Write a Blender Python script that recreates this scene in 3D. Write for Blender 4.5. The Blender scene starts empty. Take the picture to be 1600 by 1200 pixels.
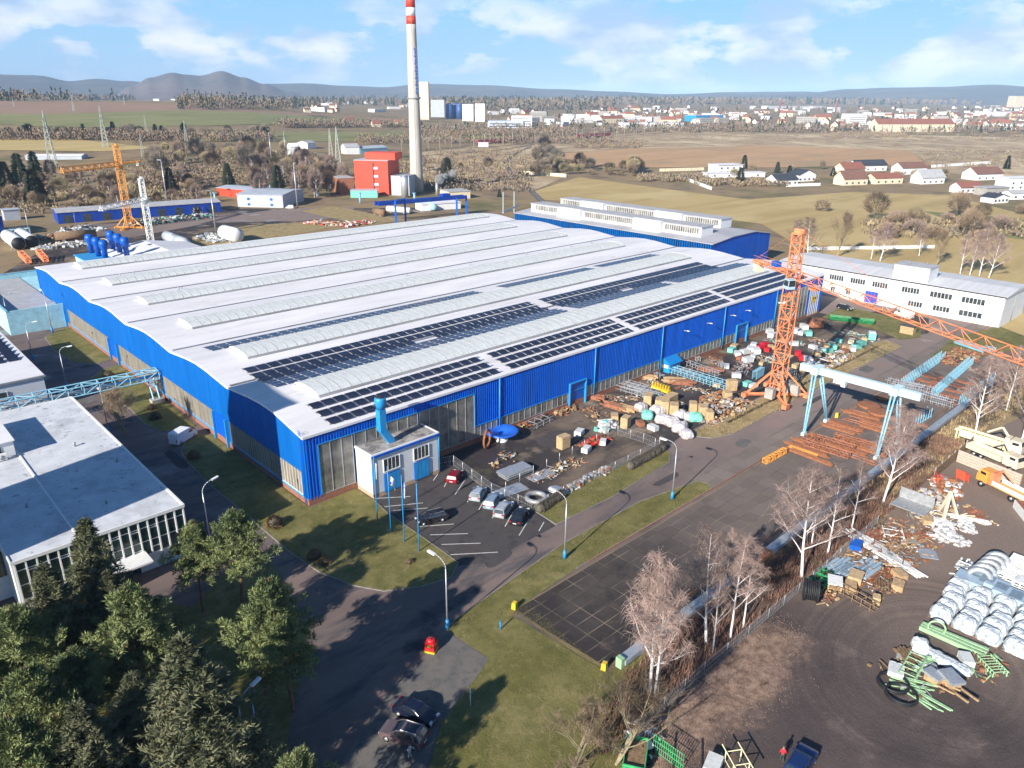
import bpy, bmesh, math, random
from mathutils import Vector, Matrix, noise
from mathutils.geometry import tessellate_polygon
random.seed(7)
PI = math.pi
S = bpy.context.scene
COL = S.collection
# ------------------------------------------------------------------ camera (world: X along the hall's long wall, Y along its short wall, metres)
FPX, PITCH, ROLL, YAW = 1174.53, .363604, .00815, .814102
CAM = Vector((-47.0848, -95.0091, 59.0))
_F = Vector((math.cos(YAW)*math.cos(PITCH), math.sin(YAW)*math.cos(PITCH), -math.sin(PITCH)))
_R = _F.cross(Vector((0, 0, 1))).normalized(); _U = _R.cross(_F)
CR = _R*math.cos(ROLL)+_U*math.sin(ROLL); CU = -_R*math.sin(ROLL)+_U*math.cos(ROLL)
cd = bpy.data.cameras.new('camera'); cam = bpy.data.objects.new('camera', cd); COL.objects.link(cam)
cd.sensor_fit = 'HORIZONTAL'; cd.sensor_width = 36; cd.lens = FPX*36/1600; cd.clip_start = .5; cd.clip_end = 40000
M = Matrix((CR, CU, -_F)).transposed().to_4x4(); M.translation = CAM; cam.matrix_world = M
S.camera = cam
# ------------------------------------------------------------------ light
SUN_EL, SUN_AZ = math.radians(25), math.radians(191.5)      # direction towards the sun, azimuth counted from +X to +Y
sd = Vector((math.cos(SUN_AZ)*math.cos(SUN_EL), math.sin(SUN_AZ)*math.cos(SUN_EL), math.sin(SUN_EL)))
sl = bpy.data.lights.new('sun', 'SUN'); sl.energy = 5.0; sl.angle = math.radians(.53); sl.color = (1, .93, .83)
so = bpy.data.objects.new('sun', sl); COL.objects.link(so); so.rotation_euler = sd.to_track_quat('Z', 'Y').to_euler(); so.location = (0, 0, 200)
W = bpy.data.worlds.new('World'); S.world = W; W.use_nodes = True
nt = W.node_tree; nt.nodes.clear(); N = nt.nodes.new; L = nt.links.new
wo = N('ShaderNodeOutputWorld'); bg = N('ShaderNodeBackground'); bg.inputs[1].default_value = .05
sky = N('ShaderNodeTexSky'); sky.sky_type = 'NISHITA'; sky.sun_disc = False; sky.sun_elevation = SUN_EL
sky.sun_rotation = math.radians(90)-SUN_AZ; sky.air_density = 1.0; sky.dust_density = .6; sky.ozone_density = 2.0
# clouds: a flat layer high up, seen in perspective (direction / height)
tc = N('ShaderNodeTexCoord'); sp = N('ShaderNodeSeparateXYZ'); L(tc.outputs['Generated'], sp.inputs[0])
def wm(op, a, b=None, c=None):
    n = N('ShaderNodeMath'); n.operation = op
    for i, v in enumerate((a, b, c)):
        if v is None: continue
        if isinstance(v, (int, float)): n.inputs[i].default_value = v
        else: L(v, n.inputs[i])
    return n.outputs[0]
zz = sp.outputs[2]
az = wm('ARCTAN2', sp.outputs[1], sp.outputs[0])
cv = N('ShaderNodeCombineXYZ'); L(wm('MULTIPLY', az, 3.6), cv.inputs[0]); L(wm('MULTIPLY', zz, 8.5), cv.inputs[1]); cv.inputs[2].default_value = 3.3
n1 = N('ShaderNodeTexNoise'); n1.inputs['Scale'].default_value = 2.6; n1.inputs['Detail'].default_value = 9; n1.inputs['Roughness'].default_value = .56; L(cv.outputs[0], n1.inputs['Vector'])
n2 = N('ShaderNodeTexNoise'); n2.inputs['Scale'].default_value = 3.0; n2.inputs['Detail'].default_value = 6; L(cv.outputs[0], n2.inputs['Vector'])
def ramp(v, pts):
    r = N('ShaderNodeValToRGB'); L(v, r.inputs[0]); e = r.color_ramp.elements
    while len(e) < len(pts): e.new(.5)
    for i, (p, c) in enumerate(pts): e[i].position = p; e[i].color = (c, c, c, 1) if isinstance(c, (int, float)) else (*c, 1)
    return r.outputs[0]
band = ramp(zz, [(0, .35), (.02, .75), (.05, 1.0), (.085, .8), (.125, .3), (.17, 0)])       # clouds bank low over the horizon
cover = wm('MULTIPLY', ramp(n1.outputs[0], [(.44, 0), (.50, .7), (.56, 1)]), band)
mixc = N('ShaderNodeMix'); mixc.data_type = 'RGBA'; L(cover, mixc.inputs[0])
blue = N('ShaderNodeValToRGB'); L(zz, blue.inputs[0]); e_ = blue.color_ramp.elements
e_[0].position = 0; e_[0].color = (5.9, 8.8, 11.8, 1); e_[1].position = .12; e_[1].color = (3.7, 8.0, 12.6, 1)
tint = N('ShaderNodeMix'); tint.data_type = 'RGBA'; L(ramp(zz, [(0, 1), (.13, 1), (.20, 0)]), tint.inputs[0])
skb = N('ShaderNodeMix'); skb.data_type = 'RGBA'; skb.blend_type = 'MULTIPLY'; skb.inputs[0].default_value = 1; skb.inputs[7].default_value = (.6, 1.0, 1.38, 1)
L(sky.outputs[0], skb.inputs[6]); L(skb.outputs[2], tint.inputs[6]); L(blue.outputs[0], tint.inputs[7])
L(tint.outputs[2], mixc.inputs[6])
cc = N('ShaderNodeValToRGB'); L(n2.outputs[0], cc.inputs[0])
cc.color_ramp.elements[0].position = .40; cc.color_ramp.elements[0].color = (6.0, 8.0, 11.2, 1)
cc.color_ramp.elements[1].position = .60; cc.color_ramp.elements[1].color = (12.4, 12.8, 13.8, 1)
L(cc.outputs[0], mixc.inputs[7]); L(mixc.outputs[2], bg.inputs[0]); L(bg.outputs[0], wo.inputs[0])
S.view_settings.view_transform = 'Standard'; S.view_settings.look = 'None'; S.view_settings.gamma = 1; S.view_settings.use_curve_mapping = False
S.view_settings.exposure = .72
S.cycles.max_bounces = 5; S.cycles.diffuse_bounces = 2; S.cycles.glossy_bounces = 2; S.cycles.transparent_max_bounces = 6
S.cycles.volume_bounces = 0; S.cycles.use_adaptive_sampling = True; S.cycles.adaptive_threshold = .02
S.cycles.use_denoising = True; S.cycles.sample_clamp_indirect = 4
# ------------------------------------------------------------------ where a point of the photograph lies on the ground (or on a plane at height z)
def ray(px, py): return (_F*FPX+CR*(px-800)-CU*(py-600)).normalized()
def at(px, py, z=0.0):
    d = ray(px, py); t = (z-CAM.z)/d.z; return CAM+d*t
def on_wall(px, py, Y=0.0):
    d = ray(px, py); return CAM+d*((Y-CAM.y)/d.y)
FWD = Vector((math.cos(YAW), math.sin(YAW), 0)); RGT = Vector((math.sin(YAW), -math.cos(YAW), 0))
def sstep(a, b, x):
    t = min(1, max(0, (x-a)/(b-a))); return t*t*(3-2*t)
def terrain(x, y):
    vx, vy = x-CAM.x, y-CAM.y
    dep = vx*FWD.x+vy*FWD.y; lat = vx*RGT.x+vy*RGT.y
    if dep < 400: return 0.0
    s = lat/dep                                             # left negative
    k = sstep(-.10, -.45, s)
    t = max(0, dep-430)
    ramp_l = 47*sstep(0, 1, min(1, t/1150.0)) if dep < 1580 else 47-14*sstep(1580, 2600, dep)
    ramp_l = 47*(min(1, t/1150.0)**1.25) if dep < 1580 else ramp_l
    ramp_r = 16*min(1, t/1150.0)**1.4 if dep < 1580 else 16+min(26, (dep-1580)*.0078)
    return ramp_l*k+ramp_r*(1-k)
def atT(px, py):
    d = ray(px, py); t = 50.0; p = CAM+d*t
    while t < 14000:
        p = CAM+d*t
        h = p.z-terrain(p.x, p.y)
        if h <= .02: break
        t += max(.05, h*.9 if d.z > -.05 else h*.7/max(-d.z, .03)*.6)
    p.z = terrain(p.x, p.y); return p
def hgt(px, pyb, pyt, base=None):
    """real height of an upright thing standing at pixel (px, pyb) whose top is at pixel row pyt"""
    g = base or at(px, pyb); v = g-CAM; a = v.dot(CU); b = v.dot(_F); k = (600-pyt)/FPX
    return (k*b-a)/(CU.z-k*_F.z)
# ------------------------------------------------------------------ materials
MATS = {}
def mat(name, col, rough=.7, metal=0.0, var=.12, scale=3.0, col2=None, bump=0.0, bscale=None, stretch=None, spec=.5, detail=5, contrast=(.35, .65), trans=0):
    if name in MATS: return MATS[name]
    m = bpy.data.materials.new(name); MATS[name] = m; m.use_nodes = True; t = m.node_tree; b = t.nodes['Principled BSDF']
    b.inputs['Roughness'].default_value = rough; b.inputs['Metallic'].default_value = metal; b.inputs['Specular IOR Level'].default_value = spec
    c = t.nodes.new('ShaderNodeTexCoord'); v = c.outputs['Object']
    if stretch:
        mp = t.nodes.new('ShaderNodeMapping'); mp.inputs['Scale'].default_value = stretch; t.links.new(v, mp.inputs[0]); v = mp.outputs[0]
    n = t.nodes.new('ShaderNodeTexNoise'); n.inputs['Scale'].default_value = scale; n.inputs['Detail'].default_value = detail; n.inputs['Roughness'].default_value = .62
    t.links.new(v, n.inputs['Vector'])
    r = t.nodes.new('ShaderNodeValToRGB'); t.links.new(n.outputs[0], r.inputs[0])
    c2 = col2 or tuple(min(1, x*(1+var)) for x in col); c1 = col if col2 else tuple(x*(1-var) for x in col)
    r.color_ramp.elements[0].position = contrast[0]; r.color_ramp.elements[0].color = (*c1, 1)
    r.color_ramp.elements[1].position = contrast[1]; r.color_ramp.elements[1].color = (*c2, 1)
    t.links.new(r.outputs[0], b.inputs['Base Color'])
    if bump:
        bn = t.nodes.new('ShaderNodeTexNoise'); bn.inputs['Scale'].default_value = bscale or scale*6; bn.inputs['Detail'].default_value = 4; t.links.new(v, bn.inputs['Vector'])
        bp = t.nodes.new('ShaderNodeBump'); bp.inputs['Strength'].default_value = bump; bp.inputs['Distance'].default_value = .3
        t.links.new(bn.outputs[0], bp.inputs['Height']); t.links.new(bp.outputs[0], b.inputs['Normal'])
    return m
def gmat(name, layers, rough=.95, bump=.4, bscale=2.0, extra=None):
    """ground material: layers = [(colour, noise scale, low, high, stretch)] mixed one over another"""
    m = bpy.data.materials.new(name); MATS[name] = m; m.use_nodes = True; t = m.node_tree; b = t.nodes['Principled BSDF']
    b.inputs['Roughness'].default_value = rough; b.inputs['Specular IOR Level'].default_value = .25
    c = t.nodes.new('ShaderNodeTexCoord'); cur = None
    for i, (col, sc, lo, hi, st) in enumerate(layers):
        if cur is None:
            rgb = t.nodes.new('ShaderNodeRGB'); rgb.outputs[0].default_value = (*col, 1); cur = rgb.outputs[0]; continue
        mp = t.nodes.new('ShaderNodeMapping'); mp.inputs['Scale'].default_value = st or (1, 1, 1); mp.inputs['Location'].default_value = (i*17.3, i*9.1, 0)
        t.links.new(c.outputs['Object'], mp.inputs[0])
        n = t.nodes.new('ShaderNodeTexNoise'); n.inputs['Scale'].default_value = sc; n.inputs['Detail'].default_value = 8; n.inputs['Roughness'].default_value = .66; t.links.new(mp.outputs[0], n.inputs['Vector'])
        mr = t.nodes.new('ShaderNodeMapRange'); mr.inputs[1].default_value = lo; mr.inputs[2].default_value = hi; t.links.new(n.outputs[0], mr.inputs[0])
        mx = t.nodes.new('ShaderNodeMix'); mx.data_type = 'RGBA'; t.links.new(mr.outputs[0], mx.inputs[0]); t.links.new(cur, mx.inputs[6]); mx.inputs[7].default_value = (*col, 1); cur = mx.outputs[2]
    if extra: cur = extra(t, c, cur, b)
    t.links.new(cur, b.inputs['Base Color'])
    if bump:
        bn = t.nodes.new('ShaderNodeTexNoise'); bn.inputs['Scale'].default_value = bscale; bn.inputs['Detail'].default_value = 6; bn.inputs['Roughness'].default_value = .7; t.links.new(c.outputs['Object'], bn.inputs['Vector'])
        bp = t.nodes.new('ShaderNodeBump'); bp.inputs['Strength'].default_value = bump; bp.inputs['Distance'].default_value = .25
        t.links.new(bn.outputs[0], bp.inputs['Height']); t.links.new(bp.outputs[0], b.inputs['Normal'])
    return m
# ------------------------------------------------------------------ mesh builder
class MB:
    def __init__(s): s.v = []; s.f = []; s.m = []; s.mi = 0; s.sm = []
    def add(s, vs, fs, smooth=False):
        o = len(s.v); s.v += [tuple(q) for q in vs]
        for f in fs: s.f.append([o+i for i in f]); s.m.append(s.mi); s.sm.append(smooth)
    def box(s, c, d, rz=0, rx=0, ry=0):
        a, b, e = d[0]/2, d[1]/2, d[2]/2
        vs = [Vector((x, y, z)) for z in (-e, e) for y in (-b, b) for x in (-a, a)]
        if rz or rx or ry:
            R = Matrix.Rotation(rz, 3, 'Z') @ Matrix.Rotation(ry, 3, 'Y') @ Matrix.Rotation(rx, 3, 'X'); vs = [R @ q for q in vs]
        c = Vector(c); s.add([q+c for q in vs], [(0, 2, 3, 1), (4, 5, 7, 6), (0, 1, 5, 4), (2, 6, 7, 3), (0, 4, 6, 2), (1, 3, 7, 5)])
        return s
    def bx(s, x0, x1, y0, y1, z0, z1):
        return s.box(((x0+x1)/2, (y0+y1)/2, (z0+z1)/2), (x1-x0, y1-y0, z1-z0))
    def tube(s, p, q, r, r2=None, n=8, caps=True, smooth=True):
        p, q = Vector(p), Vector(q); d = q-p
        if d.length < 1e-6: return s
        d.normalize(); u = d.orthogonal().normalized(); w = d.cross(u); r2 = r if r2 is None else r2
        vs = []
        for c, rr in ((p, r), (q, r2)):
            for i in range(n):
                a = 2*PI*(i+.5)/n; vs.append(c+(u*math.cos(a)+w*math.sin(a))*rr)
        fs = [(i, (i+1) % n, n+(i+1) % n, n+i) for i in range(n)]
        if caps: fs += [tuple(range(n-1, -1, -1)), tuple(range(n, 2*n))]
        s.add(vs, fs, smooth and n > 4); return s
    def path(s, pts, r, n=6):
        for a, b in zip(pts, pts[1:]): s.tube(a, b, r, n=n)
        return s
    def bar(s, p, q, w=.1): return s.tube(p, q, w*.707, n=4, smooth=False)
    def ring(s, c, R, r, n=24, k=8, axis='Z'):
        vs = []; fs = []
        for i in range(n):
            a = 2*PI*i/n
            for j in range(k):
                b = 2*PI*j/k; rr = R+r*math.cos(b); p = Vector((rr*math.cos(a), rr*math.sin(a), r*math.sin(b)))
                if axis == 'X': p = Vector((p.z, p.x, p.y))
                if axis == 'Y': p = Vector((p.x, p.z, p.y))
                vs.append(p+Vector(c))
        for i in range(n):
            for j in range(k): fs.append((i*k+j, ((i+1) % n)*k+j, ((i+1) % n)*k+(j+1) % k, i*k+(j+1) % k))
        s.add(vs, fs, True); return s
    def lathe(s, c, prof, n=16, axis=None):
        c = Vector(c); vs = []; fs = []
        for r, z in prof:
            for i in range(n):
                a = 2*PI*i/n; p = Vector((r*math.cos(a), r*math.sin(a), z))
                if axis: p = axis @ p
                vs.append(c+p)
        k = len(prof)
        for j in range(k-1):
            for i in range(n): fs.append((j*n+i, j*n+(i+1) % n, (j+1)*n+(i+1) % n, (j+1)*n+i))
        fs.append(tuple(range(n-1, -1, -1))); fs.append(tuple(range((k-1)*n, k*n)))
        s.add(vs, fs, True); return s
    def prism(s, poly, z0, z1):
        """poly: [(x, y)] anticlockwise; vertical extrusion"""
        ar = sum(a[0]*b[1]-b[0]*a[1] for a, b in zip(poly, poly[1:]+poly[:1]))
        if ar < 0: poly = poly[::-1]
        n = len(poly); vs = [(x, y, z0) for x, y in poly]+[(x, y, z1) for x, y in poly]
        tri = tessellate_polygon([[Vector((x, y, 0)) for x, y in poly]])
        fs = [(i, (i+1) % n, n+(i+1) % n, n+i) for i in range(n)]
        for a, b, c in tri:
            A, B, C2 = poly[a], poly[b], poly[c]
            if (B[0]-A[0])*(C2[1]-A[1])-(B[1]-A[1])*(C2[0]-A[0]) < 0: b, c = c, b
            fs.append((n+a, n+b, n+c)); fs.append((c, b, a))
        s.add(vs, fs); return s
    def wallpoly(s, prof, axis, pos, th):
        """prof: [(u, z)], wall in the plane axis=pos, thickness th"""
        n = len(prof)
        def P(u, z, o): return (u, pos+o, z) if axis == 'Y' else (pos+o, u, z)
        vs = [P(u, z, 0) for u, z in prof]+[P(u, z, th) for u, z in prof]
        tri = tessellate_polygon([[Vector((u, z, 0)) for u, z in prof]])
        s.add(vs, [(i, (i+1) % n, n+(i+1) % n, n+i) for i in range(n)]+[t for t in tri]+[tuple(n+i for i in t[::-1]) for t in tri]); return s
    def quad(s, a, b, c, d): s.add([a, b, c, d], [(0, 1, 2, 3)]); return s
    def truss(s, p, q, w, h, bays, r=.1, up=(0, 0, 1), tri=False, rb=None, post=True):
        """lattice beam from p to q; square (four chords) or triangular (three)"""
        p, q = Vector(p), Vector(q); d = (q-p); L_ = d.length; d.normalize(); up = Vector(up); sd_ = d.cross(up).normalized(); up = sd_.cross(d).normalized(); rb = rb or r*.6
        cs = [sd_*(-w/2)-up*(h/2), sd_*(w/2)-up*(h/2), sd_*(w/2)+up*(h/2), sd_*(-w/2)+up*(h/2)]
        if tri: cs = [sd_*(-w/2)-up*(h/2), sd_*(w/2)-up*(h/2), up*(h/2)]
        n = len(cs)
        for c in cs: s.bar(p+c, q+c, r*2)
        for i in range(bays):
            a = p+d*(L_*i/bays); b = p+d*(L_*(i+1)/bays)
            for j in range(n):
                c0, c1 = cs[j], cs[(j+1) % n]
                if post: s.bar(a+c0, a+c1, rb*2)
                if (i+j) % 2: s.bar(a+c0, b+c1, rb*2)
                else: s.bar(a+c1, b+c0, rb*2)
        for j in range(n): s.bar(q+cs[j], q+cs[(j+1) % n], rb*2)
        return s
    def build(s, name, mats, parent=None, origin=None):
        me = bpy.data.meshes.new(name); o = Vector(origin) if origin is not None else Vector((0, 0, 0))
        me.from_pydata([Vector(v)-o for v in s.v] if origin is not None else s.v, [], s.f)
        if not isinstance(mats, (list, tuple)): mats = [mats]
        for m in mats: me.materials.append(m)
        if len(mats) > 1: me.polygons.foreach_set('material_index', s.m)
        if any(s.sm): me.polygons.foreach_set('use_smooth', s.sm)
        me.update()
        ob = bpy.data.objects.new(name, me); COL.objects.link(ob); ob.location = o
        if parent is not None: ob.parent = parent
        return ob
def tag(o, label, cat, group=None, kind=None):
    o['label'] = label; o['category'] = cat
    if group: o['group'] = group
    if kind: o['kind'] = kind
    return o
def thing(name, label, cat, loc=(0, 0, 0), rz=0, group=None):
    o = bpy.data.objects.new(name, None); COL.objects.link(o); o.location = loc; o.rotation_euler = (0, 0, rz); o.empty_display_size = .5
    return tag(o, label, cat, group)
def struct(o): o['kind'] = 'structure'; return o
def dup(o, loc, rz=0, label=None, group=None, scale=None):
    r = o.copy(); COL.objects.link(r); r.location = loc; r.rotation_euler = (0, 0, rz)
    if scale is not None: r.scale = scale if isinstance(scale, (tuple, list)) else (scale,)*3
    if label: r['label'] = label
    if group: r['group'] = group
    for ch in list(o.children):
        c = ch.copy(); COL.objects.link(c); c.parent = r
        for g in list(ch.children):
            d = g.copy(); COL.objects.link(d); d.parent = c
    return r
FIRST = {}
def again(key, make, loc, rz=0, label=None, group=None, scale=None):
    """the first of a kind is the made thing itself, every later one a copy"""
    if key not in FIRST:
        o = make(); FIRST[key] = o; o.location = loc; o.rotation_euler = (0, 0, rz)
        if scale is not None: o.scale = scale if isinstance(scale, (tuple, list)) else (scale,)*3
        if label: o['label'] = label
        if group: o['group'] = group
        return o
    return dup(FIRST[key], loc, rz, label, group, scale)
# ------------------------------------------------------------------ ground sheets
def smooth_poly(pts, k=0):
    for _ in range(k):
        out = []
        for a, b in zip(pts, pts[1:]+pts[:1]):
            out.append((a[0]*.75+b[0]*.25, a[1]*.75+b[1]*.25)); out.append((a[0]*.25+b[0]*.75, a[1]*.25+b[1]*.75))
        pts = out
    return pts
def sheet(name, pts, z, m, world=False, k=0, far=False, skirt=0.0):
    if not world: pts = [(lambda q: (q.x, q.y))(atT(*p) if far else at(*p)) for p in pts]
    pts = smooth_poly(pts, k)
    if far:
        bm = bmesh.new(); vs = [bm.verts.new((x, y, 0)) for x, y in pts]; bm.faces.new(vs)
        xs = [p[0] for p in pts]; ys = [p[1] for p in pts]
        step = max(40, (max(xs)-min(xs)+max(ys)-min(ys))/90)
        for ax, lo, hi in ((0, min(xs), max(xs)), (1, min(ys), max(ys))):
            c = math.ceil(lo/step)*step
            while c < hi:
                no = Vector((1, 0, 0)) if ax == 0 else Vector((0, 1, 0))
                bmesh.ops.bisect_plane(bm, geom=bm.verts[:]+bm.edges[:]+bm.faces[:], plane_co=no*c, plane_no=no, dist=1e-4); c += step
        for v in bm.verts: v.co.z = terrain(v.co.x, v.co.y)+z
        bmesh.ops.recalc_face_normals(bm, faces=bm.faces[:])
        for f in bm.faces:
            if f.normal.z < 0: f.normal_flip()
        me = bpy.data.meshes.new(name); bm.to_mesh(me); bm.free(); me.materials.append(m)
        o = bpy.data.objects.new(name, me); COL.objects.link(o)
    else:
        b = MB(); b.prism(pts, z-max(skirt, .003), z); o = b.build(name, m)
    return struct(o)
def kerb(name, pts, w=.16, z=.13, m=None, world=False, k=0, closed=True):
    if not world: pts = [(lambda q: (q.x, q.y))(at(*p)) for p in pts]
    pts = smooth_poly(pts, k) if closed else pts
    b = MB(); pr = list(zip(pts, pts[1:]+pts[:1])) if closed else list(zip(pts, pts[1:]))
    for p, q in pr:
        d = Vector((q[0]-p[0], q[1]-p[1], 0)); l = d.length
        if l < .02: continue
        b.box(((p[0]+q[0])/2, (p[1]+q[1])/2, z/2), (l+w*.5, w, z), rz=math.atan2(d.y, d.x))
    return struct(b.build(name, m or MATS['kerb_concrete']))
# ------------------------------------------------------------------ shared materials
mat('kerb_concrete', (.24, .22, .19), .9, var=.2, scale=2)
mat('white_wall', (.80, .80, .80), .8, var=.05, scale=.6)
mat('white_paint', (.78, .78, .76), .6, var=.06, scale=2)
mat('brick_plinth', (.30, .13, .08), .9, var=.3, scale=5, bump=.2)
mat('blue_sun', (.001, .118, .43), .6, var=.13, scale=.5, spec=.15, stretch=(1, 1, .12), detail=8)  # copy of the wall blue with the light on sun-facing walls toned in
mat('blue_deep', (.002, .10, .56), .6, var=.17, spec=.15, scale=.6, stretch=(1, 1, .12), detail=8)  # wall blue toned to the weaker light away from the sun; also on gates
mat('blue_paint', (.004, .10, .48), .4, var=.1, scale=1)
mat('blue_light', (.02, .28, .62), .45, var=.08, scale=1)
mat('sky_blue_paint', (.26, .52, .66), .5, var=.12, scale=2)
mat('pale_blue_wall', (.38, .66, .74), .7, var=.12, scale=.7)
mat('crane_orange', (.74, .25, .11), .5, var=.22, scale=1.2)
mat('crane_yellow', (.78, .34, .07), .5, var=.15, scale=1.2)
mat('steel_grey', (.36, .37, .38), .5, var=.2, scale=2, metal=.3)
mat('galvanised', (.52, .54, .56), .4, var=.15, scale=4, metal=.5)
mat('dark_metal', (.03, .03, .035), .5, var=.3, scale=2)
mat('rust', (.23, .08, .035), .9, col2=(.40, .17, .08), scale=2.5, bump=.15)
mat('rust_orange', (.32, .13, .072), .85, var=.3, scale=1.5)
mat('timber', (.46, .31, .17), .85, var=.25, scale=3)
mat('timber_dark', (.22, .14, .08), .9, var=.35, scale=3)
mat('concrete', (.36, .34, .31), .9, var=.2, scale=.7, bump=.1)
mat('grey_glass', (.20, .19, .17), .25, var=.45, scale=.35, spec=.6, detail=3)
mat('glass_dark', (.02, .03, .04), .08, var=.5, scale=1.5, spec=.8)
mat('glass_green', (.02, .05, .05), .15, var=.5, scale=.8, spec=.7)
mat('window_dark', (.05, .06, .07), .2, var=.5, scale=1.0, spec=.6)
mat('solar_glass', (.02, .024, .048), .28, var=.35, scale=.25, spec=.55)
mat('roof_white', (.76, .745, .76), .75, var=.09, scale=.12, stretch=(.4, 2.2, 1), detail=8)
mat('roof_grey', (.42, .42, .43), .8, var=.12, scale=.4)
mat('roof_red', (.27, .105, .07), .85, var=.25, scale=1.2)
mat('roof_brown', (.20, .10, .075), .85, var=.25, scale=1.2)
mat('roof_dark', (.045, .05, .065), .7, var=.3, scale=1.2)
mat('skylight_grp', (.66, .68, .67), .55, var=.10, scale=1.2, stretch=(1.2, .35, 1), detail=7)
mat('cream_wall', (.72, .62, .45), .85, var=.1, scale=.5)
mat('red_plastic', (.62, .02, .025), .4, var=.15, scale=3)
mat('yellow_paint', (.78, .52, .03), .5, var=.15, scale=3)
mat('green_paint', (.05, .38, .14), .5, var=.2, scale=2)
mat('pale_green', (.33, .52, .30), .6, var=.15, scale=3)
mat('turquoise', (.20, .58, .48), .6, var=.2, scale=3)
mat('black_rubber', (.015, .015, .017), .6, var=.3, scale=4)
mat('foil', (.34, .41, .47), .4, col2=(.68, .70, .72), scale=2.2, bump=1.0, bscale=3)
mat('cladding_red', (.62, .06, .025), .55, var=.1, scale=.4)
mat('chimney_concrete', (.52, .47, .41), .9, var=.12, scale=.25, stretch=(1, 1, .25))
mat('marking_white', (.66, .66, .62), .8, var=.2, scale=6)
mat('bark_white', (.80, .75, .72), .85, var=.25, scale=3, stretch=(1, 1, 4))
mat('bark_brown', (.16, .12, .09), .9, var=.3, scale=3)
mat('bark_olive', (.30, .25, .16), .9, var=.3, scale=3)
mat('bark_pine', (.20, .10, .06), .9, var=.35, scale=3)
mat('twig_mauve', (.25, .18, .145), .95, var=.3, scale=.8)
mat('twig_birch', (.33, .235, .20), .95, var=.35, scale=.8)
mat('twig_brown', (.235, .17, .11), .95, var=.3, scale=.8)
mat('twig_olive', (.32, .26, .15), .95, var=.3, scale=.8)
mat('twig_grey', (.20, .165, .13), .95, var=.3, scale=.5)
mat('needles_pine', (.10, .135, .05), .8, col2=(.30, .34, .13), scale=.35, contrast=(.4, .62))
mat('needles_spruce', (.09, .105, .05), .85, col2=(.22, .22, .12), scale=.45, contrast=(.4, .64))
mat('needles_far', (.03, .045, .022), .9, var=.4, scale=.3)
# ------------------------------------------------------------------ terrain and ground
gmat('dry_ground', [((.27, .195, .115), 1, 0, 1, None), ((.30, .215, .11), .02, .42, .60, None), ((.17, .125, .08), .045, .50, .66, None), ((.13, .125, .05), .012, .52, .66, None)], bscale=.5)
gmat('grass', [((.155, .145, .042), 1, 0, 1, None), ((.25, .215, .085), .12, .42, .62, None), ((.10, .105, .03), .5, .45, .7, None), ((.31, .25, .12), .9, .55, .75, None)], bscale=4, bump=.5)
gmat('dry_grass', [((.36, .27, .13), 1, 0, 1, None), ((.22, .17, .07), .3, .45, .65, None), ((.46, .36, .20), .9, .5, .7, None)], bscale=4, bump=.5)
def by_x(t, c, cur, col, x0, x1, wob=10, sc=.08, mx_=.85):
    """the ground changes to another colour further along X, with a ragged border"""
    s = t.nodes.new('ShaderNodeSeparateXYZ'); t.links.new(c.outputs['Object'], s.inputs[0]); n = t.nodes.new('ShaderNodeTexNoise'); n.inputs['Scale'].default_value = sc; n.inputs['Detail'].default_value = 7; n.inputs['Roughness'].default_value = .7; t.links.new(c.outputs['Object'], n.inputs[0])
    m = t.nodes.new('ShaderNodeMath'); m.operation = 'MULTIPLY_ADD'; t.links.new(n.outputs[0], m.inputs[0]); m.inputs[1].default_value = wob*4; a = t.nodes.new('ShaderNodeMath'); a.operation = 'SUBTRACT'; t.links.new(s.outputs[0], a.inputs[0]); a.inputs[1].default_value = wob*2; t.links.new(a.outputs[0], m.inputs[2])
    r = t.nodes.new('ShaderNodeMapRange'); r.inputs[1].default_value = x0; r.inputs[2].default_value = x1; r.inputs[4].default_value = mx_; t.links.new(m.outputs[0], r.inputs[0])
    x = t.nodes.new('ShaderNodeMix'); x.data_type = 'RGBA'; t.links.new(r.outputs[0], x.inputs[0]); t.links.new(cur, x.inputs[6]); x.inputs[7].default_value = (*col, 1); return x.outputs[2]
def road_extra(t, c, cur, b):
    n = t.nodes.new('ShaderNodeTexNoise'); n.inputs['Scale'].default_value = .09; n.inputs['Detail'].default_value = 3; t.links.new(c.outputs['Object'], n.inputs[0])
    mr = t.nodes.new('ShaderNodeMapRange'); mr.inputs[1].default_value = .56; mr.inputs[2].default_value = .64; mr.inputs[3].default_value = .9; mr.inputs[4].default_value = .32; t.links.new(n.outputs[0], mr.inputs[0]); t.links.new(mr.outputs[0], b.inputs['Roughness']); return cur
gmat('asphalt', [((.165, .125, .112), 1, 0, 1, None), ((.22, .165, .145), .10, .45, .62, (.35, 1, 1)), ((.10, .09, .092), .25, .5, .62, (.3, 1, 1)), ((.05, .048, .055), .06, .60, .66, None)], bump=.08, bscale=8, extra=lambda t, c, cur, b: by_x(t, c, road_extra(t, c, cur, b), (.28, .215, .185), 40, 85, 8, .07, .75))
gmat('asphalt_dark', [((.075, .066, .066), 1, 0, 1, None), ((.085, .075, .072), .2, .45, .65, None), ((.04, .038, .042), .5, .5, .7, None)], bump=.08, bscale=8)
gmat('asphalt_pale', [((.165, .15, .135), 1, 0, 1, None), ((.125, .12, .115), .35, .45, .62, None), ((.10, .098, .10), .9, .52, .66, None)], bump=.08, bscale=8)
gmat('yard_paving', [((.20, .15, .11), 1, 0, 1, None), ((.05, .042, .042), .045, .41, .52, (.6, 1, 1)), ((.34, .265, .185), .09, .56, .70, None), ((.05, .045, .042), .35, .58, .70, None), ((.14, .13, .05), .16, .60, .70, None)], bump=.15, bscale=5, extra=road_extra)
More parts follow.
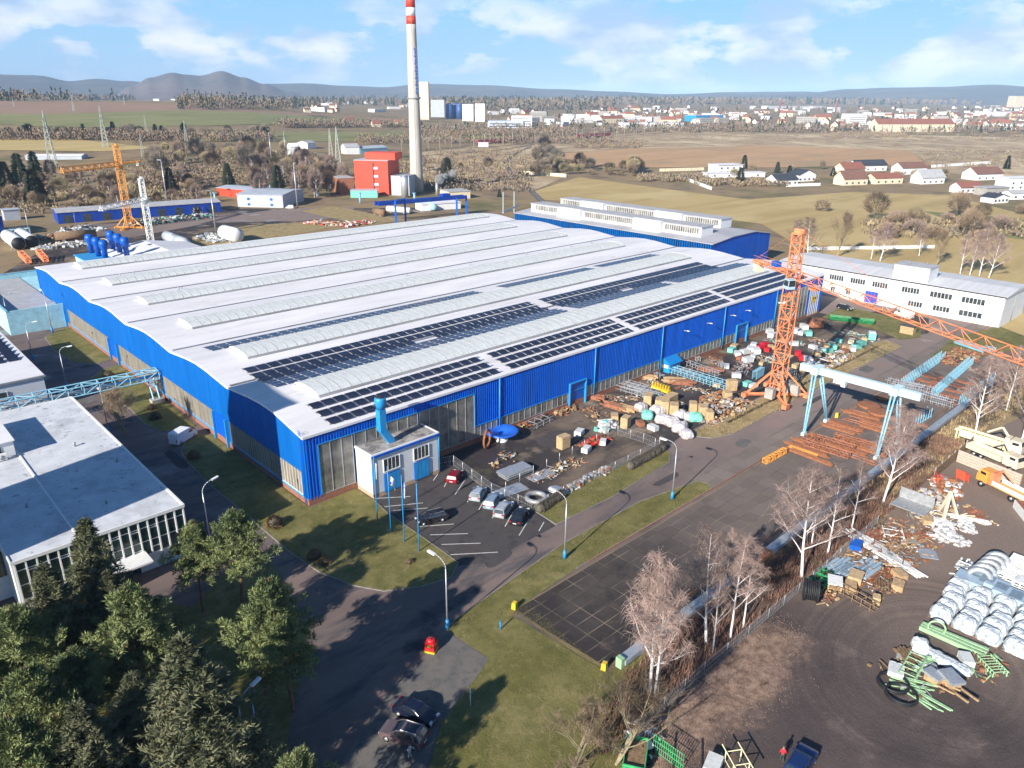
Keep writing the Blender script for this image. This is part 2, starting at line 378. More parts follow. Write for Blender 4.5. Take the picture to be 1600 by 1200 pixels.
def slab_extra(t, c, cur, b):
    cur = by_x(t, c, cur, (.23, .185, .16), 22, 46, 8, .1, .8)
    br = t.nodes.new('ShaderNodeTexBrick'); br.offset = 0; br.inputs['Scale'].default_value = 1; br.inputs['Brick Width'].default_value = 3.05; br.inputs['Row Height'].default_value = 1.95
    br.inputs['Mortar Size'].default_value = .075; br.inputs['Mortar Smooth'].default_value = .6; br.inputs['Color1'].default_value = (1, 1, 1, 1); br.inputs['Color2'].default_value = (.62, .62, .62, 1); br.inputs['Mortar'].default_value = (0, 0, 0, 1); br.inputs['Bias'].default_value = 0
    t.links.new(c.outputs['Object'], br.inputs['Vector'])
    mu = t.nodes.new('ShaderNodeMix'); mu.data_type = 'RGBA'; mu.blend_type = 'MULTIPLY'; mu.inputs[0].default_value = .55; t.links.new(cur, mu.inputs[6]); t.links.new(br.outputs['Color'], mu.inputs[7])
    n = t.nodes.new('ShaderNodeTexNoise'); n.inputs['Scale'].default_value = .22; n.inputs['Detail'].default_value = 5; t.links.new(c.outputs['Object'], n.inputs[0])
    mr = t.nodes.new('ShaderNodeMapRange'); mr.inputs[1].default_value = .40; mr.inputs[2].default_value = .62; mr.inputs[3].default_value = .08; mr.inputs[4].default_value = .9; t.links.new(n.outputs[0], mr.inputs[0])
    mm = t.nodes.new('ShaderNodeMath'); mm.operation = 'MULTIPLY'; t.links.new(br.outputs['Fac'], mm.inputs[0]); t.links.new(mr.outputs[0], mm.inputs[1])
    m2 = t.nodes.new('ShaderNodeMix'); m2.data_type = 'RGBA'; t.links.new(mm.outputs[0], m2.inputs[0]); t.links.new(mu.outputs[2], m2.inputs[6]); m2.inputs[7].default_value = (.27, .22, .15, 1)
    return m2.outputs[2]
gmat('slab_paving', [((.045, .038, .038), 1, 0, 1, None), ((.10, .08, .07), .035, .46, .62, None), ((.045, .042, .045), .3, .52, .66, None), ((.19, .14, .11), .12, .60, .75, None)], bump=.1, bscale=6, extra=slab_extra)
TRACKC = at(1465, 1040)
def track_extra(t, c, cur, b):
    """tyre ruts: a worn loop round the stacked goods"""
    cur = by_x(t, c, cur, (.26, .195, .155), 28, 46, 6, .06, .8)
    s = t.nodes.new('ShaderNodeVectorMath'); s.operation = 'SUBTRACT'; t.links.new(c.outputs['Object'], s.inputs[0]); s.inputs[1].default_value = TRACKC
    sc = t.nodes.new('ShaderNodeVectorMath'); sc.operation = 'MULTIPLY'; t.links.new(s.outputs[0], sc.inputs[0]); sc.inputs[1].default_value = (.86, 1.12, 0)
    ln = t.nodes.new('ShaderNodeVectorMath'); ln.operation = 'LENGTH'; t.links.new(sc.outputs[0], ln.inputs[0])
    n0 = t.nodes.new('ShaderNodeTexNoise'); n0.inputs['Scale'].default_value = .05; t.links.new(c.outputs['Object'], n0.inputs[0])
    ad = t.nodes.new('ShaderNodeMath'); ad.operation = 'MULTIPLY_ADD'; t.links.new(n0.outputs[0], ad.inputs[0]); ad.inputs[1].default_value = 3.0; t.links.new(ln.outputs['Value'], ad.inputs[2])
    cb = t.nodes.new('ShaderNodeCombineXYZ'); t.links.new(ad.outputs[0], cb.inputs[0])
    n = t.nodes.new('ShaderNodeTexNoise'); n.inputs['Scale'].default_value = 1.1; n.inputs['Detail'].default_value = 6; t.links.new(cb.outputs[0], n.inputs[0])
    r = t.nodes.new('ShaderNodeValToRGB'); t.links.new(ln.outputs['Value'], r.inputs[0])
    r.color_ramp.elements[0].position = 0; r.color_ramp.elements[0].color = (0, 0, 0, 1)
    r.color_ramp.elements[1].position = 1; r.color_ramp.elements[1].color = (0, 0, 0, 1)
    mrr = t.nodes.new('ShaderNodeMapRange'); mrr.inputs[1].default_value = 0; mrr.inputs[2].default_value = 30; t.links.new(ln.outputs['Value'], mrr.inputs[0]); t.links.new(mrr.outputs[0], r.inputs[0])
    for p, v in ((.22, 0), (.32, 1), (.50, 1), (.62, 0)):
        e = r.color_ramp.elements.new(p); e.color = (v, v, v, 1)
    mr = t.nodes.new('ShaderNodeMapRange'); mr.inputs[1].default_value = .40; mr.inputs[2].default_value = .60; mr.inputs[3].default_value = .45; mr.inputs[4].default_value = 0; t.links.new(n.outputs[0], mr.inputs[0])
    mm = t.nodes.new('ShaderNodeMath'); mm.operation = 'MULTIPLY'; t.links.new(r.outputs[0], mm.inputs[0]); t.links.new(mr.outputs[0], mm.inputs[1])
    mx = t.nodes.new('ShaderNodeMix'); mx.data_type = 'RGBA'; t.links.new(mm.outputs[0], mx.inputs[0]); t.links.new(cur, mx.inputs[6]); mx.inputs[7].default_value = (.055, .043, .042, 1)
    # weeds creeping in from the fence
    def M_(op, a, b_=None, c_=None):
        k = t.nodes.new('ShaderNodeMath'); k.operation = op
        for i, v in enumerate((a, b_, c_)):
            if v is None: continue
            if isinstance(v, (int, float)): k.inputs[i].default_value = v
            else: t.links.new(v, k.inputs[i])
        return k.outputs[0]
    sx = t.nodes.new('ShaderNodeSeparateXYZ'); t.links.new(c.outputs['Object'], sx.inputs[0])
    nw = t.nodes.new('ShaderNodeTexNoise'); nw.inputs['Scale'].default_value = .16; nw.inputs['Detail'].default_value = 7; nw.inputs['Roughness'].default_value = .7; t.links.new(c.outputs['Object'], nw.inputs[0])
    wob = M_('MULTIPLY_ADD', nw.outputs[0], 16, -8)
    fy = M_('MULTIPLY', M_('ADD', M_('ADD', sx.outputs[1], 69.5), wob), .3); fx = M_('MULTIPLY', M_('SUBTRACT', M_('ADD', wob, 27), sx.outputs[0]), .25)
    for k in (fy, fx): k.node.use_clamp = True
    fac = M_('MULTIPLY', fy, fx)
    nc = t.nodes.new('ShaderNodeTexNoise'); nc.inputs['Scale'].default_value = .9; nc.inputs['Detail'].default_value = 8; nc.inputs['Roughness'].default_value = .75; t.links.new(c.outputs['Object'], nc.inputs[0])
    cr = t.nodes.new('ShaderNodeValToRGB'); t.links.new(nc.outputs[0], cr.inputs[0]); e = cr.color_ramp.elements; e[0].position = .36; e[0].color = (.10, .075, .05, 1); e[1].position = .62; e[1].color = (.36, .26, .19, 1); e2 = e.new(.48); e2.color = (.24, .155, .12, 1)
    m3 = t.nodes.new('ShaderNodeMix'); m3.data_type = 'RGBA'; t.links.new(fac, m3.inputs[0]); t.links.new(mx.outputs[2], m3.inputs[6]); t.links.new(cr.outputs[0], m3.inputs[7])
    return m3.outputs[2]
gmat('dirt', [((.125, .095, .085), 1, 0, 1, None), ((.075, .058, .056), .05, .42, .58, None), ((.22, .165, .14), .16, .56, .72, None), ((.085, .07, .068), .05, .56, .66, None), ((.20, .19, .18), 2.5, .66, .72, None)], bump=.35, bscale=3, extra=track_extra)
gmat('brush_ground', [((.15, .095, .068), 1, 0, 1, None), ((.28, .195, .12), .07, .50, .66, None), ((.075, .05, .036), .3, .48, .66, None), ((.30, .18, .13), .7, .56, .75, None), ((.12, .115, .045), .1, .60, .70, None)], bump=.9, bscale=3.5)
gmat('brush_ground_pale', [((.36, .26, .14), 1, 0, 1, None), ((.22, .15, .09), .09, .46, .62, None), ((.45, .35, .20), .5, .52, .7, None), ((.14, .10, .06), .6, .58, .75, None)], bump=.9, bscale=3.5)
def field(name, c1, c2, c3=None, st=(.08, 1, 1), sc=.06):
    return gmat(name, [(c1, 1, 0, 1, None), (c2, sc, .40, .62, st), (c3 or c2, .012, .5, .65, None)], bump=.1, bscale=.6)
field('field_tan', (.50, .37, .165), (.40, .29, .12), (.55, .43, .21))
field('field_ochre', (.52, .40, .17), (.44, .33, .14))
field('field_green', (.22, .22, .085), (.27, .255, .11), (.19, .195, .075))
field('field_brown', (.33, .215, .15), (.28, .18, .125))
field('field_plough', (.52, .32, .17), (.44, .27, .14), (.38, .26, .15))
field('scrub', (.48, .36, .22), (.28, .20, .12), (.62, .49, .31), st=(1, 1, 1), sc=.05)
field('wood_floor', (.085, .06, .042), (.13, .095, .06), (.06, .045, .03), st=(1, 1, 1), sc=.08)
# the land: one sheet, graded grid seen from the camera's side, out to the horizon
deps = [-200, -120, -60]; d_ = 0.0
while d_ < 400: deps.append(d_); d_ += 50
while d_ < 2600: deps.append(d_); d_ += 25
while d_ < 15000: deps.append(d_); d_ *= 1.08
slopes = [i/26.0 for i in range(-34, 35)]
tb = MB(); vs = []
for i, d in enumerate(deps):
    for s in slopes:
        w = max(d, 250)*s*1.15
        p = Vector((CAM.x, CAM.y, 0))+FWD*d+RGT*w; vs.append((p.x, p.y, terrain(p.x, p.y)))
K = len(slopes)
tb.add(vs, [(i*K+j, i*K+j+1, (i+1)*K+j+1, (i+1)*K+j) for i in range(len(deps)-1) for j in range(K-1)], True)
g = struct(tb.build('ground', MATS['dry_ground']))
# site surfaces (world metres)
struct(MB().prism([(-60, -75), (5.7, -55), (5.7, -39.5), (189, -39.5), (192, -46), (225, -46), (225, 18), (186, 30), (170, 30), (170, 2), (0, 2), (0, 175), (-60, 175)], -.03, .02).build('asphalt_road', MATS['asphalt']))
sheet('concrete_apron', [(51, -38.8), (190, -38.8), (190, -34.6), (51, -34.6)], .027, gmat('slab_pale', [((.27, .23, .20), 1, 0, 1, None), ((.20, .17, .15), .25, .45, .62, None), ((.33, .28, .23), .08, .5, .65, None)], bump=.08, bscale=6, extra=slab_extra), True)
yard = sheet('works_yard', [(33.5, -.1), (168, -.1), (168, -6), (186, -12), (186, -24.4), (170, -30), (153, -23), (66, -23.3), (60, -24.3), (24.6, -24), (22.5, -12), (21.6, -.1)], .026, MATS['yard_paving'], True)
sheet('car_park', [(583, 782), (686, 737), (700, 716), (750, 760), (835, 797), (868, 822), (760, 880), (716, 884), (700, 862), (655, 838), (608, 802)], .030, MATS['asphalt_dark'])
sheet('slab_yard', [(5.9, -39.7), (196, -39.7), (196, -53.6), (6.6, -53.6)], .03, MATS['slab_paving'], True)
GL = [(484, 794), (555, 764), (583, 781), (605, 802), (640, 826), (700, 868), (716, 880), (705, 903), (660, 917), (600, 924), (550, 915), (500, 895), (455, 865), (420, 835), (380, 800), (330, 760), (295, 725), (283, 706), (290, 690), (315, 677), (335, 683)]
sheet('lawn', GL, .10, MATS['grass']); kerb('lawn_kerb', GL[2:19], closed=False)
G2 = [(306, 666), (187, 569), (160, 578), (142, 592), (165, 615), (205, 640), (225, 662), (250, 674), (280, 673)]
sheet('lawn', G2, .10, MATS['grass']); kerb('lawn_kerb', G2[1:], closed=False)
G3 = [(175, 562), (155, 568), (140, 570), (112, 565), (87, 550), (70, 527), (100, 513), (110, 512)]
sheet('lawn', G3, .10, MATS['grass']); kerb('lawn_kerb', G3[:-1], closed=False)
VA = [(831, 796), (850, 782), (875, 766), (980, 722), (1037, 700), (1046, 708), (1046, 722), (960, 775), (869, 820)]
sheet('grass_verge', VA, .11, MATS['grass']); kerb('verge_kerb', VA)
VB = [(699, 985), (712, 968), (800, 906), (880, 850), (1000, 784), (1090, 752), (1107, 757), (1112, 764), (1000, 829), (900, 889), (806, 952), (801, 963), (950, 1052), (1004, 1018), (1030, 1010), (1005, 1075), (985, 1200), (960, 1240), (660, 1240), (690, 1130), (742, 1062), (764, 1030)]
sheet('grass_verge', VB, .07, MATS['grass']); kerb('verge_kerb', VB[:10], closed=False)
VC = [(64.9, -24), (150, -23.4), (155, -25), (152, -30), (116, -28.9), (72, -29.6), (67.5, -28)]
sheet('dry_verge', VC, .10, MATS['dry_grass'], True); kerb('verge_kerb', VC, world=True)
sheet('dry_verge', [(76, -25.7), (148, -25.2), (148, -25.9), (76, -26.5)], .108, MATS['wood_floor'], True)
VD = [(168.5, -.5), (186, 1), (188, -44), (206, -42), (215, -60), (178, -44), (172, -24), (170, -8)]
sheet('grass_verge', [(1283, 497), (1318, 478), (1440, 507), (1438, 528), (1405, 531), (1380, 520), (1330, 505)], .10, MATS['grass'])
sheet('grass_verge', [(1452, 560), (1490, 528), (1600, 500), (1600, 545), (1520, 560), (1480, 556)], .09, MATS['grass'])
sheet('parking_apron', [(676, 1000), (700, 990), (764, 1030), (742, 1062), (690, 1130), (650, 1240), (505, 1240), (560, 1150), (600, 1090)], .05, MATS['asphalt_pale'])
sheet('lawn', [(300, 950), (395, 850), (440, 900), (470, 990), (470, 1060), (450, 1150), (440, 1240), (-300, 1300), (-250, 1000), (40, 960), (200, 930)], .09, MATS['grass'])
sheet('brush_strip', [(6.0, -54), (260, -54), (300, -90), (240, -75), (120, -61.6), (-8, -61.8), (-10, -72), (-4, -60)], .035, MATS['brush_ground'], True)
sheet('brush_strip', [(70, -55.6), (230, -55.6), (260, -85), (200, -78), (112, -61.8), (84, -61.5), (66, -59)], .041, MATS['brush_ground_pale'], True, k=1)
sheet('dirt_yard', [(-12, -75), (-6, -61.55), (104, -61.55), (175, -72), (205, -100), (120, -140), (-40, -140), (-20, -90)], .045, MATS['dirt'], True)
# fields beyond the site
sheet('field', [(830, 300), (905, 277), (985, 288), (1075, 300), (1170, 312), (1330, 300), (1480, 305), (1640, 345), (1640, 540), (1480, 480), (1290, 410), (1190, 350), (960, 320), (850, 312)], .12, MATS['field_tan'], far=True)
sheet('field', [(870, 240), (1000, 232), (1200, 228), (1420, 235), (1450, 258), (1200, 262), (1000, 262), (900, 258)], .25, MATS['field_plough'], far=True)
sheet('field', [(-80, 158), (130, 160), (400, 173), (560, 182), (640, 188), (640, 192), (400, 176), (180, 176), (60, 179), (-80, 176)], .5, MATS['field_brown'], far=True)
sheet('field', [(-80, 176), (60, 179), (180, 175.5), (400, 176), (560, 184), (640, 192), (640, 197), (450, 194), (330, 197), (200, 200), (60, 198), (-80, 188)], .5, MATS['field_green'], far=True)
sheet('field', [(-80, 212), (100, 216), (250, 232), (160, 237), (-80, 234)], .35, MATS['field_ochre'], far=True)
sheet('field', [(230, 211), (420, 207), (640, 205), (860, 207), (860, 213), (700, 218), (560, 221), (420, 222), (300, 222)], .35, MATS['field_green'], far=True)
sheet('field', [(1440, 330), (1640, 345), (1640, 380), (1560, 370)], .16, MATS['field_green'], far=True)
sheet('wasteland', [(640, 240), (830, 218), (1040, 205), (1250, 208), (1640, 215), (1640, 290), (1420, 262), (1450, 255), (1420, 236), (1190, 229), (870, 238), (830, 262), (880, 278), (830, 300), (700, 285), (640, 270)], .15, MATS['scrub'], far=True)
sheet('works_yard', [(0, 430), (60, 395), (150, 350), (330, 330), (600, 305), (720, 325), (560, 345), (380, 378), (120, 400), (0, 480)], .03, MATS['yard_paving'])
sheet('access_road', [(75, 385), (120, 352), (250, 345), (460, 325), (560, 322), (530, 340), (470, 345), (330, 348), (200, 372)], .05, MATS['asphalt'])
sheet('grass_verge', [(470, 330), (520, 322), (640, 345), (560, 350)], .07, MATS['dry_grass'])
sheet('grass_verge', [(300, 370), (390, 352), (520, 345), (560, 348), (380, 380), (300, 392)], .06, MATS['dry_grass'])

def stain(m, col, lo, hi, amt, sc=.8, st=(1, 1, 1)):
    t = m.node_tree; b = t.nodes['Principled BSDF']; src = b.inputs['Base Color'].links[0].from_socket
    c = t.nodes.new('ShaderNodeTexCoord'); mp = t.nodes.new('ShaderNodeMapping'); mp.inputs['Scale'].default_value = st; t.links.new(c.outputs['Object'], mp.inputs[0]); n = t.nodes.new('ShaderNodeTexNoise'); n.inputs['Scale'].default_value = sc; n.inputs['Detail'].default_value = 7; n.inputs['Roughness'].default_value = .75; t.links.new(mp.outputs[0], n.inputs[0])
    mr = t.nodes.new('ShaderNodeMapRange'); mr.inputs[1].default_value = lo; mr.inputs[2].default_value = hi; mr.inputs[4].default_value = amt; t.links.new(n.outputs[0], mr.inputs[0])
    mx = t.nodes.new('ShaderNodeMix'); mx.data_type = 'RGBA'; t.links.new(mr.outputs[0], mx.inputs[0]); t.links.new(src, mx.inputs[6]); mx.inputs[7].default_value = (*col, 1); t.links.new(mx.outputs[2], b.inputs['Base Color'])
stain(MATS['roof_white'], (.42, .40, .39), .56, .70, .5, .25, (.35, 1.6, 1)); stain(MATS['roof_white'], (.2, .19, .18), .66, .72, .6, 1.2)
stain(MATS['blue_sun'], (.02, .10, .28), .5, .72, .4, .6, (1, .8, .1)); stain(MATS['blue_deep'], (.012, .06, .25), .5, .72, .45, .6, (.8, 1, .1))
stain(MATS['skylight_grp'], (.38, .37, .30), .55, .70, .55, .5, (1.5, .4, 1)); stain(MATS['white_wall'], (.50, .47, .42), .56, .74, .35, .4, (1, 1, .15))
# ------------------------------------------------------------------ the great hall
HX, HY, BAY = 167.3, 156.0, 26.0
def roofz(y):
    k = min(5, int(max(0, y)//BAY)); u = y-k*BAY; v0 = 11.7 if k == 0 else 12.35
    pts = [(0, v0), (8.5, 13.2), (13, 13.4), (17.5, 13.2), (26, 12.35)]
    for (a, b), (c, d) in zip(pts, pts[1:]):
        if u <= c+1e-6: return b+(d-b)*(u-a)/(c-a)
    return 12.35
RY = sorted(set([k*BAY+u for k in range(6) for u in (0, 8.5, 13, 17.5, 26)]))
hall = thing('factory_hall', 'vast factory hall with white multi-ridge roof, blue ribbed walls and rooftop solar panels', 'factory hall')
def ribbed(b, axis, u0, u1, z0, z1fn, pos, out, step=.5, dep=.07):
    """trapezoid sheet cladding between u0 and u1 with its own relief"""
    n = max(1, round((u1-u0)/step)); st = (u1-u0)/n; pts = []
    for i in range(n):
        a = u0+i*st
        pts += [(a, 0), (a+st*.45, 0), (a+st*.55, dep), (a+st*.9, dep)]
    pts.append((u1, 0)); vs = []
    for u, d in pts:
        o = pos+out*d
        for z in (z0, z1fn(u)): vs.append((u, o, z) if axis == 'Y' else (o, u, z))
    k = len(pts); fl = (axis == 'Y') == (out < 0)
    b.add(vs, [(2*i, 2*i+2, 2*i+3, 2*i+1) if fl else (2*i, 2*i+1, 2*i+3, 2*i+2) for i in range(k-1)])
b = MB(); prof = [(y, roofz(y)) for y in RY]
for (y0, z0), (y1, z1) in zip(prof, prof[1:]):
    b.add([(-.25, y0, z0), (HX+.25, y0, z0), (HX+.25, y1, z1), (-.25, y1, z1), (-.25, y0, z0-.35), (HX+.25, y0, z0-.35), (HX+.25, y1, z1-.35), (-.25, y1, z1-.35)], [(0, 1, 2, 3), (7, 6, 5, 4), (0, 3, 7, 4), (1, 5, 6, 2)])
b.bx(-.25, HX+.25, -.28, -.003, 11.35, 11.72)
b.build('roof', MATS['roof_white'], hall)
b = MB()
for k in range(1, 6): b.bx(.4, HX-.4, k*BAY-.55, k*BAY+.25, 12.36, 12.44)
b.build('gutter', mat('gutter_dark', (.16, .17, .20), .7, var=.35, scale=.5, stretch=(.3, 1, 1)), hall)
# inner core wall, so the hall is solid behind its cladding
core = MB(); core.wallpoly([(y, z-.36) for y, z in prof]+[(HY, .05), (0, .05)], 'X', .12, .3); core.wallpoly([(y, z-.36) for y, z in prof]+[(HY, .05), (0, .05)], 'X', HX-.42, .3)
core.bx(.12, HX-.12, .12, .42, .05, 11.3); core.bx(.12, HX-.12, HY-.42, HY-.12, .05, 11.9)
core.build('inner_wall', MATS['blue_paint'], hall)
b = MB(); b.bx(-.02, HX+.02, -.06, .1, 0, 1.25); b.bx(-.06, -.021, -.06, HY, 0, 1.15); b.build('plinth', MATS['brick_plinth'], hall)
# south wall cladding (faces -Y)
b = MB(); cut = lambda z: (lambda u: z)
for x0, x1, z0, z1 in ((.0, 2.2, .9, 11.35), (2.2, 33.4, 9.8, 11.35), (33.4, 58.4, 3.5, 11.35), (58.4, 63.4, 5.0, 11.35), (63.4, 120.9, 3.5, 11.35), (120.9, 126.3, 5.0, 11.35), (126.3, 140.2, 3.3, 11.35), (140.2, HX, 9.9, 11.35), (158.6, 159.4, .9, 9.9), (166.5, HX, .9, 9.9)):
    ribbed(b, 'Y', x0, x1, z0, cut(z1), -.02, -1)
b.build('wall_cladding', MATS['blue_deep'], hall)
b = MB()
for x0, x1, z0, z1 in ((33.3, 33.5, 3.4, 9.9), (2.1, 2.3, 1.2, 9.8)): b.bx(x0, x1, -.16, -.04, z0, z1)
b.bx(2.2, 33.4, -.16, -.04, 9.7, 9.83); b.bx(33.4, 140, -.15, -.04, 3.38, 3.5)
b.build('trim', MATS['blue_light'], hall)
def glazing(x0, x1, z0, z1, step, name='window'):
    w = MB(); w.bx(x0, x1, -.03, .02, z0, z1); o = w.build(name, MATS['grey_glass'], hall)
    f = MB(); n = max(1, round((x1-x0)/step))
    for i in range(n+1):
        x = x0+(x1-x0)*i/n; f.bx(x-.045, x+.045, -.10, -.032, z0, z1)
    f.bx(x0, x1, -.09, -.033, z0-.08, z0+.02); f.bx(x0, x1, -.09, -.033, z1-.06, z1); f.build('frame', MATS['galvanised'], o)
    return o
glazing(2.3, 8.2, 1.25, 9.75, 1.95); glazing(8.6, 20.9, 7.6, 9.75, 1.95); glazing(21.3, 33.3, 1.25, 9.75, 1.95)
glazing(33.5, 38.8, 1.25, 3.4, 1.2)
for x0, x1 in ((39.9, 58.2), (63.8, 88.6), (89.6, 114.2), (115.3, 120.6), (126.6, 139.8)): glazing(x0, x1, 1.25, 3.4, 1.55)
glazing(140.9, 158.4, 1.0, 9.8, 1.9)
for x in (39.35, 66.0, 89.1, 114.8, 140.3): b = MB(); b.tube((x, -.22, .3), (x, -.22, 11.4), .13); b.build('downpipe', MATS['blue_light'], hall)
for x0, x1, h in ((58.6, 63.2, 4.9), (121.2, 126.1, 4.9)):
    b = MB(); b.bx(x0, x1, -.02, .1, .05, h); d = b.build('gate', MATS['blue_paint'], hall)
    f = MB(); f.bx(x0-.25, x0, -.45, .02, 0, h+.25); f.bx(x1, x1+.25, -.45, .02, 0, h+.25); f.bx(x0-.25, x1+.25, -.45, .02, h+.25, h+.45); f.build('gate_frame', MATS['blue_light'], d)
# striped sliding gate by the far corner
b = MB(); b.bx(159.4, 166.4, -.05, .02, .3, 8.9); g_ = b.build('gate', MATS['blue_paint'], hall); b = MB()
for i in range(6): b.bx(160+i*1.1, 160.45+i*1.1, -.1, -.052, .5, 8.8)
b.build('white_stripe', MATS['white_paint'], g_)
b = MB(); b.bx(162.0, 163.9, -.14, -.102, 4.0, 5.6); b.bx(161.6, 162.6, -.14, -.102, 5.0, 6.2); b.bx(163.3, 164.3, -.14, -.102, 5.0, 6.2); b.build('emblem', MATS['yellow_paint'], g_)
b = MB(); b.bx(33.5, 140, -.9, -.75, .05, .12)
# west wall (faces -X)
b = MB()
segs = [(0, 1.5), (8.4, 27.2), (34.5, 41.2), (59.0, 59.6)]
wins = [(1.7, 8.3), (8.7, 27.3), (34.6, 58.9), (60.5, 86.6), (94.4, 128.2)]
holes = [(1.7, 8.3), (8.7, 27.3), (28.2, 34.0), (34.6, 58.9), (60.5, 86.6), (87.3, 93.9), (94.4, 128.2)]
def topz(u): return roofz(u)-.36
edges = sorted(set([0, HY]+[e for h in holes for e in h]+[k*BAY for k in range(7)]+[k*BAY+8.5 for k in range(6)]+[k*BAY+17.5 for k in range(6)]+[k*BAY+13 for k in range(6)]))
for a, c in zip(edges, edges[1:]):
    mid = (a+c)/2; z0 = 5.35 if any(h[0] < mid < h[1] for h in holes) else 1.15
    ribbed(b, 'X', a, c, z0, topz, .0, -1, step=.52, dep=.06)
b.build('wall_cladding', MATS['blue_sun'], hall)
pale_glass = mat('pale_glazing', (.24, .215, .17), .45, var=.3, scale=.5, spec=.4, stretch=(1, 1.5, .4))
for y0, y1 in wins:
    w = MB(); w.bx(-.02, .06, y0, y1, 1.35, 5.3); o = w.build('window', pale_glass, hall); f = MB(); n = round((y1-y0)/.95)
    for i in range(n+1):
        y = y0+(y1-y0)*i/n; f.bx(-.07, -.022, y-.035, y+.035, 1.35, 5.3)
    f.bx(-.09, -.022, y0, y1, 1.12, 1.38); f.build('frame', MATS['galvanised'] if y0 > 1.8 else MATS['white_paint'], o)
b = MB(); b.bx(-.16, -.062, 0, 28, 1.0, 1.28); b.bx(-.16, -.062, 34.5, 87, 1.0, 1.28); b.bx(-.16, -.062, 94, 128, 1.0, 1.28); b.build('sill', MATS['blue_light'], hall)
for y0, y1 in ((28.6, 33.6), (87.8, 93.4), (131, 136), (138, 143.5)):
    b = MB(); b.bx(-.05, .05, y0, y1, .05, 5.3 if y0 < 100 else 4.8); d = b.build('gate', MATS['blue_deep'] if y0 < 100 else MATS['white_wall'], hall)
    f = MB(); f.bx(-.5, .0, y0-.35, y0, 0, 5.4); f.bx(-.5, .0, y1, y1+.35, 0, 5.4); f.build('gate_frame', MATS['blue_light'], d)
b = MB(); b.path([(-.25, .35, .2), (-.25, .35, 12.6)], .05); b.path([(-.25, .85, .2), (-.25, .85, 12.6)], .05)
for i in range(30): b.tube((-.25, .35, .6+i*.4), (-.25, .85, .6+i*.4), .03, n=4)
b.build('ladder', MATS['blue_deep'], hall)
# east and north walls
b = MB(); ribbed(b, 'X', 0, HY, 1.1, topz, HX, 1, step=1.0); ribbed(b, 'Y', 0, HX, 1.1, lambda u: 11.9, HY, 1, step=1.0); b.build('wall_cladding', MATS['blue_deep'], hall)
# barrel skylights
def skylight(x0, x1, y0, y1, zb):
    b = MB(); n = 9; cy = (y0+y1)/2; hw = (y1-y0)/2; rise = .72; vs = []; xs = []; x = x0
    while x < x1-.01: xs.append(x); x += 2.05
    xs.append(x1)
    def P(x, t, e=0): a = PI*(t/(n-1)); return (x, cy-hw*math.cos(a)*(1+e*.01), zb+.35+(rise+e)*math.sin(a))
    for x in xs:
        for t in range(n): vs.append(P(x, t))
    b.add(vs, [(i*n+j, (i+1)*n+j, (i+1)*n+j+1, i*n+j+1) for i in range(len(xs)-1) for j in range(n-1)])
    o = b.build('skylight', MATS['skylight_grp'], hall)
    f = MB()
    for x in xs[1:-1]:
        for t in range(n-1):
            a, c = Vector(P(x, t, .03)), Vector(P(x, t+1, .03)); f.bar(a, c, .09)
    f.build('rib', mat('rib_grey', (.36, .37, .35), .7), o)
    e = MB()
    for x, d in ((x0, -.12), (x1, .12)):
        e.wallpoly([(P(x, t, .02)[1], P(x, t, .05)[2]) for t in range(n)], 'X', x if d > 0 else x-.12, .12)
    e.build('end_panel', MATS['white_paint'] if x0 < 100 else MATS['white_paint'], o)
    c_ = MB(); c_.bx(x0-.1, x1+.1, y0-.5, y0-.02, zb-.5, zb+.30); c_.bx(x0-.1, x1+.1, y1+.02, y1+.22, zb-.2, zb+.42); c_.build('upstand', mat('upstand_grey', (.33, .33, .34), .8, var=.25, scale=.4, stretch=(.3, 1, 1)), o)
for k in range(6): skylight(8.0, 151.0 if k < 5 else 160, k*BAY+9.2, k*BAY+16.9, 13.15)
# solar panels: rows of modules on low frames
pan = MB(); pan.box((0, 0, 0), (1.02, 1.62, .04)); SOLAR = []
def array(x0, x1, ys, tilt, dep, first=0, skip=()):
    """one block of rows; the modules of the front block are objects, others one mesh"""
    fr = MB(); rest = MB(); nmod = int((x1-x0)/1.10); gx = 0
    for r, y in enumerate(ys):
        z = roofz(y)+.12+math.sin(tilt)*dep/2
        dz = math.sin(tilt)*dep/2; dy = math.cos(tilt)*dep/2
        fr.bx(x0, x1, y+dy+.02, y+dy+max(.3, (ys[1]-ys[0])-dep-.06), roofz(y+dy)+.03, roofz(y+dy)+.06)
        for s in (-1, 1): fr.bx(x0, x1, y+s*dy*.7-.04, y+s*dy*.7+.04, roofz(y)-.02, z+s*dz*.7-.05)
        for i in range(nmod):
            cx = x0+.55+i*1.1
            if any(a <= cx <= c and r == rr for a, c, rr in skip): continue
            gap = -.09 if i % 2 else .09
            (SOLAR if first else [None]).append((cx+gap, y, z, tilt, dep)) if first and len(SOLAR) < 100 else rest.box((cx+gap, y, z), (.90, dep, .045), rx=tilt)
    return fr, rest
frames = MB(); rests = MB()
def merge(dst, src): dst.add(src.v, src.f)
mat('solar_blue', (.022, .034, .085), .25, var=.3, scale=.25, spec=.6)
T = math.radians(9)
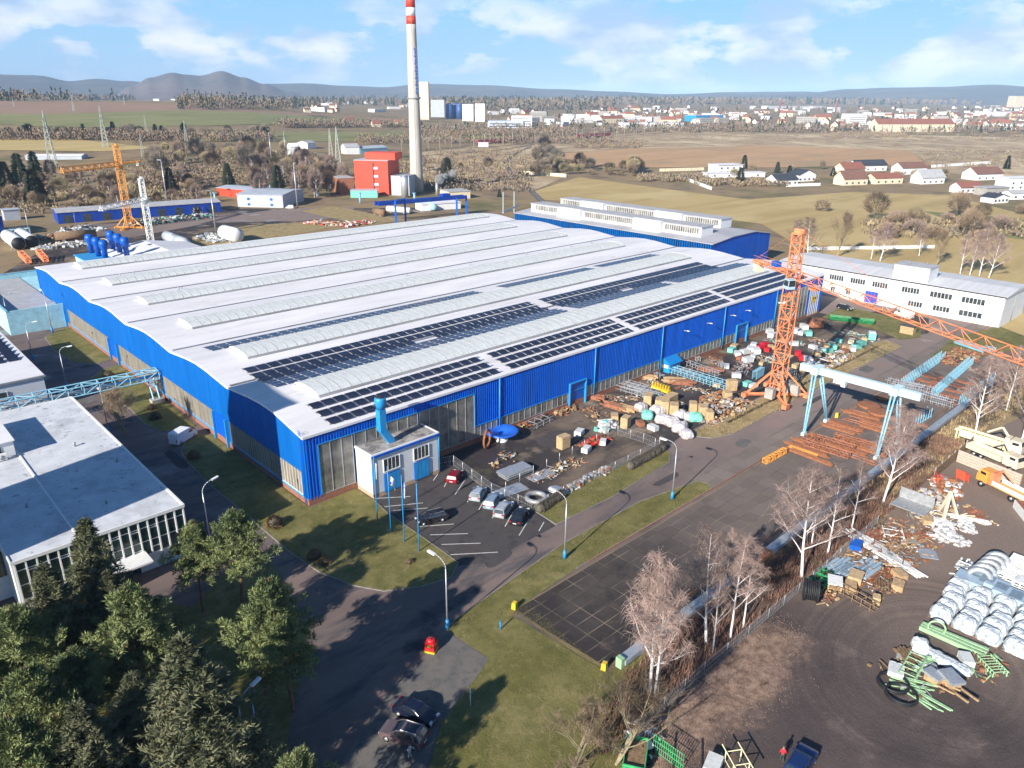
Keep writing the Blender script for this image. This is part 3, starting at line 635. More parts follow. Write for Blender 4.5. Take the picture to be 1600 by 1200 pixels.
blocks = [(5, 41, (1.5, 4.1, 6.7), T, 1.75, 1), (43, 79.5, (1.5, 4.1, 6.7), T, 1.75, 0), (81.5, 118, (1.5, 4.1, 6.7), T, 1.75, 0), (120, 159, (1.5, 4.1, 6.7), T, 1.75, 0),
          (5, 77.5, (24.0, 27.0, 29.9), T*.6, 2.1, 0), (80.5, 149, (24.0, 27.0, 29.9), T*.6, 2.1, 0),
          (5, 78.5, (18.7, 20.3, 21.9), -T*.3, 1.5, 0), (81, 119, (18.7, 20.3, 21.9), -T*.3, 1.5, 0), (121, 158, (18.9, 20.5, 22.1), -T*.3, 1.5, 0),
          (5, 75, (44.7, 46.3, 47.9), -T*.3, 1.5, 0), (82.5, 118, (44.7, 46.3, 47.9), -T*.3, 1.5, 0), (121, 149, (44.7, 46.3, 47.9), -T*.3, 1.5, 0)]
for x0, x1, ys, t, dp, fl in blocks:
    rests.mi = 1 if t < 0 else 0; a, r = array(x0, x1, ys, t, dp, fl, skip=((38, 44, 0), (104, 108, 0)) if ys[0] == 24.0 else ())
    merge(frames, a); merge(rests, r)
arr = frames.build('solar_array', mat('array_frame', (.27, .28, .36), .6, var=.1), hall)
pm = MB(); pm.box((0, 0, 0), (.90, 1.75, .045)); first = None
for cx, y, z, t, dp in SOLAR[:100]:
    if first is None: o = first = pm.build('solar_panel', MATS['solar_glass'], arr)
    else: o = first.copy(); COL.objects.link(o)
    o.location = (cx, y, z); o.rotation_euler = (t, 0, 0); o['group'] = 'solar panels on the hall roof'
o = rests.build('solar_panel', [MATS['solar_glass'], MATS['solar_blue']], arr); o['kind'] = 'stuff'
# wall lamps and roof bits
for x in (97.5, 107, 117.5, 124.5):
    b = MB(); b.bar((x, -.1, 8.6), (x, -1.1, 8.8), .06); b.box((x, -1.3, 8.8), (.3, .7, .14)); b.build('wall_lamp', MATS['white_paint'], hall)
b = MB(); b.tube((141.5, -1.2, 7.7), (145, -1.2, 7.7), .28); b.tube((141.5, -1.2, 7.7), (141.5, 0, 7.7), .2); b.build('vent_duct', MATS['white_paint'], hall)
b = MB()
for i in range(26):
    x, y = random.uniform(6, 160), random.choice([21, 47, 73, 99, 125])+random.uniform(-1, 2.5)
    if y < 60 and x < 150: continue
    b.lathe((x, y, roofz(y)), [(.12, 0), (.12, .5), (.25, .55), (.2, .7)], n=6)
b.build('roof_vent', MATS['galvanised'], hall)
# ------------------------------------------------------------------ white annex with the blue flue
an = thing('white_annex', 'small flat-roofed white annex with two blue double doors and a flue against the hall', 'annex', (0, 0, 0))
b = MB(); b.bx(8.55, 21.4, -4.7, -.18, .7, 7.35); b.build('wall', mat('annex_wall', (.66, .68, .70), .85, var=.05, scale=.5), an)
b = MB(); b.bx(8.53, 21.42, -4.72, -.18, 0, .7); b.build('plinth', mat('annex_plinth', (.48, .34, .22), .9, var=.15), an)
b = MB(); b.bx(8.75, 21.2, -4.5, -.2, 7.36, 7.55); rf = b.build('roof', mat('annex_roof', (.14, .13, .125), .95, col2=(.42, .39, .36), scale=.6, contrast=(.40, .60)), an)
b = MB(); b.bx(8.4, 21.55, -4.95, -4.7, 7.25, 7.62); b.bx(8.4, 8.7, -4.7, -.15, 7.25, 7.62); b.bx(21.3, 21.55, -4.7, -.15, 7.25, 7.62); b.build('parapet', MATS['white_wall'], rf)
b = MB(); b.bx(8.38, 21.57, -5.02, -4.96, 7.0, 7.4); b.build('eaves_gutter', MATS['blue_deep'], rf)
for x0 in (10.6, 16.4):
    b = MB(); b.bx(x0, x0+3.0, -4.86, -4.705, .35, 3.55); d = b.build('double_door', MATS['blue_paint'], an); f = MB()
    for i in range(4): f.bx(x0+.06+i*.74, x0+.70+i*.74, -4.90, -4.865, .45, 3.45)
    f.build('door_panel', MATS['blue_light'], d)
    w = MB(); w.bx(x0+.1, x0+3.0, -4.80, -4.705, 4.1, 6.0); o = w.build('window', MATS['window_dark'], an); f = MB()
    f.bx(x0, x0+.1, -4.86, -4.70, 4.0, 6.1); f.bx(x0+3.0, x0+3.12, -4.86, -4.70, 4.0, 6.1); f.bx(x0, x0+3.12, -4.9, -4.70, 3.9, 4.02)
    for i in range(1, 4): f.bx(x0+.1+i*.72, x0+.16+i*.72, -4.84, -4.802, 4.05, 6.0)
    f.build('frame', MATS['white_paint'], o)
b = MB(); b.tube((8.5, -4.85, .3), (8.5, -4.85, 7.2), .09); b.tube((21.5, -4.85, .3), (21.5, -4.85, 7.2), .09); b.build('downpipe', MATS['blue_light'], an)
fl = thing('flue_stack', 'tall bright blue ventilation flue rising from the annex roof', 'flue')
b = MB(); b.box((12.9, -2.6, 8.9), (1.1, 1.1, 3.2), ry=math.radians(-32)); b.build('elbow', MATS['blue_light'], fl)
b = MB(); b.box((12.1, -2.6, 11.8), (1.15, 1.15, 3.6)); b.lathe((12.1, -2.6, 13.6), [(.55, 0), (.85, .9), (.95, 1.4), (.85, 1.9), (.75, 2.0)], n=16); b.build('shaft', MATS['blue_light'], fl)
b = MB(); b.lathe((12.1, -2.6, 15.55), [(.72, 0), (.72, .12)], n=16); b.build('cowl', MATS['dark_metal'], fl)
# ------------------------------------------------------------------ second hall with roof monitors
h2 = thing('second_hall', 'lower blue hall behind with grey roof and white roof monitors', 'factory hall')
X0, X1, Y0, Y1, Z2 = 186, 226, 49.5, 151, 11.5
b = MB(); pr = [(X0, 0), (X1, 0), (X1, Z2-.5), (X0+28, Z2+1.4), (X0+13, Z2+1.2), (X0, Z2-.1)]
b.wallpoly(pr, 'Y', Y0, .3); b.wallpoly(pr, 'Y', Y1-.3, .3); b.bx(X1-.3, X1, Y0+.3, Y1-.3, 0, Z2-.5); b.build('wall', MATS['blue_deep'], h2)
b = MB(); ribbed(b, 'X', Y0, Y1, 7.6, cut(Z2), X0, -1, 1.0); ribbed(b, 'X', Y0, Y0+2.6, 0, cut(7.6), X0, -1, 1.0); ribbed(b, 'X', Y1-14, Y1, 0, cut(7.6), X0, -1, 1.0); b.build('wall_cladding', MATS['blue_sun'], h2)
b = MB(); b.bx(X0, X0+.3, Y0+.3, Y1-.3, 0, Z2-.2); b.build('inner_wall', MATS['blue_deep'], h2)
b = MB(); b.bx(X0-.06, X0-.01, Y0+2.6, Y1-14, 4.6, 7.6); o = b.build('window', pale_glass, h2); b = MB()
for i in range(75): y = Y0+2.6+i*1.15; b.bx(X0-.12, X0-.062, y, y+.1, 4.6, 7.6)
b.build('frame', MATS['white_paint'], o)
b = MB(); pr = [(X0-.5, Z2), (X0+13, Z2+1.3), (X0+28, Z2+1.5), (X1+.3, Z2-.4)]
for (a, z0), (c, z1) in zip(pr, pr[1:]):
    b.add([(a, Y0-.4, z0), (c, Y0-.4, z1), (c, Y1+.4, z1), (a, Y1+.4, z0), (a, Y0-.4, z0-.25), (c, Y0-.4, z1-.25), (c, Y1+.4, z1-.25), (a, Y1+.4, z0-.25)], [(0, 1, 2, 3), (0, 4, 5, 1), (3, 2, 6, 7), (0, 3, 7, 4), (1, 5, 6, 2)])
b.build('roof', mat('roof_felt', (.40, .40, .43), .85, var=.1, scale=.1), h2)
for k, xm in enumerate((X0+5, X0+24)):
    ya, yb = (58, 146) if k == 0 else (62, 146)
    zb = Z2+.6 if k == 0 else Z2+1.2
    b = MB(); b.bx(xm+.3, xm+8.0, ya, yb, zb, zb+3.4); mo = b.build('roof_monitor', MATS['white_wall'], h2)
    b = MB(); b.bx(xm-.1, xm+8.4, ya-.3, yb+.3, zb+3.42, zb+3.65); b.build('monitor_roof', MATS['roof_grey'], mo)
    w = MB(); f = MB(); y = ya+1; L_ = [9, 11, 22, 12, 11, 12][k:]
    i = 0; wid = [16, 14, 24, 12, 12, 12]
    y = ya+1
    while y < yb-8:
        ln = (15, 26, 14)[i % 3]
        e = min(y+ln, yb-1)
        w.bx(xm+.22, xm+.29, y, e, zb+1.0, zb+3.1)
        n = int((e-y)/1.0)
        for j in range(n+1): f.bx(xm+.16, xm+.215, y+(e-y)*j/max(1, n)-.06, y+(e-y)*j/max(1, n)+.06, zb+1.0, zb+3.1)
        f2 = MB(); y = e+.8; s_ = min(y+13, yb-1)
        if s_-y > 4: f2.bx(xm-1.6, xm+.28, y, s_, zb-.3, zb+3.9); f2.build('vent_box', MATS['white_wall'], mo)
        y = s_+.8; i += 1
    o = w.build('window', MATS['grey_glass'], mo); f.build('window_bars', MATS['white_paint'], mo)
# ------------------------------------------------------------------ tower block out to the left whose long shadow falls across the site
tw = thing('tower_block', 'tall office tower casting its long shadow over the hall corner', 'office tower')
b = MB(); b.bx(-72, -55, -2.8, 12.6, 0, 41); b.build('wall', mat('tower_wall', (.5, .48, .45), .85, var=.06), tw)
for k in range(12):
    for Xs in (-55.0,):
        b = MB(); b.bx(-54.98, -54.9, -1.6, 11.4, 3+k*3.1, 4.7+k*3.1); b.build('window', MATS['window_dark'], tw); b = MB(); b.bx(-70.8, -56.2, -2.88, -2.82, 3+k*3.1, 4.7+k*3.1); b.build('window', MATS['window_dark'], tw)
b = MB(); b.bx(-72.2, -54.8, -3, 12.8, 41.01, 41.4); b.build('roof', MATS['roof_grey'], tw)
# ------------------------------------------------------------------ left building under the trees
lb = thing('admin_building', 'low building with stained white flat roof and tall green-glazed front behind the pines', 'office building')
XL, XR, YF, YB, ZR = -38.5, -18.5, -1.3, 51.0, 8.0
rm = mat('stained_roof', (.62, .64, .67), .85, var=.10, scale=.35)
stain(rm, (.13, .13, .14), .575, .66, .75, .8)
stain(rm, (.35, .36, .38), .5, .62, .5, .12)
b = MB(); b.bx(XL, XR, YF+.1, YB, ZR-.3, ZR); b.bx(-52, XL-.01, YF+6, YB+4, ZR-.9, ZR-.6); b.build('roof', rm, lb)
b = MB(); b.bx(XL-.1, XL+.05, YF, YB, ZR-.28, ZR+.12); b.bx(XR-.25, XR+.05, YF, YB, ZR-.28, ZR+.1); b.bx(XL, XR, YF-.02, YF+.2, ZR-.35, ZR+.07); b.bx(-31.2, -30.95, YF+.3, YB, ZR+.003, ZR+.14); b.bx(XL, XR, YB-.2, YB+.05, ZR-.3, ZR+.1)
b.build('roof_edge', MATS['white_paint'], lb)
b = MB(); b.bx(XL, XR, YF+.6, YB-.1, 0, ZR-.31); b.bx(-52, XL-.01, YF+6.3, YB+3.7, 0, ZR-.91); b.build('wall', MATS['white_wall'], lb)
b = MB(); b.bx(XL+.3, XR-.2, YF+.35, YF+.59, 2.6, ZR-.36); o = b.build('window', MATS['glass_green'], lb)
f = MB(); n = 17
for i in range(n+1):
    x = XL+.3+(XR-XL-.5)*i/n; f.bx(x-.09, x+.09, YF+.05, YF+.34, 2.5, ZR-.36)
f.bx(XL+.2, XR-.1, YF+.2, YF+.34, 2.35, 2.6); f.bx(XL+.2, XR-.1, YF+.26, YF+.34, 6.5, 6.6); f.bx(XL+.2, XR-.1, YF+.26, YF+.34, 4.5, 4.58)
for i in (1, 4, 7, 9, 11, 13): x = XL+.3+(XR-XL-.5)*i/n; f.bx(x+.1, x+1.0, YF+.2, YF+.34, 6.2, 6.32); f.bx(x+.1, x+1.0, YF+.2, YF+.34, 3.4, 3.52)
f.build('mullion', MATS['white_paint'], o)
b = MB(); b.bx(-45, XL-.02, YF+6.2, YF+6.29, 3.2, 6.6); b.build('window', MATS['glass_green'], lb)
b = MB(); b.bx(-28.5, -24.2, -4.2, YF+.3, 3.05, 3.3); b.bx(-28.5, -28.3, -4.1, YF+.3, 0, 3.04); b.build('entrance_canopy', MATS['white_paint'], lb)
b = MB(); b.bx(-27, -25, YF+.5, YF+.58, .1, 2.3); b.build('door', MATS['glass_dark'], lb)
for x, y in ((-21, 18), (-26, 6), (-30, 2), (-24, 28), (-34, 12)):
    b = MB(); b.lathe((x, y, ZR), [(.16, 0), (.16, .5), (.28, .55), (.1, .7)], n=8); b.build('roof_vent', MATS['galvanised'], lb)
b = MB(); b.bx(-38.2, -31.4, 30.4, 43.6, ZR+.003, 10.5); o = b.build('penthouse', MATS['white_wall'], lb)
b = MB(); b.bx(-38.4, -31.2, 30.1, 43.9, 10.503, 10.65); b.build('penthouse_roof', MATS['roof_white'], o)
for x in (-37.4, -34.6):
    b = MB(); b.bx(x, x+1.5, 30.33, 30.397, 9.0, 10.0); w = b.build('window', MATS['window_dark'], o)
for x in (-37.8, -35.9, -34.0):
    b = MB(); b.bx(x, x+1.3, 29.4, 30.0, ZR+.15, ZR+1.1); a_ = b.build('air_conditioner', MATS['white_paint'], lb); b = MB(); b.tube((x+.65, 29.39, ZR+.62), (x+.65, 29.35, ZR+.62), .36, n=16); b.build('fan_grille', MATS['steel_grey'], a_)
# second white building with solar panels, left edge
l2 = thing('white_workshop', 'plain white flat-roofed building with tilted solar panels at the left edge', 'workshop')
b = MB(); b.bx(-48, -18.9, 70, 112, 0, 6.9); b.build('wall', mat('workshop_wall', (.60, .64, .70), .85, var=.05), l2)
b = MB(); b.bx(-48.2, -18.7, 69.8, 112.2, 6.903, 7.15); b.build('roof', MATS['roof_white'], l2)
b = MB(); b.bx(-48.3, -18.6, 69.66, 69.797, 6.75, 7.1); b.build('roof_edge', MATS['steel_grey'], l2)
for x in (-27.2, -30.4):
    b = MB(); b.bx(x, x+1.7, 69.9, 69.99, 4.0, 5.2); w = b.build('window', MATS['window_dark'], l2); b = MB(); b.bx(x-.12, x, 69.82, 70, 3.9, 5.3); b.bx(x+1.7, x+1.82, 69.82, 70, 3.9, 5.3); b.bx(x-.2, x+1.9, 69.7, 70, 3.75, 3.9); b.build('frame', MATS['white_paint'], w)
pp = MB(); pp.box((0, 0, 0), (2.0, 2.3, .05), rx=math.radians(12)); pf = None
for j in range(9):
    for i in range(5):
        if j < 1 and i > 3: continue
        loc = (-21.2-i*2.6, 84+j*2.9, 7.5)
        if pf is None: pf = pp.build('solar_panel', MATS['solar_glass'], l2); pf.location = loc; q = pf
        else: q = pf.copy(); COL.objects.link(q); q.location = loc
        q['group'] = 'panels on the white workshop roof'
# ------------------------------------------------------------------ pipe bridge
pb = thing('pipe_bridge', 'pale blue lattice pipe bridge crossing from the left buildings to the hall', 'pipe bridge')
b = MB(); b.truss((-42, 61.9, 5.6), (-.6, 60.4, 5.6), 2.4, 1.7, 15, r=.10, rb=.06); b.build('truss', MATS['sky_blue_paint'], pb)
for dy, r in ((-.6, .16), (0, .2), (.65, .14)):
    b = MB(); b.tube((-42, 61.9+dy, 5.2), (-.3, 60.4+dy, 5.2), r); b.build('pipe', MATS['galvanised'], pb)
b = MB()
for dx in (-2.6, -1.4): b.bar((dx, 58.9, .8), (dx, 60.5, 4.8), .22)
for z in (1.8, 2.8, 3.8): b.bar((-2.6, 59.2+z*.3, z), (-1.4, 59.2+z*.3, z), .1)
b.build('support_post', MATS['sky_blue_paint'], pb)
b = MB(); b.box((-2, 58.8, .42), (2.4, 1.8, .84)); b.build('footing', MATS['concrete'], pb)
# ------------------------------------------------------------------ white office wing on the right
ow = thing('office_wing', 'long two-storey white office building with low roof box behind the orange crane', 'office building')
X0, X1, Y0, Y1, Z = 190.5, 212, -41.3, 16.5, 8.6
b = MB(); b.bx(X0, X1, Y0, Y1, .0, Z); b.bx(X0, X1-3, Y1+.002, Y1+9, 3.4, Z-.02); b.build('wall', MATS['white_wall'], ow)
b = MB(); b.add([(X0-.35, Y0-.35, Z+.003), (X1+.3, Y0-.35, Z+.003), (X1+.3, Y1+9.3, Z+.003), (X0-.35, Y1+9.3, Z+.003), (X0-.35, Y0-.35, Z+.25), (X1+.3, Y0-.35, Z+.25), (X1+.3, Y1+9.3, Z+.25), (X0-.35, Y1+9.3, Z+.25), (X0+10, Y0-.35, Z+1.0), (X0+10, Y1+9.3, Z+1.0)], [(0, 3, 2, 1), (0, 1, 5, 8, 4), (2, 3, 7, 9, 6), (4, 8, 9, 7), (8, 5, 6, 9), (0, 4, 7, 3), (1, 2, 6, 5)])
b.build('roof', mat('office_roof', (.62, .62, .63), .8, var=.08, scale=.3, stretch=(.2, 2.5, 1)), ow)
b = MB(); b.bx(X0-.37, X0-.30, Y0-.3, Y1+9, Z-.1, Z+.2); b.build('gutter', MATS['dark_metal'], ow)
b = MB(); b.bx(X0+.6, X0+8, -20.5, -10.5, Z+.4, Z+4.4); rb_ = b.build('roof_box', MATS['white_wall'], ow); b = MB(); b.bx(X0+.4, X0+8.2, -20.7, -10.3, Z+4.403, Z+4.65); b.build('roof_box_roof', MATS['roof_grey'], rb_)
b = MB(); b.bar((X0+2, -14, Z+4.6), (X0+2, -14, Z+6.2), .08); b.bar((X0+5, -18, Z+4.6), (X0+5, -18, Z+6.0), .08); b.build('antenna', MATS['galvanised'], rb_)
def win_x(y0, y1, z0, z1, n, m='window_dark'):
    w = MB(); w.bx(X0-.05, X0-.003, y0, y1, z0, z1); o = w.build('window', MATS[m], ow); f = MB()
    for i in range(n+1): y = y0+(y1-y0)*i/n; f.bx(X0-.10, X0-.053, y-.06, y+.06, z0, z1)
    f.bx(X0-.12, X0-.053, y0, y1, z0-.08, z0); f.build('frame', MATS['white_paint'], o)
for y0, y1 in ((-36.5, -30.5), (-28, -22), (-19, -14), (-9.8, -5.2), (-3, 1.6), (3.8, 8.4), (10.6, 14.6)): win_x(y0, y1, 5.4, 7.0, 6)
for y0, y1 in ((-36.5, -30.5), (-28, -23.5), (-20.5, -16.5), (1, 2.4), (6, 7.4), (11, 12.4)): win_x(y0, y1, 1.6, 3.1, 5 if y1-y0 > 2 else 2)
b = MB(); b.bx(X0-.1, X0-.003, -7.5, -3.6, .2, 3.8); d = b.build('glazed_entrance', MATS['blue_paint'], ow); f = MB()
for i in range(5): f.bx(X0-.16, X0-.103, -7.5+i*.95, -7.4+i*.95, .2, 3.8)
for z in (1.4, 2.6): f.bx(X0-.15, X0-.104, -7.5, -3.6, z, z+.1)
f.build('frame', MATS['red_plastic'], d)
b = MB(); b.bx(X0+2, X1-3.2, Y1+1, Y1+8.8, 0, 3.39); b.build('undercroft', MATS['dark_metal'], ow)
b = MB()
for y in (Y1+2, Y1+5, Y1+8): b.bx(X0+.1, X0+.5, y, y+.4, 0, 3.38)
b.build('column', MATS['white_paint'], ow)
for y in (-41.2, -13.0):
    b = MB(); b.tube((X0-.15, y, .2), (X0-.15, y, Z), .09); b.build('downpipe', MATS['steel_grey'], ow)
b = MB(); b.path([(X0+9, Y0-.2, .3), (X0+9, Y0-.2, 8)], .06); b.path([(X0+9.7, Y0-.2, .3), (X0+9.7, Y0-.2, 8)], .06)
for i in range(18): b.bar((X0+9, Y0-.2, .8+i*.4), (X0+9.7, Y0-.2, .8+i*.4), .05)
b.build('ladder', MATS['steel_grey'], ow)
# ------------------------------------------------------------------ tower cranes
def tower_crane(name, label, base, m, mast_h, mast_w, jib_h, jib_dir, jib_len, cj_len, top_h, jw=1.2, jh=1.4, cab=None, legs=True, jib_r=.09, group=None, rz=0, foot=6, jib_base=None):
    """saddle crane; parts: base, mast, slewing ring, cab, tower head, jib, counter-jib"""
    t = thing(name, label, 'tower crane', base, 0, group)
    if legs:
        for a in range(4):
            an_ = PI/4+a*PI/2+rz; ft = Vector((math.cos(an_)*foot, math.sin(an_)*foot, .5))
            b = MB(); b.bar(ft, (math.cos(an_)*mast_w*.5, math.sin(an_)*mast_w*.5, 6.0), .38); b.bar(ft, (0, 0, .55), .5); b.build('outrigger_leg', MATS[m], t)
            b = MB(); b.box(ft+Vector((0, 0, -.1)), (1.6, 1.0, .9), rz=rz); b.build('bogie', MATS[m], t)
    b = MB(); b.truss((0, 0, .6), (0, 0, mast_h), mast_w, mast_w, int(mast_h/2.3), r=.10, up=(math.cos(rz), math.sin(rz), 0), rb=.075); ms = b.build('mast', MATS[m], t)
    b = MB(); b.lathe((0, 0, mast_h), [(mast_w*.55, 0), (mast_w*.62, .5), (mast_w*.62, .9), (mast_w*.5, 1.3)], n=18); b.build('slewing_ring', MATS[m], t)
    b = MB(); b.truss((0, 0, mast_h+1.2), (0, 0, top_h-1.2), mast_w*.82, mast_w*.82, max(2, int((top_h-mast_h)/2)), r=.11, rb=.07, up=(1, 0, 0)); b.box((0, 0, top_h-1.3), (mast_w*.95, mast_w*.95, .2)); b.box((.3, 0, top_h-.8), (.9, mast_w*.9, .8)); b.build('tower_head', MATS[m], t)
    d = Vector((jib_dir[0], jib_dir[1], 0)).normalized(); js = Vector((0, 0, jib_h))
    b = MB(); b.truss(js+d*(mast_w*.5), js+d*jib_len, jw, jh, int(jib_len/2.1), r=jib_r, tri=True, rb=jib_r*.55, post=False); b.build('jib', MATS[m], t)
    b = MB(); e = js-d*cj_len
    b.truss(js-d*(mast_w*.4), e, jw*1.2, .5, max(2, int(cj_len/2)), r=.08); 
    sd_ = d.cross(Vector((0, 0, 1)))
    for s in (-1, 1): b.path([js-d*1+sd_*s*.8+Vector((0, 0, 1.2)), e+sd_*s*.8+Vector((0, 0, 1.2))], .04, 4)
    b.build('counter_jib', MATS[m], t)
    b = MB(); b.box(e+d*1.2+Vector((0, 0, -.9)), (2.0, 1.3, 2.2), rz=math.atan2(d.y, d.x)); b.build('counterweight', MATS['cream_wall'] if m != 'white_paint' else MATS['white_paint'], t)
    b = MB(); b.path([Vector((0, 0, top_h-.5)), js+d*(jib_len*.62)+Vector((0, 0, jh*.5))], .035, 4); b.path([Vector((0, 0, top_h-.5)), e+Vector((0, 0, .4))], .035, 4); b.build('tie_rod', MATS[m], t)
    if cab:
        b = MB(); b.box(Vector((0, 0, mast_h+.2))+Vector(cab), (1.6, 1.6, 2.0), rz=math.atan2(d.y, d.x)); c_ = b.build('cab', mat('cab_blue', (.42, .55, .62), .5, var=.1), t)
        b = MB(); b.box(Vector((0, 0, mast_h+.4))+Vector(cab)+d*.82, (.05, 1.35, 1.2), rz=math.atan2(d.y, d.x)); b.box(Vector((0, 0, mast_h+.4))+Vector(cab)+sd_*.82, (1.35, .05, 1.1), rz=math.atan2(d.y, d.x)); b.build('window', MATS['glass_dark'], c_)
        b = MB(); b.box(js-d*(cj_len*.45)+Vector((0, 0, .8)), (1.8, 1.2, 1.0), rz=math.atan2(d.y, d.x)); b.build('winch', MATS['blue_paint'], t)
        b = MB(); b.box(js+d*7+Vector((0, 0, -jh*.8)), (1.6, 1.3, .4), rz=math.atan2(d.y, d.x)); b.build('trolley', MATS[m], t)
    return t
OC = at(1212, 622); OC.z = .35
joint = OC+Vector((0, 0, 24))
def dir_to(base, h, px, py):
    """horizontal direction from the mast to where a pixel ray meets the jib's height"""
    p = at(px, py, base.z+h); return (p.x-base.x, p.y-base.y), math.hypot(p.x-base.x, p.y-base.y)
jd, jl = dir_to(OC, 26.3, 1640, 572)
jd = (jd[0], jd[1])
oc = tower_crane('tower_crane', 'tall orange lattice tower crane standing beside the hall yard, its jib reaching right', OC, 'crane_orange', 24.2, 2.3, 26.3, jd, jl, 13.5, 35.6, jw=1.4, jh=1.8, cab=(-2.0, -.5, .3), jib_r=.075, rz=0, foot=6.5)
b = MB()
for i, (x, y) in enumerate(((3.0, -2.6), (3.0, -.6), (3.0, 1.4), (-2.8, 0))): b.box((x, y, 1.5), (1.3, 1.8, 2.2))
b.build('ballast', MATS['concrete'], oc)
YC = at(203, 357); jd, jl = dir_to(YC, 29.5, 96, 266)
tower_crane('tower_crane', 'yellow-orange tower crane in front of the long blue shed, jib pointing left', YC, 'crane_yellow', 27.5, 2.6, 29.5, jd, jl, 15, 38.5, jw=1.8, jh=2.0, jib_r=.16, foot=6.5)
WC = at(236, 378); jd, jl = dir_to(WC, 18.2, 157, 326)
tower_crane('tower_crane', 'small white tower crane behind the hall, jib folded down to the left', WC, 'white_paint', 16.5, 2.1, 18.2, jd, jl, 2.5, 27.5, jw=1.7, jh=1.6, legs=False, jib_r=.14)
# ------------------------------------------------------------------ light blue gantry crane over the slab yard
gc = thing('gantry_crane', 'pale blue gantry crane straddling the slab yard beside the road', 'gantry crane')
gx, gya, gyb, gz = 86.2, -36.6, -53.8, 11.6
b = MB(); b.box((gx, (gya+gyb)/2, gz), (1.1, gya-gyb+4.5, 1.25)); bm_ = b.build('beam', mat('gantry_pale', (.60, .78, .80), .5, var=.08), gc)
b = MB(); b.box((gx, gya-5.5, gz-1.1), (1.1, 2.2, .6)); b.box((gx, gya-6.2, gz-1.6), (.7, .8, .5)); b.build('hoist_trolley', MATS['white_paint'], gc)
for yb, yt in ((-38.9, -37.6), (-52.4, -52.0)):
    b = MB(); b.box((gx, yt, gz+.1), (3.2, 1.3, 1.3)); b.build('leg_cap', MATS['gantry_pale'], gc)
    for s in (-1, 1):
        b = MB(); 
        for o_ in (-.55, .55): b.tube((gx+s*1.2, yt+o_*.6, gz-.5), (gx+s*4.6, yb+o_*.25, .45), .17, n=8)
        for q in (.25, .45, .65, .85):
            zz_ = gz-.5-(gz-1)*q; xx = gx+s*(1.2+3.4*q); b.bar((xx, yt+(yb-yt)*q-.3, zz_), (xx, yt+(yb-yt)*q+.3, zz_), .08)
        b.build('leg', MATS['sky_blue_paint'], gc)
        b = MB(); b.box((gx+s*4.6, yb, .38), (1.3, .6, .6)); b.build('wheel_bogie', MATS['gantry_pale'], gc)
b = MB(); b.bx(20, 190, -38.98, -38.88, .03, .14); struct(b.build('crane_rail', MATS['rust']))
b = MB(); b.bx(20, 190, -52.48, -52.38, .034, .14); struct(b.build('crane_rail', MATS['rust']))
# ------------------------------------------------------------------ heating duct on the ground
dk = thing('heating_duct', 'long grey metal-clad heating duct running along the edge of the slab yard', 'heating duct')
for i in range(28):
    x0 = 8+i*4.0
    b = MB(); b.bx(x0+.02, x0+3.97, -55.35, -54.2, .35, 1.0); b.build('duct_section', mat('duct_metal', (.40, .44, .48), .5, var=.16, scale=.8, metal=.3) if i not in (6, 7) else MATS['rust'], dk)
b = MB(); b.bx(7.4, 8.0, -55.2, -54.4, .1, 1.4); b.build('end_box', MATS['pale_green'], dk)
# ------------------------------------------------------------------ back-left annexes of the hall
q = lambda px, py, z=0: at(px, py, z)
ba = thing('annex_building', 'pale blue walled annex with parapet against the far-left hall corner', 'annex')
p0, p1 = at(17, 425, 6.2), at(62, 508, 6.2)
X_, Ya, Yb = -13.5, 131, 182
b = MB(); b.bx(X_, X_+.4, Ya, Yb, 0, 6.4); b.bx(X_+.4, -.2, Ya, Ya+.4, 0, 6.4); b.bx(X_+.4, 14, Yb-.4, Yb, 0, 6.4); b.bx(X_+.4, -.2, Ya+.4, Yb-.4, 0, 4.6); b.bx(-.2, 14, HY+.2, Yb-.4, 0, 4.6); b.build('wall', MATS['pale_blue_wall'], ba)
b = MB(); b.bx(X_+.45, -.3, Ya+.45, Yb-.45, 4.603, 4.8); b.build('roof', MATS['roof_grey'], ba)
b = MB(); b.bx(X_-.1, X_+.5, Ya-.1, Yb+.1, 6.403, 6.55); b.bx(X_+.5, 14, Yb-.5, Yb+.1, 6.403, 6.55); b.build('parapet_cap', MATS['sky_blue_paint'], ba)
w5 = []
bs = thing('blue_shed', 'bright blue low shed roof peeping over the hall beside six ventilation stacks', 'shed')
s0, s1 = at(104, 392, 5), at(160, 405, 5)
b = MB(); b.bx(22, 30, 174, 205, 0, 5.4); b.build('wall', MATS['pale_blue_wall'], bs); b = MB(); b.bx(21.6, 30.4, 173.6, 205.4, 5.403, 5.8); b.build('roof', MATS['blue_light'], bs)
pw = thing('press_hall', 'white-roofed low hall carrying six blue ventilation stacks', 'workshop')
b = MB(); b.bx(30.5, 60, 176, 202, 0, 6); b.build('wall', MATS['white_wall'], pw); b = MB(); b.wallpoly([(30, 6.003), (60.5, 6.003), (60.5, 6.4), (45, 8.6), (30, 6.4)], 'Y', 175.5, 27); b.build('roof', MATS['roof_white'], pw)
def stack():
    b = MB(); b.lathe((0, 0, 0), [(.9, 0), (.9, 3.2), (1.5, 4.6), (1.5, 5.6), (1.1, 6.4)], n=14); o = b.build('ventilation_stack', MATS['blue_paint']); return tag(o, '', 'ventilation stack', 'blue ventilation stacks on the press hall roof')
for i, (px, py) in enumerate(((143, 388), (154, 393), (165, 398), (176, 382), (187, 387), (198, 393))):
    p = at(px, py+4, 8); again('vstack', stack, (p.x, p.y, 7.3), label=['leftmost', 'second', 'third', 'fourth', 'fifth', 'rightmost'][i]+' of the six blue ventilation stacks behind the hall')
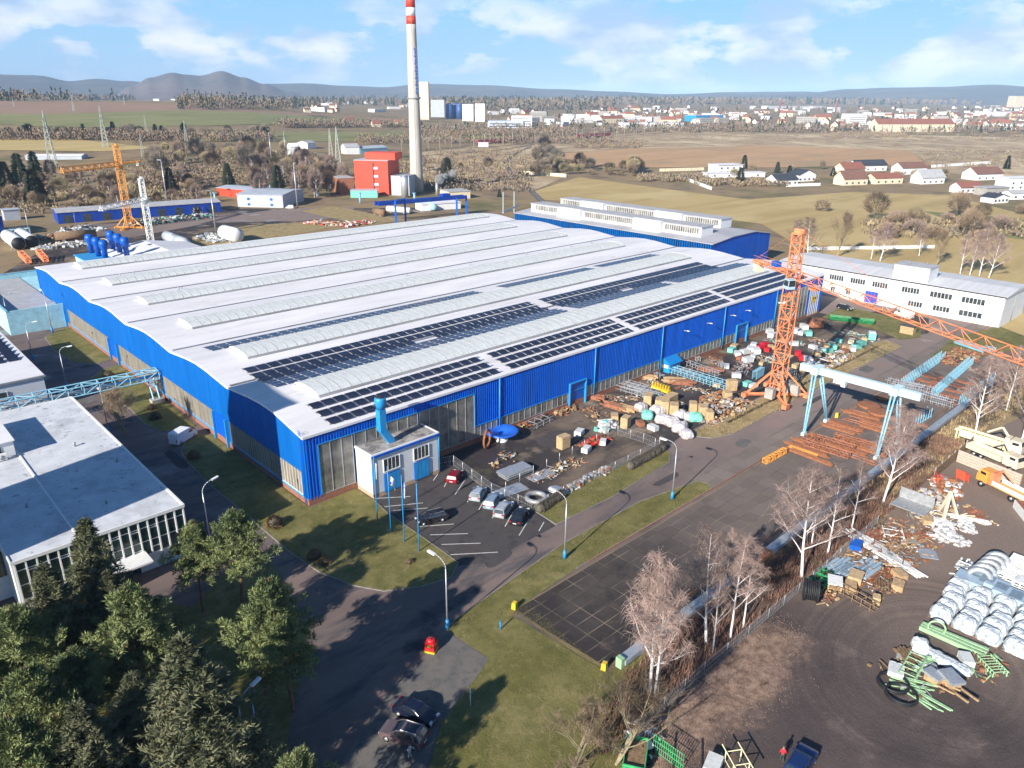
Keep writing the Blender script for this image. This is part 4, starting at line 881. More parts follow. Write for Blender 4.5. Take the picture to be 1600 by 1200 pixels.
tn = thing('storage_tent', 'white pyramid-roofed storage tent just behind the hall', 'tent'); p = at(233, 402, 5)
b = MB(); b.add([(p.x-13, p.y-8, 3), (p.x+13, p.y-8, 3), (p.x+13, p.y+14, 3), (p.x-13, p.y+14, 3), (p.x, p.y+3, 9.5)], [(0, 1, 4), (1, 2, 4), (2, 3, 4), (3, 0, 4), (3, 2, 1, 0)]); b.build('roof', MATS['white_paint'], tn)
b = MB(); b.bx(p.x-12.8, p.x+12.8, p.y-7.8, p.y+13.8, 0, 2.99); b.build('wall', MATS['white_wall'], tn)
# ------------------------------------------------------------------ street lamps
def lamp(h=9.6, arm=1.7, foot='blue_paint'):
    t = thing('street_lamp', '', 'street lamp')
    b = MB(); b.tube((0, 0, 0), (0, 0, 1.3), .24, .22, n=12); b.build('base_sleeve', MATS['blue_light'], t)
    b = MB(); b.tube((0, 0, 1.3), (0, 0, h-1.2), .11, .075, n=8)
    pts = [Vector((arm*(1-math.cos(a)), 0, h-1.2+math.sin(a)*1.3)) for a in [i*PI/2/6 for i in range(7)]]
    b.path(pts, .06, 8); b.build('pole', MATS['galvanised'], t)
    b = MB(); b.box((arm+.45, 0, h+.1), (1.1, .36, .18), ry=-.12); b.box((arm+.45, 0, h-.0), (.8, .28, .1), ry=-.12); b.build('lamp_head', MATS['white_paint'], t)
    return t
LG = 'street lamps along the works roads'
for px, py, rz, lab, s in ((699, 982, 1.75, 'street lamp with blue sleeve beside the red tank at the road fork', 1), (882, 873, 1.75, 'street lamp with blue sleeve on the verge opposite the parked cars', 1.03), (1050, 780, 1.9, 'street lamp with blue sleeve at the end of the green verge', 1.03),
                           (105, 606, -.4, 'curved street lamp behind the pipe bridge', .95), (52, 562, -.4, 'street lamp between the white workshop and the lawns', .95), (16, 512, .2, 'farthest street lamp at the left edge of the photo', .95), (82, 520, 1.6, 'straight lamp post with blue foot near the pale blue annex', 1.15),
                           (170, 676, 1.5, 'dark lamp post by the bare shrub beside the low building', .85), (329, 850, .2, 'street lamp half hidden behind the pine beside the white roof', .98), (390, 1215, .3, 'lamp post among the pines at the bottom edge', .98)):
    again('lamp', lamp, at(px, py), rz, lab, LG, s)
# second head on the pole among the pines
# ------------------------------------------------------------------ cars
def car_body(kind):
    """side profile (x forward, z up) of lower body and cabin"""
    if kind == 'estate': L_ = 4.7; body = [(-2.32, .35), (-2.36, .62), (-2.28, .98), (-1.2, 1.02), (.8, .98), (1.75, .88), (2.22, .72), (2.34, .5), (2.28, .32)]; cab = [(-2.2, .98), (-1.95, 1.42), (-1.5, 1.50), (.05, 1.50), (.45, 1.42), (1.15, .97)]
    elif kind == 'suv': L_ = 4.7; body = [(-2.3, .42), (-2.36, .7), (-2.28, 1.08), (-1.2, 1.12), (.9, 1.1), (1.85, 1.02), (2.28, .85), (2.34, .55), (2.26, .40)]; cab = [(-2.18, 1.08), (-1.85, 1.6), (-1.4, 1.70), (.05, 1.68), (.45, 1.58), (1.1, 1.08)]
    elif kind == 'saloon': L_ = 4.8; body = [(-2.36, .35), (-2.42, .6), (-2.36, .92), (-1.5, .98), (.8, .95), (1.8, .84), (2.3, .68), (2.42, .48), (2.34, .30)]; cab = [(-1.9, .95), (-1.2, 1.36), (-.7, 1.44), (.05, 1.44), (.45, 1.34), (1.15, .94)]
    else: L_ = 4.1; body = [(-2.0, .36), (-2.05, .62), (-1.98, 1.0), (-1.0, 1.02), (.8, 1.0), (1.55, .9), (1.92, .74), (2.02, .5), (1.96, .33)]; cab = [(-1.92, 1.0), (-1.7, 1.42), (-1.3, 1.52), (.05, 1.50), (.4, 1.42), (1.0, .99)]
    return L_, body, cab
def loft(b, prof, ws, z0=None):
    """closed side profile swept between widths: ws = [(y fraction, shrink)]"""
    n = len(prof); cx = sum(p[0] for p in prof)/n; vs = []
    for y, k, dz in ws:
        for x, z in prof: vs.append((cx+(x-cx)*k, y, z+dz*0))
    m = len(ws); fs = [(i*n+j, i*n+(j+1) % n, (i+1)*n+(j+1) % n, (i+1)*n+j) for i in range(m-1) for j in range(n)]
    fs += [tuple(range(n-1, -1, -1)), tuple(range((m-1)*n, m*n))]; b.add(vs, fs)
def make_car(kind, m, roofm=None, rails=False, glassroof=False):
    L_, body, cab = car_body(kind); t = thing('parked_car', '', 'car'); hw = .9 if kind != 'suv' else .94
    b = MB(); loft(b, body+[(body[-1][0]-.1, .22), (body[0][0]+.1, .22)], [(-hw, .965, 0), (-hw+.07, .99, 0), (-hw+.2, 1, 0), (hw-.2, 1, 0), (hw-.07, .99, 0), (hw, .965, 0)]); bd = b.build('body', m, t)
    for x in (-L_/2+.85, L_/2-.92):
        for s in (-1, 1):
            b = MB(); b.tube((x, s*(hw-.2), .33), (x, s*(hw+.02), .33), .34, n=16); w = b.build('wheel', MATS['black_rubber'], t)
            b = MB(); b.tube((x, s*(hw+.021), .33), (x, s*(hw+.035), .33), .21, n=12); b.build('rim', MATS['galvanised'], w)
    # glasshouse: dark volume with the painted roof panel and pillars over it
    top = max(p[1] for p in cab); c2 = [(x, z) for x, z in cab]
    vs = []; n = len(c2)
    for s in (-1, 1):
        for x, z in c2: k = (z-c2[0][1])/(top-c2[0][1]); vs.append((x, s*(hw-.06-.17*max(0, k)), z))
    b = MB(); b.add(vs, [tuple(range(n-1, -1, -1)), tuple(range(n, 2*n))]+[(j, j+1, n+j+1, n+j) for j in range(n-1)]); b.build('glasshouse', mat('car_glass', (.015, .02, .03), .05, var=.3, spec=1), t)
    r = [p for p in c2 if p[1] > top-.11]; b = MB(); xs = sorted(p[0] for p in r); a, e = xs[0]+.12, xs[-1]-.08
    b.add([(a-.12, -(hw-.24), top-.045), (e+.15, -(hw-.24), top-.055), (e+.15, hw-.24, top-.055), (a-.12, hw-.24, top-.045), (a, -(hw-.30), top+.03), (e, -(hw-.30), top+.025), (e, hw-.30, top+.025), (a, hw-.30, top+.03)], [(4, 5, 6, 7), (0, 1, 5, 4), (1, 2, 6, 5), (2, 3, 7, 6), (3, 0, 4, 7), (3, 2, 1, 0)]); rf = b.build('roof', roofm or m, t)
    b = MB()
    for s in (-1, 1):
        def cp(x, z): k = (z-c2[0][1])/(top-c2[0][1]); return Vector((x, s*(hw-.045-.17*k), z))
        b.bar(cp(*c2[0]), cp(*c2[1]), .10); b.bar(cp(*c2[-1]), cp(*c2[-2]), .07); b.bar(cp(c2[1][0], c2[1][1]), cp(c2[2][0], c2[2][1]), .08); b.bar(cp(c2[2][0], c2[2][1]), cp(c2[3][0], c2[3][1]), .06); b.bar(cp(c2[3][0], c2[3][1]), cp(c2[4][0], c2[4][1]), .07); b.bar(cp(-.35, c2[0][1]), cp(-.4, top-.04), .07); b.bar(cp(c2[0][0]+.65, c2[0][1]), cp(c2[1][0]+.6, top-.05), .08)
    b.build('pillars', m, t)
    if glassroof: b = MB(); b.box(((a+e)/2, 0, top+.035), ((e-a)*.75, (hw-.35)*1.7, .012)); b.build('sunroof', MATS['car_glass'], rf)
    if rails: 
        for s in (-1, 1): b = MB(); b.bar((a, s*(hw-.28), top+.09), (e, s*(hw-.28), top+.08), .04); b.build('roof_rail', MATS['galvanised'], rf)
    f, r_ = body[-2], body[0]
    for s in (-1, 1):
        b = MB(); b.box((L_/2-.16, s*(hw-.28), .70), (.22, .40, .15), rz=-s*.2); b.build('headlight', mat('headlight_glass', (.7, .72, .75), .15), t)
        b = MB(); b.box((-L_/2+.02, s*(hw-.2), .86), (.10, .30, .20)); b.build('tail_light', mat('tail_light_red', (.4, .01, .01), .3), t)
        b = MB(); b.box((.82, s*(hw+.08), 1.0), (.16, .2, .13)); b.build('wing_mirror', m, t)
    b = MB(); b.box((-L_/2-.02, 0, .62), (.02, .52, .12)); b.build('number_plate', MATS['white_paint'], t)
    b = MB(); b.box((L_/2, 0, .48), (.06, 1.1, .22)); b.build('grille', MATS['dark_metal'], t)
    return t
paint = lambda n, c, v=.04: mat(n, c, .22, var=v, scale=2, spec=.8, metal=.25)
def place(t, px, py, hx, hy, label, group=None, z=0):
    """car centre at (px, py); (hx, hy) = pixel its nose points to"""
    a, b_ = at(px, py, .4), at(hx, hy, .4); t.location = (a.x, a.y, z); t.rotation_euler = (0, 0, math.atan2(b_.y-a.y, b_.x-a.x)); t['label'] = label
    if group: t['group'] = group
    return t
CG = 'cars in the works car park'
place(make_car('hatch', paint('paint_red', (.30, .015, .03))), 711, 746, 722, 730, 'dark red hatchback parked alone nearest the annex', CG, .03)
place(make_car('hatch', paint('paint_pale', (.50, .57, .62))), 747, 773, 757, 757, 'pale silver hatchback, leftmost of the row of four', CG, .03)
place(make_car('estate', paint('paint_blue_grey', (.30, .40, .50))), 770, 784, 781, 767, 'blue-grey estate car, second in the row of four', CG, .03)
place(make_car('estate', paint('paint_silver', (.50, .53, .56))), 787, 797, 799, 781, 'silver estate car, third in the row of four', CG, .03)
place(make_car('saloon', paint('paint_black', (.02, .025, .035))), 812, 808, 823, 791, 'black car with pale rear, rightmost of the row of four', CG, .03)
place(make_car('estate', paint('paint_dark', (.025, .025, .03)), rails=True), 674, 811, 648, 817, 'black estate car parked alone in front of the flagpoles', CG, .03)
place(make_car('saloon', paint('paint_navy', (.012, .018, .045))), 650, 1115, 678, 1127, 'dark navy saloon on the pale asphalt near the bottom', None, .05)
place(make_car('suv', paint('paint_brown_grey', (.16, .115, .12)), rails=True, glassroof=True), 631, 1150, 600, 1140, 'brown-grey estate with glass roof beside the dark saloon, a person next to it', None, .05)
place(make_car('suv', paint('paint_blue', (.015, .04, .14))), 1250, 1196, 1264, 1172, 'dark blue car cut by the bottom edge of the photo', None, .05)
place(make_car('estate', paint('paint_dark2', (.03, .03, .035))), 1320, 482, 1329, 484, 'dark car parked in front of the white office wing', None, .1)
def van(m='white_paint'):
    t = thing('parked_van', '', 'van'); body = [(-2.7, .45), (-2.75, 1.2), (-2.6, 2.2), (-2.4, 2.38), (.9, 2.35), (1.25, 2.2), (2.05, 1.35), (2.65, 1.1), (2.8, .75), (2.75, .42), (2.6, .3), (-2.6, .3)]
    b = MB(); loft(b, body, [(-1.0, .97, 0), (-.93, .99, 0), (-.7, 1, 0), (.7, 1, 0), (.93, .99, 0), (1.0, .97, 0)]); b.build('body', MATS[m], t)
    b = MB(); b.add([(1.32, -.82, 2.14), (1.32, .82, 2.14), (2.0, .86, 1.42), (2.0, -.86, 1.42)], [(0, 3, 2, 1)]); b.v = [(x+.03, y, z+.02) for x, y, z in b.v]; b.build('windscreen', MATS['car_glass'], t)
    for s in (-1, 1):
        b = MB(); b.box((1.05, s*.975, 1.68), (.95, .06, .55)); b.build('side_window', MATS['car_glass'], t)
        b = MB(); b.box((2.68, s*.7, .88), (.16, .3, .22)); b.build('headlight', MATS['headlight_glass'], t)
        b = MB(); b.box((-2.72, s*.88, 1.1), (.06, .14, .5)); b.build('tail_light', MATS['tail_light_red'], t)
        for x in (-1.75, 1.8):
            b = MB(); b.tube((x, s*.76, .36), (x, s*1.0, .36), .36, n=16); w = b.build('wheel', MATS['black_rubber'], t)
            b = MB(); b.tube((x, s*1.001, .36), (x, s*1.012, .36), .2, n=10); b.build('rim', MATS['galvanised'], w)
    return t
def van1(): v = van(); return v
p, p2 = at(287, 688), at(307, 676); again('van', van1, (p.x, p.y, .02), math.atan2(p2.y-p.y, p2.x-p.x), 'white delivery van on the road beside the hall corner', 'white vans')
p, p2 = at(1412, 496), at(1392, 490); again('van', van1, (p.x, p.y, .03), math.atan2(p2.y-p.y, p2.x-p.x), 'white van parked before the entrance of the office wing', 'white vans')
p = at(453, 326); again('van', van1, (p.x, p.y, .05), 2.4, 'small white van beside the grey-blue warehouse far behind', 'white vans', .8)
# car park markings
for i, (x0, y0, x1, y1) in enumerate(((677, 751, 684, 741), (694, 761, 700, 750), (711, 773, 728, 748), (730, 785, 742, 763), (748, 797, 757, 781), (769, 810, 778, 795), (789, 823, 802, 800), (811, 837, 827, 811), (842, 830, 850, 816),
                                     (588, 779, 641, 776), (601, 792, 661, 786), (615, 798, 668, 794), (656, 823, 709, 819), (672, 836, 731, 834), (690, 851, 751, 849), (704, 867, 778, 863))):
    a, c = at(x0, y0), at(x1, y1); d = c-a
    b = MB(); b.box(((a+c)/2+Vector((0, 0, .038))), (d.length, .13, .006), rz=math.atan2(d.y, d.x)); struct(b.build('road_marking', MATS['marking_white']))
for i in range(9):
    a, c = at(1330+i*7, 489-1+i*1.6), at(1338+i*7, 484-1+i*1.6); d = c-a
    b = MB(); b.box(((a+c)/2+Vector((0, 0, .03))), (d.length, .14, .008), rz=math.atan2(d.y, d.x)); struct(b.build('road_marking', MATS['marking_white']))
# flagpoles
def flag(m, w, h, drop, seed):
    b = MB(); n = 10; vs = []; k = 14
    for i in range(n+1):
        for j in range(k+1):
            u = i/n; v = j/k; vs.append((.08+u*w, math.sin(u*7+seed+v*2)*.12*u*2, -v*h-drop*u**1.5))
    b.add(vs, [(i*(k+1)+j, (i+1)*(k+1)+j, (i+1)*(k+1)+j+1, i*(k+1)+j+1) for i in range(n) for j in range(k)], True); return b
for i, (px, py, top, kind) in enumerate(((590, 815, 717, 'czech'), (611, 832, 730, 'white'), (632, 847, 741, 'blue'), (655, 862, 752, None))):
    base = at(px, py); h = 10.6; t = thing('flagpole', ('first blue flagpole from the hall, its hanging flag white and red', 'second flagpole, flying a white flag with a blue emblem', 'third flagpole, its blue and white flag hanging limp', 'fourth bright blue flagpole, without any flag')[i], 'flagpole', (base.x, base.y, .1), 0, 'flagpoles by the car park')
    b = MB(); b.tube((0, 0, 0), (0, 0, h), .09, .06, n=8); b.build('pole', MATS['blue_light'], t)
    if kind == 'white': b = flag('w', 1.1, 1.5, 1.4, 0); fo = b.build('flag', MATS['white_paint'], t); fo.location = (0, 0, h-1.4); e = MB(); e.box((.45, .08, -1.4), (.35, .3, .35), ry=.6); eo = e.build('emblem', MATS['blue_deep'], fo)
    elif kind: b = flag(kind, .35, 2.6, .3, i*2); fo = b.build('flag', mat('flag_'+kind, (.7, .7, .7) if kind == 'czech' else (.45, .5, .62), .8, col2=(.75, .75, .75) if kind == 'czech' else (.03, .08, .38), scale=1.3, contrast=(.45, .55)), t); fo.location = (0, 0, h-1.0)
    if kind == 'czech': e = MB(); e.box((.22, .12, -1.9), (.3, .25, .9)); e.build('red_band', MATS['red_plastic'], fo)
# ------------------------------------------------------------------ people
def person(loc, rz, jacket, legs, label, pose):
    t = thing('person', label, 'person', loc, rz); P = pose
    J = {'pel': (0, 0, .95), 'ch': (.03, 0, 1.32), 'nk': (.04, 0, 1.50), 'hd': (.06, 0, 1.66), 'lk': (.04, .1, .5), 'la': (-.02, .12, .08), 'lt': (.16, .13, .04), 'rk': (.06, -.1, .5), 'ra': (.0, -.13, .08), 'rt': (.18, -.14, .04), 'ls': (.02, .19, 1.42), 'le': (.02, .26, 1.14), 'lw': (.14, .25, .92), 'lh': (.20, .24, .86), 'rs': (.02, -.19, 1.42), 're': (.02, -.27, 1.14), 'rw': (.12, -.28, .92), 'rh': (.17, -.28, .86)}
    J.update(P); R = {'pel': .155, 'ch': .165, 'nk': .06, 'hd': .105, 'lk': .075, 'la': .05, 'lt': .04, 'rk': .075, 'ra': .05, 'rt': .04, 'ls': .07, 'le': .05, 'lw': .036, 'lh': .035, 'rs': .07, 're': .05, 'rw': .036, 'rh': .035}
    E_ = [('pel', 'ch'), ('ch', 'nk'), ('nk', 'hd'), ('pel', 'lk'), ('lk', 'la'), ('la', 'lt'), ('pel', 'rk'), ('rk', 'ra'), ('ra', 'rt'), ('ch', 'ls'), ('ls', 'le'), ('le', 'lw'), ('lw', 'lh'), ('ch', 'rs'), ('rs', 're'), ('re', 'rw'), ('rw', 'rh')]
    names = list(J); vs = [J[n] for n in names]; es = [(names.index(a), names.index(b)) for a, b in E_]; rad = [R[n] for n in names]
    for s, h, w in ((1, 'lh', 'lw'), (-1, 'rh', 'rw')):     # five fingers on each hand
        H, W_ = Vector(J[h]), Vector(J[w]); d = (H-W_).normalized(); sdv = d.orthogonal().normalized()
        for k in range(5):
            o = len(vs); off = sdv*((k-2)*.014); ln = (.05, .075, .08, .072, .055)[k]
            vs.append(tuple(H+off+d*.02)); vs.append(tuple(H+off*1.2+d*ln)); rad += [.011, .008]; es += [(names.index(h), o), (o, o+1)]
    me = bpy.data.meshes.new('body'); me.from_pydata(vs, es, []); o = bpy.data.objects.new('body', me); COL.objects.link(o); o.parent = t
    m = o.modifiers.new('Skin', 'SKIN'); 
    for i, v in enumerate(me.skin_vertices[0].data if me.skin_vertices else []): v.radius = (rad[i], rad[i])
    if not me.skin_vertices:
        bm = bmesh.new(); bm.from_mesh(me); bm.verts.layers.skin.verify(); bm.to_mesh(me); bm.free()
        for i, v in enumerate(me.skin_vertices[0].data): v.radius = (rad[i], rad[i])
    me.skin_vertices[0].data[0].use_root = True
    s = o.modifiers.new('Sub', 'SUBSURF'); s.levels = 1; s.render_levels = 2
    mm = bpy.data.materials.new(jacket[0]); mm.use_nodes = True; nt_ = mm.node_tree; bs_ = nt_.nodes['Principled BSDF']; bs_.inputs['Roughness'].default_value = .85
    c = nt_.nodes.new('ShaderNodeTexCoord'); sp_ = nt_.nodes.new('ShaderNodeSeparateXYZ'); nt_.links.new(c.outputs['Object'], sp_.inputs[0]); r = nt_.nodes.new('ShaderNodeValToRGB'); mr = nt_.nodes.new('ShaderNodeMapRange'); mr.inputs[2].default_value = 2; nt_.links.new(sp_.outputs[2], mr.inputs[0]); nt_.links.new(mr.outputs[0], r.inputs[0]); r.color_ramp.interpolation = 'CONSTANT'
    el = r.color_ramp.elements; el[0].position = 0; el[0].color = (.03, .03, .03, 1); el[1].position = .05; el[1].color = (*legs, 1)
    for pz, cl in ((.47, jacket[1]), (.762, (.55, .36, .27))): e = el.new(pz); e.color = (*cl, 1)
    nt_.links.new(r.outputs[0], bs_.inputs['Base Color']); me.materials.append(mm)
    b = MB(); H = Vector(J['hd']); b.lathe(H+Vector((-.012, 0, .0)), [(.112, .0), (.118, .05), (.095, .105), (.04, .13)], n=12); b.build('hair', MATS['timber_dark'], t)
    b = MB(); b.tube(H+Vector((.09, 0, -.01)), H+Vector((.135, 0, -.025)), .022, .012, n=6)
    for s_ in (-1, 1): b.lathe(H+Vector((.098, s_*.036, .02)), [(.004, -.01), (.014, 0), (.004, .01)], n=6)
    b.box(H+Vector((.10, 0, -.06)), (.02, .05, .012)); b.build('face', MATS['timber'], t)
    return t
p = at(641, 1186); person((p.x, p.y, .05), 1.9, ('grey_clothes', (.40, .42, .44)), (.34, .36, .38), 'person in light grey clothes standing beside the brown-grey estate car', {'lk': (.12, .1, .5), 'la': (.1, .12, .08), 'lt': (.26, .13, .04), 'ra': (-.12, -.12, .08), 'rt': (.04, -.13, .04), 'lw': (.25, .2, 1.12), 'lh': (.32, .18, 1.14)})
p = at(1221, 1190); person((p.x, p.y, .05), .6, ('red_jacket', (.65, .03, .05)), (.05, .07, .06), 'person in a red jacket and dark trousers walking near the blue car', {'lk': (.14, .1, .5), 'la': (.05, .12, .1), 'lt': (.2, .13, .06), 'ra': (-.2, -.12, .1), 'rt': (-.05, -.13, .06)})
# ------------------------------------------------------------------ fences
def fence(pts, h, label, post_gap=3.0, m='galvanised', mesh=True):
    t = thing('wire_fence', label, 'fence', (0, 0, 0)); P_ = [at(*p) for p in pts]
    mm = MB()
    for a, c in zip(P_, P_[1:]):
        d = c-a; n = max(1, round(d.length/post_gap))
        for i in range(n+(c == P_[-1])):
            q_ = a+d*(i/n); b = MB(); b.tube(q_, q_+Vector((0, 0, h)), .05, n=6); b.build('post', MATS[m], t)
        if mesh:
            for z in (h*.97, h*.5, .15): mm.bar(a+Vector((0, 0, z)), c+Vector((0, 0, z)), .025)
            n2 = int(d.length/.35)
            for i in range(n2): a0 = a+d*(i/n2); a1 = a+d*((i+1)/n2); mm.bar(a0+Vector((0, 0, .12)), a1+Vector((0, 0, h*.97)), .012); mm.bar(a1+Vector((0, 0, .12)), a0+Vector((0, 0, h*.97)), .012)
    if mm.v: mm.build('wire_mesh', MATS[m], t)
    return t
fence([(683, 733), (709, 728), (768, 772), (831, 800)], 2.0, 'wire fence between the car park and the fenced yard', 3.2)
fence([(831, 800), (880, 774), (940, 745), (1000, 715), (1030, 699)], 1.7, 'fence of grey posts along the green verge', 4.0)
fence([(790, 768), (833, 742), (874, 722), (913, 701), (950, 683), (965, 672)], 1.8, 'line of bare fence posts through the middle of the yard', 4.2, mesh=False)
fence([(965, 680), (1005, 692), (1023, 700)], 2.0, 'wire gate frames beside the hedge end', 3.0)
fence([(1003, 1137), (1100, 1052), (1200, 967), (1290, 890), (1370, 820)], 1.6, 'long low fence between the birches and the dirt yard', 4.0, 'steel_grey')
# ------------------------------------------------------------------ small roadside things
p = at(674, 1016); tk = thing('fuel_tank', 'small red tank with yellow labels standing on the pale asphalt', 'tank', (p.x, p.y, .05), .5)
b = MB(); b.box((0, 0, .75), (1.15, 1.15, 1.1)); b.lathe((0, 0, 1.3), [(.55, 0), (.5, .25), (.2, .33)], n=16); b.build('body', MATS['red_plastic'], tk)
b = MB(); b.box((0, 0, .1), (1.3, 1.3, .2)); b.build('pallet', MATS['yellow_paint'], tk); b = MB(); b.box((-.58, 0, .9), (.02, .5, .3)); b.box((0, -.58, .9), (.5, .02, .3)); b.build('label_plate', MATS['yellow_paint'], tk); b = MB(); b.tube((.2, .2, 1.5), (.2, .2, 1.75), .12); b.tube((-.2, -.1, 1.5), (-.2, -.1, 1.7), .1); b.build('valve', MATS['dark_metal'], tk)
for px, py, lab, m in ((782, 984, 'short blue marker post on the lawn', 'blue_light'), (735, 1103, 'thin white signpost standing in the grass near the dark saloon', 'white_paint')):
    p = at(px, py); t = thing('marker_post', lab, 'post', (p.x, p.y, .05)); b = MB(); b.tube((0, 0, 0), (0, 0, 1.1 if m == 'blue_light' else 2.2), .09 if m == 'blue_light' else .06); b.build('post', MATS[m], t)
    b = MB(); b.box((0, 0, 1.1 if m == 'blue_light' else 1.6), (.3, .08, .25)); b.build('plate', MATS['blue_light'], t)
for px, py, lab in ((804, 951, 'yellow concrete buffer block at the near end of the slab yard'), (944, 1046, 'yellow buffer block beside the duct end'), (1307, 652, 'pale buffer block under the gantry crane'), (1430, 687, 'small yellow block on the far side of the gantry')):
    p = at(px, py); t = thing('buffer_block', lab, 'buffer block', (p.x, p.y, .05), .3); b = MB(); b.prism([(-.35, -.3), (.35, -.3), (.35, .3), (-.35, .3)], 0, .9); b.v = [(x*(1-.25*z), y*(1-.2*z), z) for x, y, z in b.v]; b.build('block', MATS['yellow_paint'], t); b = MB(); b.tube((.3, 0, .5), (.75, 0, .5), .14); b.build('buffer', MATS['timber'], t)
p = at(400, 1148); t = thing('notice_board', 'white framed notice board with a blue back among the pines', 'notice board', (p.x, p.y, .1), 1.2)
b = MB(); b.box((0, 0, 2.0), (2.2, .12, 1.9)); b.build('board', MATS['blue_paint'], t); b = MB(); b.box((0, -.09, 2.0), (2.3, .06, 2.0)); b.build('frame', MATS['white_paint'], t)
for s in (-1, 1): b = MB(); b.tube((s*.9, 0, 0), (s*.9, 0, 1.1), .06); b.build('leg', MATS['galvanised'], t)
p = at(1418, 521); t = thing('brick_kiosk', 'small flat-roofed masonry kiosk at the end of the parking strip', 'kiosk', (p.x, p.y, 0)); b = MB(); b.box((0, 0, 1.1), (2.4, 3.4, 2.2)); b.build('wall', MATS['timber'], t); b = MB(); b.box((0, 0, 2.3), (2.8, 3.8, .2)); b.build('roof', MATS['dark_metal'], t)
p = at(1330, 503); t = thing('open_skip', 'long bright green open skip lying by the office road', 'skip', (p.x, p.y, .1), -1.2)
b = MB(); b.add([(-5.5, -1, .1), (5.5, -1, .1), (5.5, 1, .1), (-5.5, 1, .1), (-6, -1.3, 1.1), (6, -1.3, 1.1), (6, 1.3, 1.1), (-6, 1.3, 1.1)], [(3, 2, 1, 0), (0, 1, 5, 4), (1, 2, 6, 5), (2, 3, 7, 6), (3, 0, 4, 7), (4, 5, 1, 0), (5, 6, 2, 1), (6, 7, 3, 2), (7, 4, 0, 3)]); b.build('tub', MATS['green_paint'], t)
b = MB()
for i in range(7): b.bar((-5+i*1.6, -1.15, .1), (-5.3+i*1.7, -1.36, 1.1), .08)
b.build('rib', MATS['green_paint'], t)
p = at(784, 688); t = thing('steel_flange', 'wide blue steel dish standing on a drum outside the hall wall', 'steel dish', (p.x, p.y, 0))
b = MB(); b.lathe((0, 0, 0), [(1.2, 0), (1.1, .3), (.9, .35), (.9, 1.3)], n=20); b.build('drum', MATS['white_paint'], t)
b = MB(); b.lathe((0, 0, 1.3), [(1.0, 0), (3.0, .45), (3.05, .7), (2.9, .72), (1.3, .35), (1.1, .1)], n=40); b.build('dish', mat('flange_blue', (.02, .13, .62), .3, var=.1), t)
p = at(761, 700); t = thing('steel_ring', 'rusty steel ring leaning beside the blue dish', 'steel ring', (p.x, p.y, 1.8), .5); b = MB(); b.ring((0, 0, 0), 1.6, .22, axis='Y'); b.build('ring', MATS['rust'], t)
# ------------------------------------------------------------------ trees
def limb(b, p, d, L_, r, segs=4, wob=.12, n=5, up=.0, rng=random):
    """tapering crooked limb, returns its points"""
    pts = [(Vector(p), r)]; q = Vector(p); d = Vector(d).normalized()
    for i in range(segs):
        d = (d+Vector((rng.uniform(-1, 1), rng.uniform(-1, 1), rng.uniform(-1, 1)))*wob+Vector((0, 0, up))).normalized()
        q = q+d*(L_/segs); rr = r*(1-.85*(i+1)/segs)
        b.tube(pts[-1][0], q, pts[-1][1], rr, n=n, caps=False, smooth=n > 4); pts.append((q.copy(), rr))
    return pts
def sample(pts, t):
    k = min(len(pts)-2, int(t*(len(pts)-1))); f = t*(len(pts)-1)-k; return pts[k][0].lerp(pts[k+1][0], f), pts[k][1]*(1-f)+pts[k+1][1]*f
def twigs(b, pts, n, L_, w, droop, rng, spread=1.0):
    """fine twigs as slender crossed blades"""
    for _ in range(n):
        p, _r = sample(pts, rng.uniform(.15, 1.0)); d = Vector((rng.uniform(-1, 1)*spread, rng.uniform(-1, 1)*spread, rng.uniform(-.3, 1))).normalized()
        l = L_*rng.uniform(.5, 1.2); q = p+d*l*.5; e = q+(d+Vector((0, 0, -droop))).normalized()*l*.6; s = d.orthogonal().normalized()*w
        b.add([p-s, p+s, q+s*.8, q-s*.8, e], [(0, 1, 2, 3), (3, 2, 4)])
def bare_tree(seed, H, trunk_m, twig_m, limbs=13, ang=.55, crown_lo=.22, spreadk=.38, ntw=26, tw=.018, twL=1.1, droop=.7, r0=None, forks=1, name='bare_birch', detail=1.0):
    rng = random.Random(seed); t = thing(name, '', 'tree'); b = MB(); tb_ = MB()
    for f in range(forks):
        lean = .05 if forks == 1 else .30; a0 = rng.uniform(0, 6.28)+f*2*PI/forks
        tr = limb(b, (0, 0, 0), (math.cos(a0)*lean, math.sin(a0)*lean, 1), H*rng.uniform(.9, 1), r0 or H*.0125, 9, .045 if forks == 1 else .07, 7, .03, rng)
        for i in range(int(limbs/forks*1.3) if forks > 1 else limbs):
            h = crown_lo+(.96-crown_lo)*(i+rng.random())/(limbs if forks == 1 else limbs/forks*1.3); p, r = sample(tr, min(.97, h)); a = i*2.4+rng.uniform(-.5, .5)
            el = ang+rng.uniform(-.15, .25)+h*.3; L1 = H*spreadk*(1.05-h)*rng.uniform(.75, 1.15)+H*.05
            m = limb(b, p, (math.cos(a)*math.cos(el), math.sin(a)*math.cos(el), math.sin(el)), L1, max(.02, r*.5), 5, .16, 4, .05, rng)
            twigs(tb_, m, int(ntw*.6*detail), twL, tw, droop, rng)
            for j in range(int(5*detail)+1):
                p2, r2 = sample(m, rng.uniform(.25, .95)); a2 = a+rng.choice((-1, 1))*rng.uniform(.4, 1.2); e2 = el+rng.uniform(-.2, .5)
                s_ = limb(b, p2, (math.cos(a2)*math.cos(e2), math.sin(a2)*math.cos(e2), math.sin(e2)), L1*rng.uniform(.3, .55), max(.012, r2*.6), 3, .2, 3, .03, rng)
                twigs(tb_, s_, int(ntw*detail), twL, tw, droop, rng)
        twigs(tb_, tr[5:], int(ntw*3*detail), twL, tw, droop, rng)
    b.build('trunk', MATS[trunk_m], t); tb_.build('crown', MATS[twig_m], t); t['H'] = H; return t
